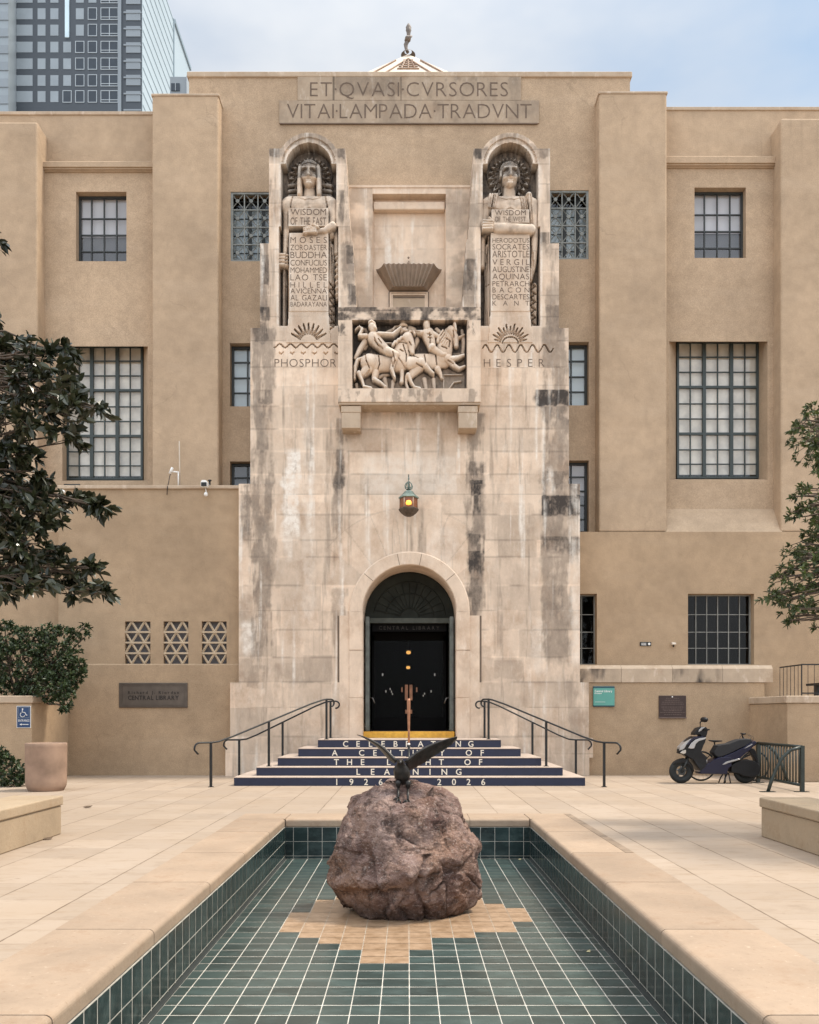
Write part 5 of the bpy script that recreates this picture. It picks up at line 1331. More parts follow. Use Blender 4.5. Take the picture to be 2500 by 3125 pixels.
# fanlight panel and doors
YD = 22.30; kd = YD/FPX
def dx(px): return (px-VX)*kd
def dz(py): return EYE+(HY-py)*kd
dw = thing('entrance_door', 'arched bronze double doorway standing open on a dark hall', 'door', (dx(1250), YD, 1.09))
fp = MB(); rO = AR0*K-0.01
pts = [(cxw+rO*math.cos(math.pi*i/32), czw+rO*math.sin(math.pi*i/32)) for i in range(33)]
zt_ = dz(1887)
pts = [p for p in pts if p[1] > zt_] ; pts = pts + [(pts[-1][0], zt_), (pts[0][0], zt_)]
fp.prism(pts, YD, YD+0.08, 'y')
fan = fp.build('fanlight', M['door_dark'], dw)
fo = MB(); fc_ = (dx(1250), dz(1885))
for k in range(13):
    a = R(12+k*13); fo.tube([(fc_[0]+.25*math.cos(a), YD-.012, fc_[1]+.25*math.sin(a)), (fc_[0]+.9*math.cos(a), YD-.012, fc_[1]+.9*math.sin(a))], 0.012, 4)
for rr_ in (.24, .62, .92): fo.tube([(fc_[0]+rr_*math.cos(R(a)), YD-.01, fc_[1]+rr_*math.sin(R(a))) for a in range(4, 178, 6)], 0.016, 4)
fo.build('ornament', M['door_dark'], fan)
MB().box(dx(1118), dx(1382), YD-0.06, YD+0.1, dz(1902), dz(1887)).build('transom', plain('transom_bronze', (0.055, 0.062, 0.05), 0.6, var=.3), dw)
sf = MB()
for s in (-1, 1):
    a, b_ = sorted((dx(1250+s*146), dx(1250+s*131))); sf.box(a, b_, YD+0.0, YD+0.12, 1.09, dz(1902))
sf.build('frame', M['door_black'], dw)
for s in (-1, 1):                                                    # the two bronze leaves stand open, seen on edge
    a, b_ = sorted((dx(1250+s*132), dx(1250+s*120)))
    lf = MB().box(a, b_, YD-0.50, YD-0.02, 1.10, dz(1888)).build('door_leaf', M['door_metal'], dw, bevel=0.01)
    hx = dx(1250+s*118)
    MB().tube([(hx, YD-.42, 1.95), (hx-s*.07, YD-.44, 1.93), (hx-s*.12, YD-.44, 1.80)], 0.014, 6).tube([(dx(1250+s*140), YD-.45, 1.22), (dx(1250+s*128), YD-.47, 1.22)], 0.014, 6).build('handle', M['rim'], lf)
# the inner glazed doors with their copper push plates
YI = 23.4; ki = YI/FPX
def ix(px): return (px-VX)*ki
def iz(py): return EYE+(HY-py)*ki
inn = MB()
for a, b_ in ((1136, 1143), (1353, 1361), (1240, 1255)): inn.box(ix(a), ix(b_), YI, YI+.06, 1.09, iz(1940 if a != 1240 else 2088))
inn.box(ix(1136), ix(1361), YI, YI+.06, iz(1955), iz(1930)); inn.box(ix(1143), ix(1353), YI+.003, YI+.057, 1.09, iz(2190))
ino = inn.build('inner_frame', M['door_black'], dw)
MB().box(ix(1143), ix(1353), YI+.02, YI+.03, iz(2190), iz(1955)).build('pane', M['glass_door'], ino)
pl_ = MB()
for a, b_, c, d in ((1236, 1245, 2090, 2137), (1250, 1259, 2090, 2137), (1237, 1258, 2166, 2178), (1243, 1253, 2137, 2166)): pl_.box(ix(a), ix(b_), YI-.04, YI-.003, iz(d), iz(c))
for a in (1225, 1270): pl_.box(ix(a), ix(a+4), YI-.05, YI-.003, iz(2112), iz(2098))
pl_.build('push_plate', M['copper'], dw)
tx = MB(); lettering(tx, "CENTRAL LIBRARY", dx(1156), dx(1342), dz(1920), dz(1909), YD+0.11, 0.02, 0.0)
MB().box(dx(1136), dx(1364), YD+0.13, YD+0.16, dz(1926), dz(1902)-.002).build('name_board', M['door_black'], dw)
tx.build('lettering', plain('dim_bronze_letters', (0.035, 0.028, 0.022), 0.6), dw)
th_ = MB().box(dx(1112), dx(1383), 21.62, 22.04, 0.90, 1.092).build('threshold', M['yellow'], dw, bevel=0.01)
# lamps hanging in the hall
for i, (px_, py_, Y_, r_) in enumerate(((1247, 1991, 27.0, .075), (1246, 2037, 33.0, .08))):
    t = thing('hall_lamp', ('upper glowing lamp hanging in the dark hall' if i == 0 else 'lower glowing lamp hanging deep in the dark hall'), 'lamp', (PX(px_, Y_), Y_, PZ(py_, Y_)))
    c = (PX(px_, Y_), Y_, PZ(py_, Y_))
    MB().lathe([(0, -r_*.8), (r_*.8, -r_*.6), (r_, 0), (r_*.7, r_*.6), (0, r_*.7)], c, 12).build('globe', M['hall_glow'], t)
    MB().lathe([(r_*1.5, r_*.75), (r_*.8, r_*1.3), (.01, r_*1.6), (.01, 4.9-c[2])], c, 12).build('shade', M['iron'], t)
hw = 0
for px_, py_, Y_ in ((1168, 2059, 25.), (1327, 2059, 25.), (1178, 2110, 28.), (1316, 2110, 28.), (1191, 2103, 31.), (1195, 2111, 33.), (1198, 2118, 35.), (1296, 2117, 33.), (1292, 2123, 35.)):
    s = 'left' if px_ < 1247 else 'right'
    o = MB().lathe([(0, -.04), (.014, -.035), (.018, 0), (.014, .035), (0, .04)], (PX(px_, Y_), Y_, PZ(py_, Y_)), 8).build('wall_lamp', M['hall_white'], None, (PX(px_, Y_), Y_, PZ(py_, Y_)))
    tag(o, 'tiny white lamp glowing in the dark hall behind the doors', 'lamp', 'small hall lamps')

# ---- Latin inscription
for i, (a, b_, c, d) in enumerate(((909, 1590, 233, 308), (853, 1645, 308, 378))):
    xs = np.arange(a, b_+.1, 3.0); ys2 = np.arange(d, c-.1, -3.0)
    A, B_ = np.meshgrid(xs, ys2)
    n = vnoise(A, B_, 0.012, 50+i, 5, .6); n2 = vnoise(A, B_*.5, 0.03, 55+i, 5, .6)
    st = 0.20+0.25*sstep(.4, .7, n2)
    if i == 0: st = np.maximum(st, .55*sstep(1010, 1025, A)*sstep(1228, 1214, A)*sstep(.25, .55, n+.10*(B_ < 270))*sstep(305, 285, B_)); st = np.maximum(st, .55*sstep(.45, .6, n2)*(B_ < 250))
    else: st = np.maximum(st, .45*sstep(1560, 1600, A)*sstep(.35, .6, n))
    tn = np.where((i == 0) & ((np.abs(A-1019) < 3) | (np.abs(A-1224) < 2.5)), -.6, 0)*(i == 0)
    ins = hf('inscription_block', M['band'], lib, [PX(v, YR) for v in xs], [PZ(v, YR) for v in ys2], np.full_like(A, YR-0.035), None, YR+0.02, {'tone': tn-.02, 'stain_shade': st*.8})
    t = MB()
    if i == 0: lettering(t, "ET\u00b7QVASI\u00b7CVRSORES", PX(947, YR), PX(1550, YR), PZ(297, YR), PZ(252, YR), YR-0.041, 0.02, -0.016)
    else: lettering(t, "VITAI\u00b7LAMPADA\u00b7TRADVNT", PX(877, YR), PX(1622, YR), PZ(364, YR), PZ(318, YR), YR-0.041, 0.02, -0.016)
    t.build('lettering', M['incised'], ins)
MB().box(PX(855, YR), PX(1640, YR), YR-0.05, YR, PZ(381, YR), PZ(378.5, YR)).build('moulding', M['dark_line'], lib)
# ================================================================== STEPS AND HANDRAILS
steps = thing('entrance_steps', 'five stone steps with navy risers lettered in cream leading to the arched door', 'steps', (0, 19.8, 0))
SY0, TR, RZ = 18.36, 0.41, 0.1885
SXC = gx(1250)*0.9
HWS = [3.72-0.4025*k for k in range(5)]
texts = [("1926 - 2026", 1028, 1475, 18), ("LEARNING", 1094, 1400, 19), ("THE LIGHT OF", 1027, 1467, 18), ("A CENTURY OF", 1022, 1472, 18), ("CELEBRATING", 1055, 1437, 18)]
for k in range(5):
    y0, hw_, z0, z1 = SY0+k*TR, HWS[k], k*RZ, (k+1)*RZ
    b = MB(); b.box(SXC-hw_, SXC+hw_, y0, 21.28, z0, z1-0.019); b.box(SXC-hw_-0.012, SXC+hw_+0.012, y0-0.014, 21.281, z1-0.018, z1)
    st = b.build('step', M['step'], steps, bevel=0.006)
    r = MB(); r.box(SXC-hw_+0.0, SXC+hw_-0.0, y0-0.006, y0-0.0005, z0+0.004, z1-0.020)
    for s in (-1, 1):
        a_, b_ = sorted((SXC+s*(hw_+.0005), SXC+s*(hw_+.006))); r.box(a_, b_, y0-.006, 21.2, z0+0.004, z1-0.020)
    r.build('riser', M['navy'], st)
    s_, xa, xb, hh_ = texts[k]
    t = MB(); zc = (z0+z1-0.016)/2; hgt = 0.132
    lettering(t, s_, PX(xa, y0), PX(xb, y0), zc-hgt/2, zc+hgt/2, y0-0.0095, 0.003, 0.010, pitch=True, maxw=1.05)
    t.build('lettering', M['letter_white'], st)
post_o = thing('copper_post', 'slim copper post standing in the middle of the steps behind the bird', 'post', (PX(1248, SY0+2*TR+.2), SY0+2*TR+.2, 3*RZ))
pc = post_o.location
MB().tube([(pc.x, pc.y, pc.z), (pc.x, pc.y, PZ(2236, pc.y)), (pc.x-.004, pc.y, PZ(2140, pc.y)), (pc.x, pc.y, PZ(2132, pc.y))], [.024, .024, .040, .03], 10).build('shaft', M['copper'], post_o)
MB().lathe([(0.06, 0), (0.06, 0.012), (0.026, 0.02), (.026, .30)], tuple(pc), 14).build('base', M['iron'], post_o)
MB().ball((pc.x, pc.y-.005, PZ(2271, pc.y)), 0.032, 10, 8).build('joint', M['white'], post_o)

def rail(name, label, s, rear):
    Xa, Xc = s*4.11, s*1.88
    ya, yb, yc = (18.08, 19.08, 20.07) if not rear else (21.12, 21.12, 21.12)
    Xm = s*3.05; zm = RZ*2
    t = thing(name, label, 'handrail', (Xa, ya, 0), 'iron handrails beside the steps')
    H = 0.93 if not rear else 0.90
    Ztop = 5*RZ+H
    A_, C_ = Vector((Xa, ya, H)), Vector((Xc, yc, Ztop))
    d = Vector((s, 0, 0)); e = (A_-C_); e.z = 0; e.normalize()
    pts = []
    # lower scroll
    base = A_ + e*0.28
    for k in range(9):
        a = R(-60 - 0) + 0
    cc = A_ + e*0.26 + Vector((0, 0, -0.12)); rr = 0.12
    for k in range(10):
        a = R(-70 + k*160/9)                                    # from hook end round the outside to the top
        pts.append(cc + e*math.cos(a)*rr*(0.8 if k < 3 else 1.0) + Vector((0, 0, math.sin(a)*rr)))
    pts += [A_ + e*0.05, A_ - e*0.02 + Vector((0, 0, .0))]
    m = 8; S0, S1 = A_ - e*0.18, C_ + e*0.12
    slope = [S0 + (S1-S0)*i/m + Vector((0, 0, 0)) for i in range(m+1)]
    slope[0].z = H + 0.02; slope[-1].z = Ztop - 0.02
    pts += slope
    pts += [C_ + e*0.0, C_ - e*0.10]
    cc = C_ - e*0.13 + Vector((0, 0, -0.085)); rr = 0.085
    for k in range(9):
        a = R(90 + k*190/8)
        pts.append(cc + e*math.cos(a)*rr + Vector((0, 0, math.sin(a)*rr)))
    MB().tube(pts, 0.025, 8, True, 0.8).build('rail', M['iron'], t)
    pm_ = A_ + (C_-A_)*((Xa-Xm)/(Xa-Xc))
    zr = H + (Ztop-H)*((Xa-Xm)/(Xa-Xc))
    for (x, y, z0, z1) in ((Xa, ya, 0, H), (pm_.x, pm_.y, zm, zr), (Xc, yc, 5*RZ, Ztop)):
        p = MB(); w_ = 0.025
        p.box(x-w_, x+w_, y-w_, y+w_, z0, z1-0.012); p.box(x-.05, x+.05, y-.05, y+.05, z0+.0005, z0+0.012)
        p.build('post', M['iron'], t)
    return t
rail('handrail', 'black iron handrail at the front left edge of the steps', -1, False)
rail('handrail', 'black iron handrail along the wall left of the door', -1, True)
rail('handrail', 'black iron handrail at the front right edge of the steps', 1, False)
rail('handrail', 'black iron handrail along the wall right of the door', 1, True)

# ================================================================== LANTERN OVER THE DOOR
YLn = 20.95; lc = (PX(1247.5, YLn), YLn)
kl = YLn/FPX
lan = thing('hanging_lantern', 'hexagonal bronze lantern with amber glass hanging over the arched door', 'lantern', (lc[0], lc[1], PZ(1574, YLn)))
def lz(py): return PZ(py, YLn)
def hexr(px): return px*kl
def hexprism(mb, prof, n=6, smooth=False, rot=0.0):
    m = len(prof); vs = []
    for r, z in prof:
        for k in range(n):
            a = 2*math.pi*(k)/n+rot; vs.append((lc[0]+r*math.cos(a), lc[1]+r*math.sin(a), z))
    mb.add(vs, [(i*n+k, i*n+(k+1) % n, (i+1)*n+(k+1) % n, (i+1)*n+k) for i in range(m-1) for k in range(n)] + [tuple(range(n)), tuple(range((m-1)*n, m*n))], smooth)
    return mb
hexprism(MB(), [(hexr(8), lz(1497)), (hexr(12), lz(1499)), (hexr(17), lz(1505)), (hexr(19), lz(1508)), (hexr(30), lz(1517)), (hexr(32), lz(1520)), (hexr(29), lz(1522))]).build('roof', M['patina'], lan)
hexprism(MB(), [(hexr(27), lz(1550)), (hexr(31), lz(1554)), (hexr(30), lz(1558)), (hexr(24), lz(1566)), (hexr(14), lz(1574)), (hexr(9), lz(1576))]).build('bottom', M['lantern_metal'], lan)
hexprism(MB(), [(hexr(26.5), lz(1549.9)), (hexr(26.5), lz(1521.9))]).build('glass', M['amber'], lan)
br = MB()
for k in range(6):
    a = 2*math.pi*k/6; p = (lc[0]+hexr(27)*math.cos(a), lc[1]+hexr(27)*math.sin(a))
    br.tube([(p[0], p[1], lz(1552)), (p[0], p[1], lz(1519))], hexr(1.7), 6)
br.build('bars', plain('pale_copper_bars', (0.42, 0.30, 0.22), 0.5, var=.2), lan)
# the bulb shows through the front pane as a bright square of glass
yb_ = lc[1]-hexr(26.5)*math.cos(R(30))
MB().lathe([(0, -.055), (.06, -.045), (.072, .0), (.05, .05), (0, .055)], (lc[0], yb_-0.004, lz(1540)), 14).build('bulb', M['amber_glow'], lan)
cr = MB()
for k in range(6):
    a = 2*math.pi*k/6+.3
    def cp(r, z): return (lc[0]+hexr(r)*math.cos(a), lc[1]+hexr(r)*math.sin(a), lz(z))
    cr.tube([cp(2, 1470), cp(9, 1476), cp(12.5, 1484), cp(10, 1492), cp(4, 1494), cp(3, 1489), cp(7, 1487)], [hexr(1.4)]*5+[hexr(1.1)]*2, 6)
cr.lathe([(hexr(2.2), lz(1498)), (hexr(1.5), lz(1480)), (hexr(1.2), lz(1466)), (hexr(2.4), lz(1461)), (hexr(1.3), lz(1456)), (hexr(1.6), lz(1450))], (lc[0], lc[1], 0), 8)
cr.build('crown', M['patina'], lan)
MB().tube([(lc[0], lc[1], lz(1454)), (lc[0], lc[1], lz(1449)), (lc[0], lc[1]+.15, lz(1446)), (lc[0], YF-.002, lz(1446))], 0.014, 6).build('bracket', M['iron'], lan)

# ================================================================== SIGNS AND WALL FITTINGS
def wz(py, Y=YL): return PZ(py, Y)
def wx(px, Y=YL): return PX(px, Y)
t = thing('nameplate', 'long grey-brown bronze nameplate with dark raised lettering left of the steps', 'sign', (wx(468), YL, wz(2160)))
x0, x1, z0, z1 = wx(364), wx(573), wz(2160), wz(2084)
MB().box(x0, x1, YL-0.028, YL-0.001, z0, z1).build('plate', M['nameplate'], t, bevel=0.006)
f = MB()
for a in (0.035, 0.075):
    w_ = 0.012
    f.box(x0+a, x1-a, YL-.036, YL-.027, z1-a*.8-w_, z1-a*.8); f.box(x0+a, x1-a, YL-.036, YL-.027, z0+a*.8, z0+a*.8+w_)
    f.box(x0+a, x0+a+w_, YL-.035, YL-.027, z0+a*.8+w_, z1-a*.8-w_); f.box(x1-a-w_, x1-a, YL-.035, YL-.027, z0+a*.8+w_, z1-a*.8-w_)
f.build('border', M['nameplate'], t)
l = MB(); lettering(l, "Richard J. Riordan", wx(392), wx(547), wz(2118), wz(2109), YL-.034, .008, 0.012); l.build('lettering', M['nameplate_text'], t); l = MB()
lettering(l, "CENTRAL LIBRARY", wx(392), wx(547), wz(2136), wz(2123), YL-.034, .008, 0.02)
l.build('lettering', M['nameplate_text'], t)

YS = 19.45
t = thing('access_sign', 'blue wheelchair sign with a white left arrow on the planter wall', 'sign', (PX(73, YS), YS, PZ(2222, YS)))
def ax_(px): return PX(px, YS)
def az_(py): return PZ(py, YS)
MB().box(ax_(51.5), ax_(94.6), YS-.012, YS-.001, az_(2221.5), az_(2154.5)).build('edge', M['white'], t)
MB().box(ax_(53), ax_(93), YS-.016, YS-.011, az_(2220), az_(2156)).build('panel', M['sign_blue'], t)
w_ = MB(); y_ = YS-.0185
def P(px, py): return (ax_(px), y_, az_(py))
for p_, q_ in (((57, 2159), (90, 2159)), ((90, 2159), (90, 2191)), ((90, 2191), (57, 2191)), ((57, 2191), (57, 2159))): w_.tube([P(*p_), P(*q_)], .0035, 4)
w_.build('border', M['tower_glass_pale'], t)
w_ = MB()
w_.lathe([(0, -.002), (.016, -.002), (.016, .002), (0, .002)], P(70, 2164), 12, False, 'y')
w_.tube([P(70, 2166), P(68.5, 2173), P(77, 2174.5), P(81.5, 2183), P(84.5, 2182.5)], .0085, 6)
w_.tube([P(66.5+0, 2175)] + [P(70+7*math.cos(R(a)), 2181+6.5*math.sin(R(a))) for a in range(-135, -400, -20)][:0] + [P(70+7.2*math.cos(R(a)), 2181+6.8*math.sin(R(a))) for a in range(215, 10, -15)], .007, 6)
w_.tube([P(63, 2211), P(88, 2211)], .007, 4); w_.prism([(ax_(61), az_(2211)), (ax_(67), az_(2208)), (ax_(67), az_(2214))], y_-.002, y_+.002, 'y')
lettering(w_, "ENTRANCE", ax_(57), ax_(91), az_(2202.5), az_(2195.5), y_, .003, 0.0)
w_.build('symbols', M['white'], t)

t = thing('information_sign', 'teal square sign with white text on the lower wall right of the steps', 'sign', (wx(1842), YL, wz(2158)))
MB().box(wx(1809.5), wx(1875), YL-.05, YL-.001, wz(2157), wz(2094.5)).build('edge', M['teal_dark'], t, bevel=.008)
MB().box(wx(1810), wx(1874.6), YL-.054, YL-.049, wz(2153), wz(2100.5)).build('panel', M['teal'], t)
lettering(l_ := MB(), "Central Library", wx(1814), wx(1867), wz(2112.5), wz(2106), YL-.058, .006, 0.02); l_.build('lettering', M['white'], t); l = MB(); lettering(l, "Entrance", wx(1814), wx(1835), wz(2118), wz(2113.8), YL-.058, .006, 0.02)
l.box(wx(1815), wx(1846), YL-.058, YL-.053, wz(2142.8), wz(2142)); l.build('lettering', M['white'], t)

t = thing('bronze_plaque', 'dark brown bronze plaque on the wall above the parked scooter', 'plaque', (wx(2052), YL, wz(2192)))
MB().box(wx(2010.5), wx(2093), YL-.03, YL-.001, wz(2191), wz(2123)).build('plate', M['plaque'], t, bevel=.004)
MB().box(wx(2009.5), wx(2094), YL-.045, YL-.029, wz(2192.3), wz(2188.5)).build('ledge', M['plaque_line'], t)
l = MB()
rr_ = random.Random(4)
for i, (py, a, b_) in enumerate(((2131, 2032, 2072), (2137, 2028, 2075), (2149, 2018, 2086), (2158, 2018, 2086), (2174.5, 2014, 2090), (2143, 2020, 2083), (2164, 2022, 2082), (2169, 2025, 2080), (2181, 2026, 2078))):
    x = a
    while x < b_:
        wl = rr_.uniform(3, 9); l.box(wx(x), wx(min(b_, x+wl)), YL-.034, YL-.0295, wz(py+.9), wz(py-.9)); x += wl+1.6
l.build('raised_text', M['plaque_line'], t)
MB().ball((wx(2051), YL-.032, wz(2127)), .018, 8, 6).build('stud', M['white'], t)

t = thing('small_sign', 'small black framed sign with white lettering on the upper right wall', 'sign', (wx(1970, YP), YP, wz(1972, YP)))
MB().box(wx(1953, YP), wx(1987, YP), YP-.02, YP-.001, wz(1971.5, YP), wz(1959.5, YP)).build('panel', M['iron'], t)
l = MB(); lettering(l, "NOTICE", wx(1957, YP), wx(1974, YP), wz(1969, YP), wz(1964.5, YP), YP-.024, .004, .02) if False else None
for py in (1963.2, 1966, 1968.6): l.box(wx(1957, YP), wx(1973 - (py % 3), YP), YP-.023, YP-.0195, wz(py+.6, YP), wz(py-.6, YP))
l.lathe([(0, -.002), (.032, -.002), (.032, .002), (0, .002)], (wx(1981, YP), YP-.0215, wz(1965.5, YP)), 12, False, 'y')
l.build('marks', M['white'], t)
t = thing('junction_box', 'small grey box fixed to the wall left of the barred window', 'box', (wx(2054, YP), YP, wz(1974, YP)))
MB().prism([(YP-.001, wz(1960, YP)), (YP-.09, wz(1962, YP)), (YP-.12, wz(1968, YP)), (YP-.001, wz(1970, YP))], wx(2048, YP), wx(2060, YP), 'x').build('cover', M['conduit'], t, bevel=.006)
MB().tube([(wx(2054, YP), YP-.05, wz(1969, YP)), (wx(2054, YP), YP-.05, wz(1975, YP))], .02, 6).build('stub', M['iron'], t)

# security cameras and pole on the annex roof
zr_ = za1+0.09
t = thing('security_camera', 'white dome camera with dark front on the annex roof edge', 'camera', (wx(627), YL+.05, zr_))
cx_, cy_ = wx(627), YL-.06
MB().prism([(wx(617), wz(1490)), (wx(617), wz(1475)), (wx(620), wz(1470)), (wx(633), wz(1470)), (wx(637), wz(1476)), (wx(637), wz(1490))], cy_-.1, cy_+.12, 'y').build('housing', M['white'], t, bevel=.012)
MB().box(wx(618.5), wx(635.5), cy_-.106, cy_-.099, wz(1489), wz(1477)).build('window', M['iron'], t)
MB().tube([(cx_, cy_+.05, wz(1488)), (cx_+.03, cy_, wz(1500)), (cx_+.03, cy_, wz(1508))], .012, 6).ball((cx_+.03, cy_-.02, wz(1511)), (.05, .05, .055), 12, 8).build('dome', M['white'], t)
MB().tube([(cx_+.09, YL+.08, zr_), (cx_+.09, YL+.08, wz(1463))], .022, 6).lathe([(.045, wz(1465)), (.045, wz(1462)), (0, wz(1461))], (cx_+.09, YL+.08, 0), 8).build('mount', M['iron'], t)
t = thing('security_camera', 'small white camera on an arm beside the thin pole on the roof', 'camera', (wx(530), YL+.15, zr_))
MB().tube([(wx(517), YL+.05, wz(1444)), (wx(526), YL+.02, wz(1426))], .034, 8).build('housing', M['white'], t)
MB().tube([(wx(522), YL+.05, wz(1437)), (wx(540), YL+.1, wz(1438))], .024, 6).tube([(wx(541), YL+.1, zr_-.02), (wx(541), YL+.1, wz(1436))], .016, 6).build('arm', M['white'], t)
MB().tube([(wx(519), YL+.06, wz(1442)), (wx(515), YL+.06, wz(1455)), (wx(513), YL+.06, wz(1470)), (wx(512), YL-.03, wz(1487)), (wx(510), YL-.005, wz(1510))], .010, 6).build('cable', M['iron'], t)
o = MB().tube([(wx(544), YL+.16, zr_-.001), (wx(542), YL+.16, wz(1340))], [.018, .012], 8).build('roof_pole', M['conduit'], None, (wx(544), YL+.16, zr_))
tag(o, 'thin pale pole rising from the annex roof', 'pole')
t = thing('flood_light', 'white flood lamp on the left end of the annex roof beside the tree', 'lamp', (wx(190), YL, zr_))
MB().ball((wx(190), YL-.05, wz(1503)), (.10, .09, .06), 10, 8).build('head', M['white'], t); MB().tube([(wx(192), YL+.02, zr_-.06), (wx(198), YL+.05, wz(1483))], .02, 6).build('arm', M['iron'], t)
o = MB().tube([(wx(191), YL+.1, zr_+.03), (wx(240), YL+.1, zr_+.03)], .03, 6).build('roof_pipe', M['iron'], None, (wx(215), YL+.1, zr_)); tag(o, 'short black pipe lying on the annex roof under the big window', 'pipe')

# railing on the terrace
t = thing('terrace_railing', 'black iron railing with thin bars on the right terrace wall', 'railing', (9.6, 19.6, 1.94))
YRl = 19.75; zA, zB = 1.94, PZ(2026, YRl)
x0 = PX(2447, YRl); pr_ = MB(); pr_.box(x0, 13.0, YRl-.02, YRl+.02, zB-.03, zB); pr_.box(x0, 13.0, YRl-.015, YRl+.015, zA+.05, zA+.08)
pr_.box(x0-.0, x0+.02, YRl+.021, 20.93, zB-.035, zB-.003)
pr_.build('rails', M['iron'], t)
bb = MB(); x = x0; i = 0
while x < 13.0:
    wd = .022 if i % 5 == 0 else .009
    bb.box(x-wd/2, x+wd/2, YRl-wd/2, YRl+wd/2, zA, zB-.031); x += .145; i += 1
y = YRl+.20
while y < 20.95: bb.box(x0+.005, x0+.015, y-.005, y+.005, zA, zB-.036); y += .195
bb.build('bars', M['iron'], t)
t = thing('dark_table', 'dark low table partly seen behind the terrace railing', 'table', (PX(2490, 20.4), 20.4, 1.94))
MB().box(PX(2484, 20.4), PX(2560, 20.4), 20.1, 20.8, PZ(2092, 20.4), PZ(2085, 20.4)).build('top', M['iron'], t)
for dx__ in (2490, 2550): MB().box(PX(dx__, 20.4), PX(dx__+8, 20.4), 20.35, 20.5, 1.94, PZ(2092, 20.4)).build('leg', M['iron'], t)

# ================================================================== BENCHES, POT
def bench(label, s):
    t = thing('stone_bench', label, 'bench', (s*4.65, 8.2, 0), 'low stone benches beside the pool')
    x0, x1 = sorted((s*4.355, s*5.0)); y1 = 10.95 if s < 0 else 10.72
    MB().box(x0+.02, x1-.02, 5.2, y1-.02, 0, 0.365).build('base', M['bench'], t, bevel=.012)
    MB().box(x0, x1, 5.18, y1, 0.366, 0.485).build('slab', M['bench'], t, bevel=.016, seg=2)
bench('low pale stone bench on the left, its side lit yellow by the sun', -1)
bench('low stone bench on the right in tree shade', 1)
YPt = 17.25; pc_ = (PX(141, YPt), YPt)
t = thing('concrete_pot', 'round terracotta-coloured concrete pot standing beside the planter wall', 'pot', (pc_[0], pc_[1], 0))
r_ = 0.388
MB().lathe([(0, 0), (r_*.86, 0.0), (r_*.86, .02), (r_*.90, .035), (r_*.98, .10), (r_*1.0, .2), (r_*1.01, .86), (r_*1.015, .875), (r_*1.015, .935), (r_*.99, .95), (r_*.90, .95), (r_*.88, .93), (r_*.88, .80)], (pc_[0], pc_[1], 0), 40).build('bowl', M['pot'], t)
MB().lathe([(0, .82), (r_*.885, .81)], (pc_[0], pc_[1], 0), 30).build('soil', M['soil'], t)

# ================================================================== BIKE RACK, BICYCLE, SCOOTER
t = thing('bike_rack', 'dark green iron bike rack with upright bars behind the scooter', 'bike rack', (7.74, 18.0, 0))
A0, A1 = Vector((7.72, 16.92, 0)), Vector((7.80, 19.25, 0))
zt_, zb_ = .885, .13
MB().tube([A0+Vector((0, 0, zt_)), A1+Vector((0, 0, zt_))], .030, 8).tube([A0+Vector((0, 0, zb_)), A1+Vector((0, 0, zb_))], .030, 8).build('rails', M['rack'], t)
for i in range(1, 16):
    p = A0+(A1-A0)*i/16; MB().tube([p+Vector((0, 0, zb_)), p+Vector((0, 0, zt_))], .016, 6).build('bar', M['rack'], t)
for p in (A0, A1): MB().box(p.x-.035, p.x+.035, p.y-.035, p.y+.035, 0.01, zt_+.02).box(p.x-.14, p.x+.12, p.y-.06, p.y+.06, 0.0005, .012).build('post', M['rack'], t)
for p, s in ((A0, -1), (A1, 1)):
    pts = [p+Vector((s*.67, 0, 0)), p+Vector((s*.60, 0, .22)), p+Vector((s*.50, 0, .47)), p+Vector((s*.38, 0, .68)), p+Vector((s*.22, 0, .82)), p+Vector((0, 0, zt_))]
    MB().tube(pts, .036, 8).box(p.x+s*.67-.15, p.x+s*.67+.13, p.y-.06, p.y+.06, .0005, .012).build('hoop', M['rack'], t)

def wheel(mb_t, mb_r, c, r, w, spokes=5, tw=None):
    """wheel in the x-z plane about c"""
    tw = tw or w
    prof = []
    for k in range(13):
        a = 2*math.pi*k/12; prof.append((r-tw*.55+tw*.55*math.cos(a), w*.5*math.sin(a)))
    mb_t.lathe(prof, c, 36, True, 'y')
    rr = r-tw*1.05
    mb_t.lathe([(rr-.02, -w*.32), (rr+.015, -w*.36), (rr+.015, w*.36), (rr-.02, w*.32), (rr-.02, -w*.32)], c, 30, False, 'y')
    mb_t.lathe([(0, -w*.6), (.045, -w*.55), (.045, w*.55), (0, w*.6)], c, 14, False, 'y')
    for k in range(spokes):
        a = 2*math.pi*k/spokes+.3
        mb_r.tube([(c[0]+.03*math.cos(a), c[1]-w*.1, c[2]+.03*math.sin(a)), (c[0]+(rr-.01)*math.cos(a), c[1]-w*.1, c[2]+(rr-.01)*math.sin(a))], [.034, .020], 6)

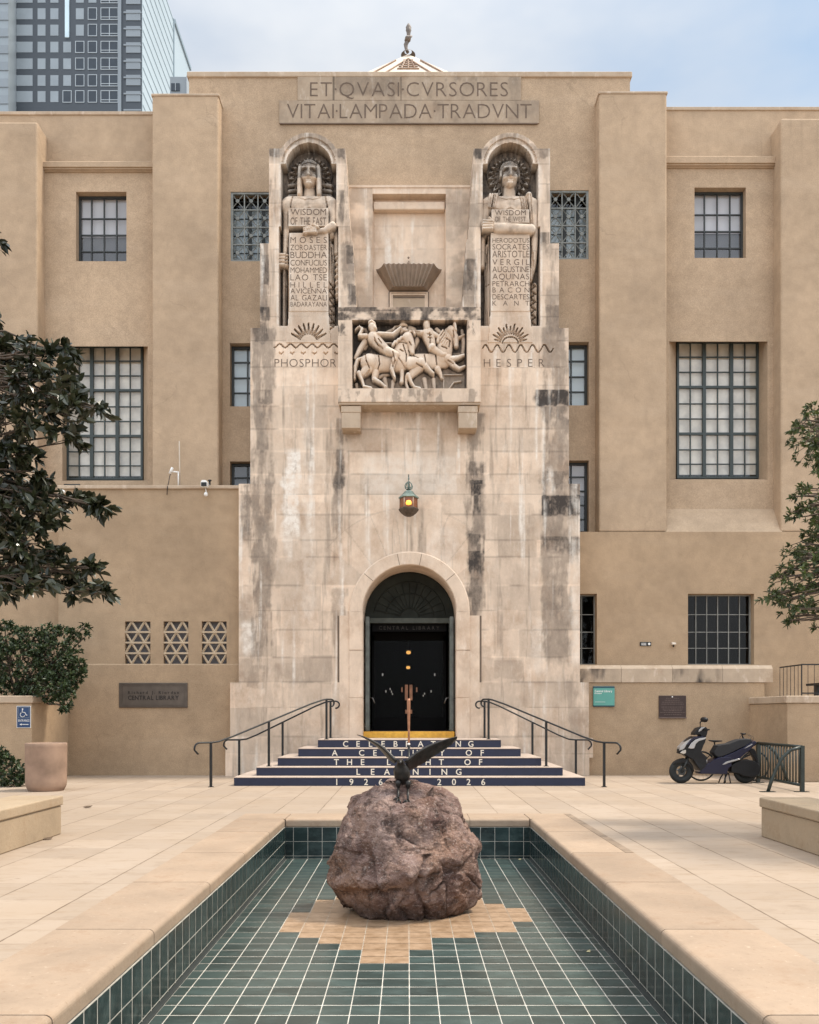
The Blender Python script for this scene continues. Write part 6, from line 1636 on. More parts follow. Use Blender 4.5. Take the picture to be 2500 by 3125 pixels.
YC = 19.75
t = thing('bicycle', 'black bicycle with a thin saddle parked behind the scooter', 'bicycle', (7.0, YC, 0))
kb = YC/FPX
def B_(zx, zy): return ((zx/3.75+2020-VX)*kb, YC, EYE+(HY-2170-zy/3.75)*kb)
rw_, fw_ = (PX(2140, YC), YC, .345), (PX(2303, YC), YC, .345)
for c in (rw_, fw_):
    tm, rm = MB(), MB()
    tm.lathe([(.345+.0-.02+.02*math.cos(2*math.pi*k/8), .02*math.sin(2*math.pi*k/8)) for k in range(9)], c, 40, True, 'y')
    rm.lathe([(.315, -.012), (.325, -.012), (.325, .012), (.315, .012)], c, 36, False, 'y')
    for k in range(18):
        a = 2*math.pi*k/18; rm.tube([(c[0], c[1]+(.03 if k % 2 else -.03), c[2]), (c[0]+.318*math.cos(a), c[1], c[2]+.318*math.sin(a))], .0022, 3)
    rm.lathe([(0, -.05), (.022, -.05), (.022, .05), (0, .05)], c, 10, False, 'y')
    o = tm.build('wheel', M['tyre'], t); rm.build('rim', M['frame_dark'], o)
bbk = (rw_[0]+.43, YC, .29); sad = B_(600, 345); hd0, hd1 = B_(930, 330), (fw_[0]-.08, YC, .72)
fr = MB()
fr.tube([rw_, bbk], .012, 8).tube([bbk, (sad[0]+.02, YC, .80), (sad[0]+.0, YC, sad[2]-.02)], .016, 8).tube([(sad[0]+.03, YC, .76), hd1], .018, 8).tube([bbk, (hd1[0]+.02, YC, .62)], .020, 8).tube([rw_, (sad[0]+.03, YC, .76)], .010, 8).tube([(hd1[0]+.03, YC, .60), fw_], .016, 8).tube([(hd1[0]+.02, YC, .60), hd1, (hd0[0], YC, hd0[2]+.06)], .018, 8)
fr.build('frame', M['scoot_black'], t)
MB().prism([(sad[0]-.12, sad[2]+.03), (sad[0]-.10, sad[2]-.0), (sad[0]+.0, sad[2]-.025), (sad[0]+.17, sad[2]-.005), (sad[0]+.165, sad[2]+.018), (sad[0], sad[2]+.022)], YC-.07, YC+.07, 'y').build('saddle', M['scoot_black'], t, bevel=.012, seg=2)
hz = hd0[2]+.12
MB().tube([(hd0[0]-.12, YC-.26, hz+.02), (hd0[0]-.02, YC-.2, hz+.02), (hd0[0]-.02, YC, hz), (hd0[0]+.03, YC+.2, hz+.03), (hd0[0]+.12, YC+.26, hz+.0)], .014, 6).tube([(hd0[0], YC, hd0[2]+.04), (hd0[0]-.02, YC, hz)], .016, 6).tube([(hd0[0]-.13, YC-.27, hz+.02), (hd0[0]-.04, YC-.25, hz+.025)], .02, 6).build('handlebar', M['scoot_black'], t)
cb_ = MB()
for sx_ in (-.12, .14, .20): cb_.tube([(hd0[0]+sx_*.5, YC-.1, hz), (hd0[0]+sx_, YC-.12, hz-.06), (hd0[0]+sx_*.9, YC-.08, hz-.16), (hd0[0]+.05, YC, hz-.24)], .005, 5)
cb_.build('brake_cable', M['iron'], t)
MB().lathe([(.05, -.006), (.095, -.006), (.095, .006), (.05, .006)], (bbk[0], YC-.05, bbk[2]), 20, False, 'y').tube([(bbk[0], YC-.07, bbk[2]), (bbk[0]+.12, YC-.08, bbk[2]-.12)], .01, 6).build('crank', M['frame_dark'], t)

YSc = 19.1; ks = YSc/FPX
sco = thing('motor_scooter', 'navy and black motor scooter with silver trim parked on its centre stand', 'scooter', (PX(2177, YSc), YSc, 0))
def Q(zx, zy): return ((zx/3.75+2020-VX)*ks, EYE+(HY-2170-zy/3.75)*ks)
def slab(name, pts, w0, mat, bevel=.02, yoff=0.0, taper=None, seg=2):
    bevel = min(bevel, .010)
    """body panel: side outline in the x-z plane, half width w0; taper(x,z)->factor on the width"""
    P_ = [Q(*p) for p in pts]; n = len(P_); m = MB(); L_ = 5
    vs = []
    for k in range(L_):
        f = -1+2*k/(L_-1)
        for (x, z) in P_:
            wd = w0*(taper(x, z) if taper else 1)
            cx0, cz0 = sum(p[0] for p in P_)/n, sum(p[1] for p in P_)/n
            sh = 1-0.05*abs(f)**3
            vs.append((cx0+(x-cx0)*sh, YSc+yoff+f*wd, cz0+(z-cz0)*sh))
    fs = [tuple(range(n)), tuple(range(L_*n-1, (L_-1)*n-1, -1))]
    for k in range(L_-1):
        fs += [(k*n+i, (k+1)*n+i, (k+1)*n+(i+1) % n, k*n+(i+1) % n) for i in range(n)]
    m.add(vs, fs, False)
    return m.build(name, mat, sco, bevel=bevel, seg=seg)
tm, rm = MB(), MB(); wheel(tm, rm, (Q(222, 690)[0], YSc, .268), .268, .11, 5, .12)
o = tm.build('wheel', M['tyre'], sco); rm.build('rim', M['rim'], o)
MB().lathe([(.05, -.004), (.085, -.004), (.085, .004), (.05, .004)], (Q(222, 690)[0], YSc-.05, .268), 24, False, 'y').build('brake_disc', M['frame_dark'], o)
tm, rm = MB(), MB(); wheel(tm, rm, (Q(955, 690)[0], YSc, .262), .262, .13, 5, .13)
o = tm.build('wheel', M['tyre'], sco); rm.build('rim', M['rim'], o)
slab('front_fender', [(118, 605), (140, 578), (190, 548), (245, 538), (300, 560), (345, 620), (365, 690), (350, 700), (320, 640), (270, 600), (215, 590), (160, 598)], .085, M['scoot_black'], .012)
fk = MB(); 
for s in (-1, 1): fk.tube([(Q(222, 690)[0], YSc+s*.075, .268), (Q(300, 520)[0], YSc+s*.07, Q(300, 520)[1])], .022, 8)
fk.build('fork', M['frame_dark'], sco)
slab('front_apron', [(176, 484), (180, 440), (205, 400), (252, 350), (300, 312), (345, 288), (478, 296), (468, 350), (448, 385), (420, 462), (440, 480), (500, 535), (480, 548), (488, 590), (470, 640), (410, 690), (380, 640), (330, 560), (240, 500)], .20, M['scoot_black'], .03, 0, lambda x, z: .55+.45*min(1, max(0, (x-Q(176, 0)[0])/.35)))
slab('nose_panel', [(181, 455), (190, 412), (250, 352), (305, 314), (345, 302), (300, 345), (262, 380), (236, 430), (215, 445)], .155, M['scoot_silver'], .015, 0, lambda x, z: .7+.5*min(1, max(0, (x-Q(176, 0)[0])/.3)))
for s in (-1, 1):
    slab('side_trim', [(270, 420), (300, 370), (345, 330), (400, 308), (474, 300), (460, 318), (390, 340), (355, 372), (335, 425), (300, 428)], .012, M['scoot_silver'], .004, s*.196)
    slab('headlight', [(190, 478), (215, 452), (250, 440), (285, 448), (260, 478), (225, 490)], .03, M['lamp_clear'], .008, s*.115)
slab('apron_blue', [(345, 292), (450, 288), (470, 300), (400, 306), (330, 330), (300, 350), (285, 385), (250, 385), (300, 322)], .198, M['scoot_blue'], .01)
slab('handlebar_cowl', [(345, 275), (352, 245), (395, 192), (440, 178), (490, 182), (512, 208), (500, 262), (488, 300), (430, 292), (420, 270)], .13, M['scoot_black'], .03)
slab('cowl_trim', [(400, 215), (430, 185), (478, 182), (455, 200), (430, 225), (395, 245)], .135, M['scoot_silver'], .01)
hbm = MB(); q0 = Q(455, 215)
for s in (-1, 1): hbm.tube([(q0[0], YSc+s*.10, q0[1]), (q0[0]+.05, YSc+s*.34, q0[1]+.01)], .018, 8)
hbm.build('handlebar', M['scoot_black'], sco)
for s in (-1, 1):
    a, b_, c = [(q__[0]+s*.06, q__[1]) for q__ in (Q(440, 185), Q(440, 130), Q(485, 100))]
    MB().tube([(a[0], YSc+s*.16, a[1]), (b_[0], YSc+s*.2, b_[1]), (c[0]-.03, YSc+s*.22, c[1])], .008, 6).ball((c[0], YSc+s*.23, c[1]+.002), (.066, .075, .058), 12, 8).build('mirror', M['scoot_black'], sco)
slab('floor_panel', [(400, 716), (412, 650), (470, 610), (505, 588), (570, 548), (640, 520), (760, 520), (775, 560), (770, 625), (735, 650), (715, 722)], .19, M['scoot_blue'], .025)
slab('inner_leg_shield', [(400, 690), (420, 610), (470, 560), (496, 548), (492, 590), (462, 625), (430, 690)], .165, M['scoot_silver'], .012)
slab('seat', [(598, 415), (610, 392), (660, 380), (745, 370), (800, 345), (865, 322), (940, 314), (1010, 318), (1015, 345), (960, 385), (860, 430), (760, 480), (660, 522), (610, 530), (575, 500), (560, 475)], .155, M['seat'], .03)
slab('side_panel', [(600, 540), (660, 524), (780, 474), (900, 415), (985, 360), (1045, 335), (1060, 352), (1020, 400), (960, 460), (905, 500), (860, 545), (760, 560), (640, 560)], .175, M['scoot_blue'], .02)
for s in (-1, 1): slab('silver_fin', [(655, 610), (700, 575), (835, 540), (865, 545), (830, 560), (720, 590), (690, 605)], .012, M['scoot_silver'], .004, s*.185)
for s in (-1, 1): slab('tail_line', [(905, 430), (960, 392), (1000, 372), (1005, 380), (960, 406)], .010, M['scoot_silver'], .003, s*.170)
slab('engine_case', [(760, 620), (800, 590), (870, 560), (960, 548), (1040, 570), (1080, 600), (1112, 640), (1090, 720), (1010, 755), (900, 740), (850, 715), (760, 695)], .12, M['scoot_black'], .03, -.04)
slab('tail_lamp', [(1010, 395), (1040, 372), (1062, 350), (1070, 372), (1040, 400)], .12, M['scoot_black'], .012)
slab('rear_fender', [(1000, 420), (1050, 430), (1085, 520), (1110, 640), (1090, 640), (1050, 540), (985, 460)], .07, M['scoot_black'], .012)
cs = MB()
for s in (-1, 1): cs.tube([(Q(735, 700)[0], YSc+s*.10, Q(0, 700)[1]), (Q(700, 735)[0], YSc+s*.13, .12), (Q(682, 822)[0], YSc+s*.16, .006)], .016, 6).tube([(Q(745, 705)[0], YSc+s*.10, Q(0, 705)[1]), (Q(758, 820)[0], YSc+s*.16, .006)], .014, 6)
cs.build('centre_stand', M['iron'], sco)
MB().tube([(Q(800, 690)[0], YSc+.15, Q(0, 700)[1]), (Q(900, 690)[0], YSc+.16, Q(0, 690)[1]), (Q(1080, 640)[0], YSc+.17, Q(0, 620)[1])], [.03, .055, .05], 10).build('exhaust', M['frame_dark'], sco)
# ================================================================== BOULDER AND BIRD
prof = [(.812, -.20, .12), (.78, -.235, .22), (.718, -.30, .395), (.634, -.40, .47), (.606, -.565, .50), (.56, -.60, .52), (.452, -.654, .56), (.312, -.675, .60), (.186, -.724, .67), (.074, -.78, .703), (-.037, -.836, .71), (-.205, -.794, .731), (-.387, -.724, .757), (-.48, -.62, .69), (-.545, -.52, .56), (-.60, -.40, .40)]
RYC = 9.12
pz = np.array([p[0] for p in prof])[::-1]; pl = np.array([p[1] for p in prof])[::-1]; pr2 = np.array([p[2] for p in prof])[::-1]
nth, nzr = 260, 190
zsr = np.linspace(-.60, .812, nzr)
Lx, Rx = np.interp(zsr, pz, pl), np.interp(zsr, pz, pr2)
fr_ = np.interp(zsr, [-.6, -.4, -.1, .2, .5, .7, .812], [.50, .60, .66, .58, .44, .30, .10]); bk_ = np.interp(zsr, [-.6, -.3, .1, .5, .7, .812], [.45, .60, .62, .48, .32, .12])
V, F = [], []
rck = random.Random(2)
planes = []
for _ in range(26):
    n_ = Vector((rck.gauss(0, 1), rck.gauss(-.25, .9), rck.gauss(0.1, .7))).normalized(); planes.append((n_, rck.uniform(.52, .66)))
for i in range(nzr):
    xc, hw_ = (Lx[i]+Rx[i])/2, (Rx[i]-Lx[i])/2
    for k in range(nth):
        a = 2*math.pi*k/nth; ca, sa = math.cos(a), math.sin(a)
        e = 0.82
        x = xc + hw_*math.copysign(abs(ca)**e, ca); dep = fr_[i] if sa < 0 else bk_[i]
        y = RYC + dep*math.copysign(abs(sa)**e, sa)
        V.append((x, y, zsr[i]))
FACES = [((-.45, -.75, .48), .90), ((.66, -.70, .25), .90), ((-.05, -.93, -.36), .90), ((.55, -.76, -.33), .92), ((-.68, -.66, -.28), .92), ((.45, -.45, .77), .88), ((.12, -.95, .28), .86), ((-.15, -.55, .82), .90), ((-.8, -.3, .5), .93), ((.3, -.93, .05), .89), ((-.35, -.93, .08), .87)]
FACES = [(Vector(n_).normalized(), f_) for n_, f_ in FACES]
V = [Vector(v) for v in V]; C_ = Vector((-.05, RYC, .05)); V2 = []; CAV = []; FOOT_DARK = []
for v in V:
    base_z = v.z
    for n_, f_ in FACES:                                  # broad broken faces
        sup = math.sqrt((.76*n_.x)**2+(.62*n_.y)**2+(.72*n_.z)**2)*f_
        wob_ = .03*mnoise.noise(v*3.0+n_*7)
        ex = (v-C_).dot(n_)-sup-wob_
        if ex > 0: v = v - n_*ex*.88
    d = v-C_; dn = d.normalized()
    # chipped faces: ridged noise at three sizes, broken flat in places
    n1 = mnoise.noise(v*2.1+Vector((3.1, 0, 5))); n2 = 1-abs(mnoise.noise(v*4.3+Vector((9, 2, 1))))*2; n3 = 1-abs(mnoise.noise(v*10+Vector((1, 7, 2))))*2; n4 = mnoise.noise(v*24)
    cell = mnoise.cell(Vector((v.x*3.1+v.z*1.2, v.y*3.0, v.z*3.6-v.x*1.3)))
    side = 1-abs(dn.x)**2*.7
    disp = (n1*.045*side + n2*.018 + n3*.015 + n4*.008 + mnoise.noise(v*55)*.006)
    vd_, vp_ = mnoise.voronoi(Vector((v.x*2.3+.2*n1, v.y*2.3, v.z*2.0+.4*v.x)))
    h_ = math.sin(vp_[0].x*127.1+vp_[0].y*311.7+vp_[0].z*74.7)*43758.5; h_ -= math.floor(h_)
    gr_ = max(0, 1-(vd_[1]-vd_[0])/.05)*max(0, min(1, mnoise.noise(v*2.7+Vector((4, 1, 8)))*3.0+.15))
    disp += (h_-.5)*.040 - .026*gr_
    vd2, vp2 = mnoise.voronoi(Vector((v.x*6.1, v.y*6.1+1.3*v.x, v.z*5.2)))
    h2 = math.sin(vp2[0].x*27.1+vp2[0].y*91.7+vp2[0].z*54.7)*4375.5; h2 -= math.floor(h2)
    disp += (h2-.5)*.014
    a1, a2 = h_*6.283, h2*6.283
    l1 = Vector((v.x*2.3+.2*n1, v.y*2.3, v.z*2.0+.4*v.x))-vp_[0]; l2_ = Vector((v.x*6.1, v.y*6.1+1.3*v.x, v.z*5.2))-vp2[0]
    disp += (l1.x*math.cos(a1)+l1.z*math.sin(a1)+l1.y*math.cos(a1*3))*.062*side + (l2_.x*math.cos(a2)+l2_.z*math.sin(a2)+l2_.y*math.cos(a2*3))*.016*side
    crack = abs(v.x-.13-.05*math.sin(v.z*9)-.02*mnoise.noise(v*7)); 
    if v.y < RYC and v.z < .12: disp -= .075*max(0, 1-crack/.035)
    ridge = v.z - (-.03+.25*v.x+.06*mnoise.noise(v*3.3))
    if v.y < RYC: disp += .055*math.exp(-(ridge/.10)**2) - .045*math.exp(-((ridge+.16)/.07)**2)*(1 if v.x < .25 else .3)
    if v.z > .70: disp *= .45
    w2 = v + dn*disp
    if v.z > .5: w2.z -= .05*math.exp(-((w2.x+.0)/.13)**2)*min(1, max(0, (9.20-v.y)/.15))*min(1, (v.z-.5)/.25)
    if w2.z < POOL_Z+.001 and v.z > -.5: w2.z = POOL_Z+.001
    V2.append(w2); CAV.append(min(1, max(0, -(n2*.5+n3*.5)-.15)*.6+.75*gr_)); FOOT_DARK.append(min(1, max(0, (-.36+.08*mnoise.noise(v*4)-w2.z)/.15)))
n0 = len(V2)
for i in range(nzr-1):
    for k in range(nth): F.append((i*nth+k, i*nth+(k+1) % nth, (i+1)*nth+(k+1) % nth, (i+1)*nth+k))
topc = Vector((0, 0, 0))
for v in V2[-nth:]: topc += v
topc /= nth; V2.append(topc); F += [((nzr-1)*nth+k, (nzr-1)*nth+(k+1) % nth, n0) for k in range(nth)]
botc = Vector((-.03, RYC, -.6)); V2.append(botc); F += [((k+1) % nth, k, n0+1) for k in range(nth)]
bo = Vector((-.05, RYC, POOL_Z))
me = bpy.data.meshes.new('boulder'); me.from_pydata([tuple(v-bo) for v in V2], [], F); me.polygons.foreach_set('use_smooth', [True]*len(F)); me.update()
CAV += [0, 0]; FOOT_DARK += [0, 1]
for nm, vals in (('cav', CAV), ('foot_dark', FOOT_DARK)):
    a = me.attributes.new(nm, 'FLOAT', 'POINT'); a.data.foreach_set('value', vals)
boul = link('boulder', me, M['rock'], None, bo); tag(boul, 'rough purple-brown boulder standing in the green tiled pool under the bronze bird', 'boulder')
rock_bvh = BVHTree.FromPolygons([tuple(v) for v in V2], F)
def rock_z(x, y):
    h = rock_bvh.ray_cast(Vector((x, y, 3)), Vector((0, 0, -1)))
    return h[0].z if h[0] else .7

YBd = 8.93; kB = YBd/FPX
def bw(zx, zy, dy=0.0): return Vector(((zx/4.79+1070-VX)*kB, YBd+dy, EYE+(HY-2200-zy/4.79)*kB))
bird = thing('bronze_bird', 'dark bronze bird of prey with raised wings perched on the boulder', 'statue', tuple(bw(760, 1000)))
# body: rings along the spine
spine = [(738, 548, -.075, 6, 6), (732, 562, -.08, 30, 24), (733, 590, -.065, 44, 36), (736, 625, -.03, 50, 44), (742, 665, 0.0, 84, 60), (748, 720, .01, 104, 74), (752, 780, .02, 106, 78), (755, 840, .03, 98, 70), (758, 890, .045, 76, 54), (762, 925, .06, 44, 36), (764, 945, .07, 8, 8)]
m = MB(); n = 20; vs = []
for zx, zy, dy, rxp, ryp in spine:
    c = bw(zx, zy, dy); r0_, r1_ = rxp/4.79*kB*1.12, ryp/4.79*kB*1.3
    for k in range(n):
        a = 2*math.pi*k/n; g_ = 1+.05*math.sin(k*2.7+zy*.13)
        vs.append((c.x+r0_*g_*math.cos(a), c.y+r1_*g_*math.sin(a), c.z))
m.add(vs, [(i*n+k, i*n+(k+1) % n, (i+1)*n+(k+1) % n, (i+1)*n+k) for i in range(len(spine)-1) for k in range(n)], True)
h0, h1 = bw(731, 580, -.10), bw(730, 612, -.175)
m.tube([h0, (h0+h1)/2+Vector((0, -.012, .004)), h1], [.024, .015, .003], 8)
for s in (-1, 1): m.ball(tuple(bw(733+s*30, 572, -.105)), .007, 8, 6)
m.build('body', M['bronze'], bird)
def wing(lead, trail, ld, td, nf, name='wing'):
    """lead, trail: outline pixel points with depths; feathers as overlapping blades with thickness"""
    w_ = MB()
    def at(poly, ds, u):
        f = u*(len(poly)-1); i = min(int(f), len(poly)-2); t_ = f-i
        p = (poly[i][0]+(poly[i+1][0]-poly[i][0])*t_, poly[i][1]+(poly[i+1][1]-poly[i][1])*t_)
        return bw(p[0], p[1], ds[0]+(ds[1]-ds[0])*u + 0.03*math.sin(u*3.1))
    ns_, nc = 28, 7
    vs = []; th = .006
    for side in (0, 1):
        for i in range(ns_+1):
            u = i/ns_; a, b_ = at(lead, ld, u), at(trail, td, u)
            for j in range(nc+1):
                v_ = j/nc; p = a+(b_-a)*v_
                cam_ = .025*math.sin(math.pi*v_)
                rip = .008*math.sin(u*nf*math.pi*2)*v_
                nrm = Vector((0, -1, 0))
                p = p + nrm*(cam_+rip) + Vector((0, (th*(1-.6*v_)+(.010*(1-v_)**3)) * (1 if side else -1), 0))
                if v_ == 1: p = p + (b_-a).normalized()*(.012*abs(math.sin(u*nf*math.pi)) )
                vs.append(p)
    N1 = (ns_+1)*(nc+1)
    fs = []
    for i in range(ns_):
        for j in range(nc):
            q_ = (i*(nc+1)+j, (i+1)*(nc+1)+j, (i+1)*(nc+1)+j+1, i*(nc+1)+j+1); fs.append(q_); fs.append(tuple(N1+k for k in q_[::-1]))
    for i in range(ns_):
        for j in (0, nc):
            a = i*(nc+1)+j; b_ = (i+1)*(nc+1)+j; fs.append((a, b_, N1+b_, N1+a))
    for j in range(nc):
        for i in (0, ns_):
            a = i*(nc+1)+j; fs.append((a, a+1, N1+a+1, N1+a))
    w_.add(vs, fs, True)
    w_.tube([at(lead, ld, k/10)+Vector((0, -.004, 0)) for k in range(11)], [.020, .019, .018, .017, .016, .014, .012, .010, .008, .006, .004], 8)
    return w_.build(name, M['bronze'], bird)
wing([(805, 610), (900, 520), (1000, 452), (1100, 398), (1200, 352), (1300, 315), (1400, 282), (1490, 255), (1566, 234)],
     [(845, 745), (905, 712), (990, 672), (1090, 612), (1190, 545), (1290, 480), (1390, 420), (1480, 360), (1568, 272)], (-.02, .10), (.10, .16), 16)
wing([(675, 590), (610, 530), (540, 450), (465, 390), (385, 335), (300, 288), (220, 250), (150, 222), (94, 206)],
     [(640, 640), (570, 590), (500, 520), (440, 450), (375, 395), (300, 340), (225, 290), (160, 248), (104, 220)], (-.02, .05), (.14, .24), 16)
tl = MB()
for k in range(9):
    a = R(-62+k*15.5); p0 = bw(765, 880, .09)
    p1 = p0+Vector((math.sin(a)*.20, .05+.10*math.cos(a), -.015-.01*math.cos(a))); sd = Vector((math.cos(a), -math.sin(a)*.5, 0))*.017
    tl.add([p0-sd*.4, p0+sd*.4, p1+sd, p1+(p1-p0)*.10, p1-sd], [(0, 1, 2, 3, 4)]); up_ = Vector((0, 0, .007))
    tl.add([p0-sd*.4+up_, p0+sd*.4+up_, p1+sd+up_*.5, p1+(p1-p0)*.10, p1-sd+up_*.5], [(4, 3, 2, 1, 0)])
tl.build('tail', M['bronze'], bird)
lg = MB()
for s, (zx, zy) in ((-1, (700, 1010)), (1, (838, 1035))):
    hip = bw(zx-s*-4, 880, .0); f = bw(zx, zy, -.07)
    zf = rock_z(f.x, f.y)
    if zf < f.z-.2 or zf > f.z+.25: zf = f.z
    f.z = zf+.008
    kn = (hip+f)/2+Vector((0, .018, .02))
    lg.tube([hip, (hip*.55+kn*.45), kn], [.036, .030, .016], 10); lg.tube([kn, f+Vector((0, 0, .02)), f], [.014, .011, .013], 8)
    for k in range(4):
        a = R((-150, -105, -60, 80)[k]); ln_ = (.06, .068, .06, .04)[k]
        e_ = f+Vector((math.cos(a)*ln_, math.sin(a)*ln_, 0)); ze = rock_z(e_.x, e_.y); e_.z = max(min(ze+.004, f.z+.03), f.z-.07)
        md = (f+e_)/2; md.z = max(md.z, rock_z(md.x, md.y))+.014
        lg.tube([f, md, e_], [.010, .009, .004], 6)
lg.build('legs', M['bronze'], bird)

# ================================================================== FOLIAGE
def leaf_mesh(name, mat, parent, P, Dv, Nv, Ln, Wd, tone, at=None):
    """many small folded leaves: base P, direction Dv, face normal Nv, length, width"""
    P, Dv, Nv = np.asarray(P), np.asarray(Dv), np.asarray(Nv)
    Dv = Dv/np.linalg.norm(Dv, axis=1, keepdims=True)
    Sv = np.cross(Dv, Nv); Sv /= np.linalg.norm(Sv, axis=1, keepdims=True)+1e-9
    Nv = np.cross(Sv, Dv)
    L_, W_ = np.asarray(Ln)[:, None], np.asarray(Wd)[:, None]
    droop = np.array([0, 0, -1.0])[None, :]
    v0 = P; v1 = P+Dv*L_*.35+Sv*W_*.5+Nv*W_*.16; v2 = P+Dv*L_*.72+Sv*W_*.36+Nv*W_*.12+droop*L_*.03
    v3 = P+Dv*L_+droop*L_*.10; v4 = P+Dv*L_*.72-Sv*W_*.36+Nv*W_*.12+droop*L_*.03; v5 = P+Dv*L_*.35-Sv*W_*.5+Nv*W_*.16
    V = np.stack([v0, v1, v2, v3, v4, v5], 1).reshape(-1, 3); n = len(P); b = np.arange(n)*6
    F = np.concatenate([np.stack([b, b+1, b+2, b+3], 1), np.stack([b, b+3, b+4, b+5], 1)])
    return arr_mesh(name, mat, V, F, parent, at, {'tone': np.repeat(np.asarray(tone), 6)})

def whorls(rng, centres, n_leaf, ln, wd, spread, droopy=0.2):
    """tufts of leaves round twig ends: centres = (pos, twig direction)"""
    P, Dv, Nv, Ln, Wd, T = [], [], [], [], [], []
    for c, d in centres:
        base_t = rng.uniform(-.35, .35)
        d = Vector(d).normalized(); u = d.orthogonal().normalized(); w_ = d.cross(u)
        for k in range(n_leaf):
            a = 2*math.pi*(k/n_leaf)+rng.uniform(-.5, .5); el = rng.uniform(.15, .95)*spread
            o = (d*math.cos(el*1.4)+(u*math.cos(a)+w_*math.sin(a))*math.sin(el*1.4)).normalized()
            o.z -= droopy*rng.uniform(0, 1.2)
            P.append(tuple(Vector(c)+d*rng.uniform(-.5, .1)*ln)); Dv.append(tuple(o))
            nn = d+Vector((rng.gauss(0, .45), rng.gauss(0, .45), rng.gauss(.35, .45))); Nv.append(tuple(nn))
            l_ = ln*rng.uniform(.45, 1.25); Ln.append(l_); Wd.append(wd*l_/ln*rng.uniform(.8, 1.2)); T.append(max(-.5, min(.5, base_t+rng.gauss(0, .2))))
    return P, Dv, Nv, Ln, Wd, T

def limb(mb, a, b_, r0, r1, rng, sag=.0, n=5):
    pts = []
    for i in range(n+1):
        t_ = i/n; p = Vector(a).lerp(Vector(b_), t_)
        if 0 < i < n: p += Vector((rng.gauss(0, .03), rng.gauss(0, .03), rng.gauss(0, .03)+sag*math.sin(t_*math.pi)))*(Vector(b_)-Vector(a)).length*.5
        pts.append(p)
    mb.tube(pts, [r0+(r1-r0)*i/n for i in range(n+1)], 7)
    return pts

def tree(name, label, base, blobs, Yc, depth, leaf, leaf_mat, ln, wd, n_leaf, dens, seed, trunk_top, trunk_r, extra=(), dir0=(1, 0, 0), spread=1.0, droopy=.2):
    """blobs: (px, py, r px) as seen in the photo at distance Yc, each given its own distance; extra: blobs in metres outside the frame"""
    rng = random.Random(seed); t = thing(name, label, 'tree', base)
    kk = Yc/FPX; B3 = []
    for px, py, r in blobs:
        px = px-24 if px < 1000 else px+8
        Y = Yc+rng.uniform(-depth, depth); c = Vector((PX(px, Y), Y, PZ(py, Y))); B3.append((c, r*kk))
    B3 += [(Vector(c), r) for c, r in extra]
    tr = MB(); b0 = Vector(base); top = Vector(trunk_top)
    tp = limb(tr, b0, top, trunk_r, trunk_r*.6, rng, 0, 7)
    cent = []; tw = MB()
    for c, r in B3:
        j = min(range(2, len(tp)), key=lambda i: (tp[i]-c).length+abs(tp[i].z-(c.z-.1))*.9)
        mid = tp[j].lerp(c, .55)+Vector((0, 0, .15))
        limb(tw, tp[j], mid, trunk_r*.17, .015, rng); lp = limb(tw, mid, c, .015, .007, rng)
        nt_ = max(5, int(dens*r*r*100))
        for _ in range(nt_):
            while True:
                o = Vector((rng.uniform(-1, 1), rng.uniform(-1, 1), rng.uniform(-1, 1)))
                if o.length < 1: break
            o = o*(o.length**-.35 if o.length > .05 else 1)
            p = c+Vector((o.x*r, o.y*max(r, .25)*1.1, o.z*r))
            d = (o*0.9+Vector(dir0)*.35+Vector((0, 0, .25))+Vector((rng.gauss(0, .3), rng.gauss(0, .3), rng.gauss(0, .3)))).normalized()
            cent.append((p, d))
            if rng.random() < .55: tw.tube([lp[rng.randrange(2, len(lp))], p.lerp(c, .35), p], [.007, .005, .003], 4, False)
    w_ = whorls(rng, cent, n_leaf, ln, wd, spread, droopy)
    tr.build('trunk', M['bark'], t); tw.build('branches', M['bark'], t)
    leaf_mesh(leaf, M[leaf_mat], t, *w_)
    print(name, 'leaves', len(w_[0]))
    return t
mag = [(-8, 690, 26), (6, 730, 22), (10, 975, 26), (40, 1030, 40), (95, 1060, 45), (60, 1110, 60), (140, 1085, 38), (180, 1090, 32), (215, 1085, 28), (235, 1068, 12),
       (30, 1190, 66), (110, 1170, 60), (180, 1160, 42), (215, 1130, 26), (235, 1160, 16), (150, 1240, 54), (215, 1215, 42), (255, 1210, 28), (240, 1270, 34), (290, 1250, 26), (320, 1238, 16), (335, 1252, 9), (240, 1310, 26), (205, 1325, 26), (248, 1345, 16),
       (40, 1290, 62), (110, 1300, 44), (20, 1370, 50), (75, 1370, 42), (105, 1385, 24), (40, 1430, 60), (100, 1440, 44), (140, 1445, 24), (30, 1510, 60), (110, 1500, 46), (155, 1490, 22), (170, 1530, 30), (205, 1545, 26), (235, 1520, 18), (268, 1530, 16), (300, 1535, 18), (328, 1548, 16), (345, 1550, 8),
       (60, 1570, 64), (140, 1570, 46), (185, 1580, 26), (195, 1600, 20), (40, 1650, 64), (120, 1660, 54), (180, 1680, 30), (200, 1730, 30), (240, 1745, 24), (275, 1735, 18), (300, 1725, 20), (318, 1735, 12), (60, 1730, 60), (140, 1740, 44), (180, 1760, 26), (30, 1780, 48), (110, 1770, 32), (225, 1770, 24), (262, 1780, 20), (295, 1795, 20), (325, 1795, 15), (345, 1810, 12), (255, 1815, 16), (40, 1805, 26), (115, 1790, 20)]
rx_ = random.Random(8)
ext = [((rx_.uniform(-8.6, -5.9), 11.8+rx_.uniform(-1.6, 1.6), rx_.uniform(3.4, 8.2)), rx_.uniform(.35, .6)) for _ in range(26)]
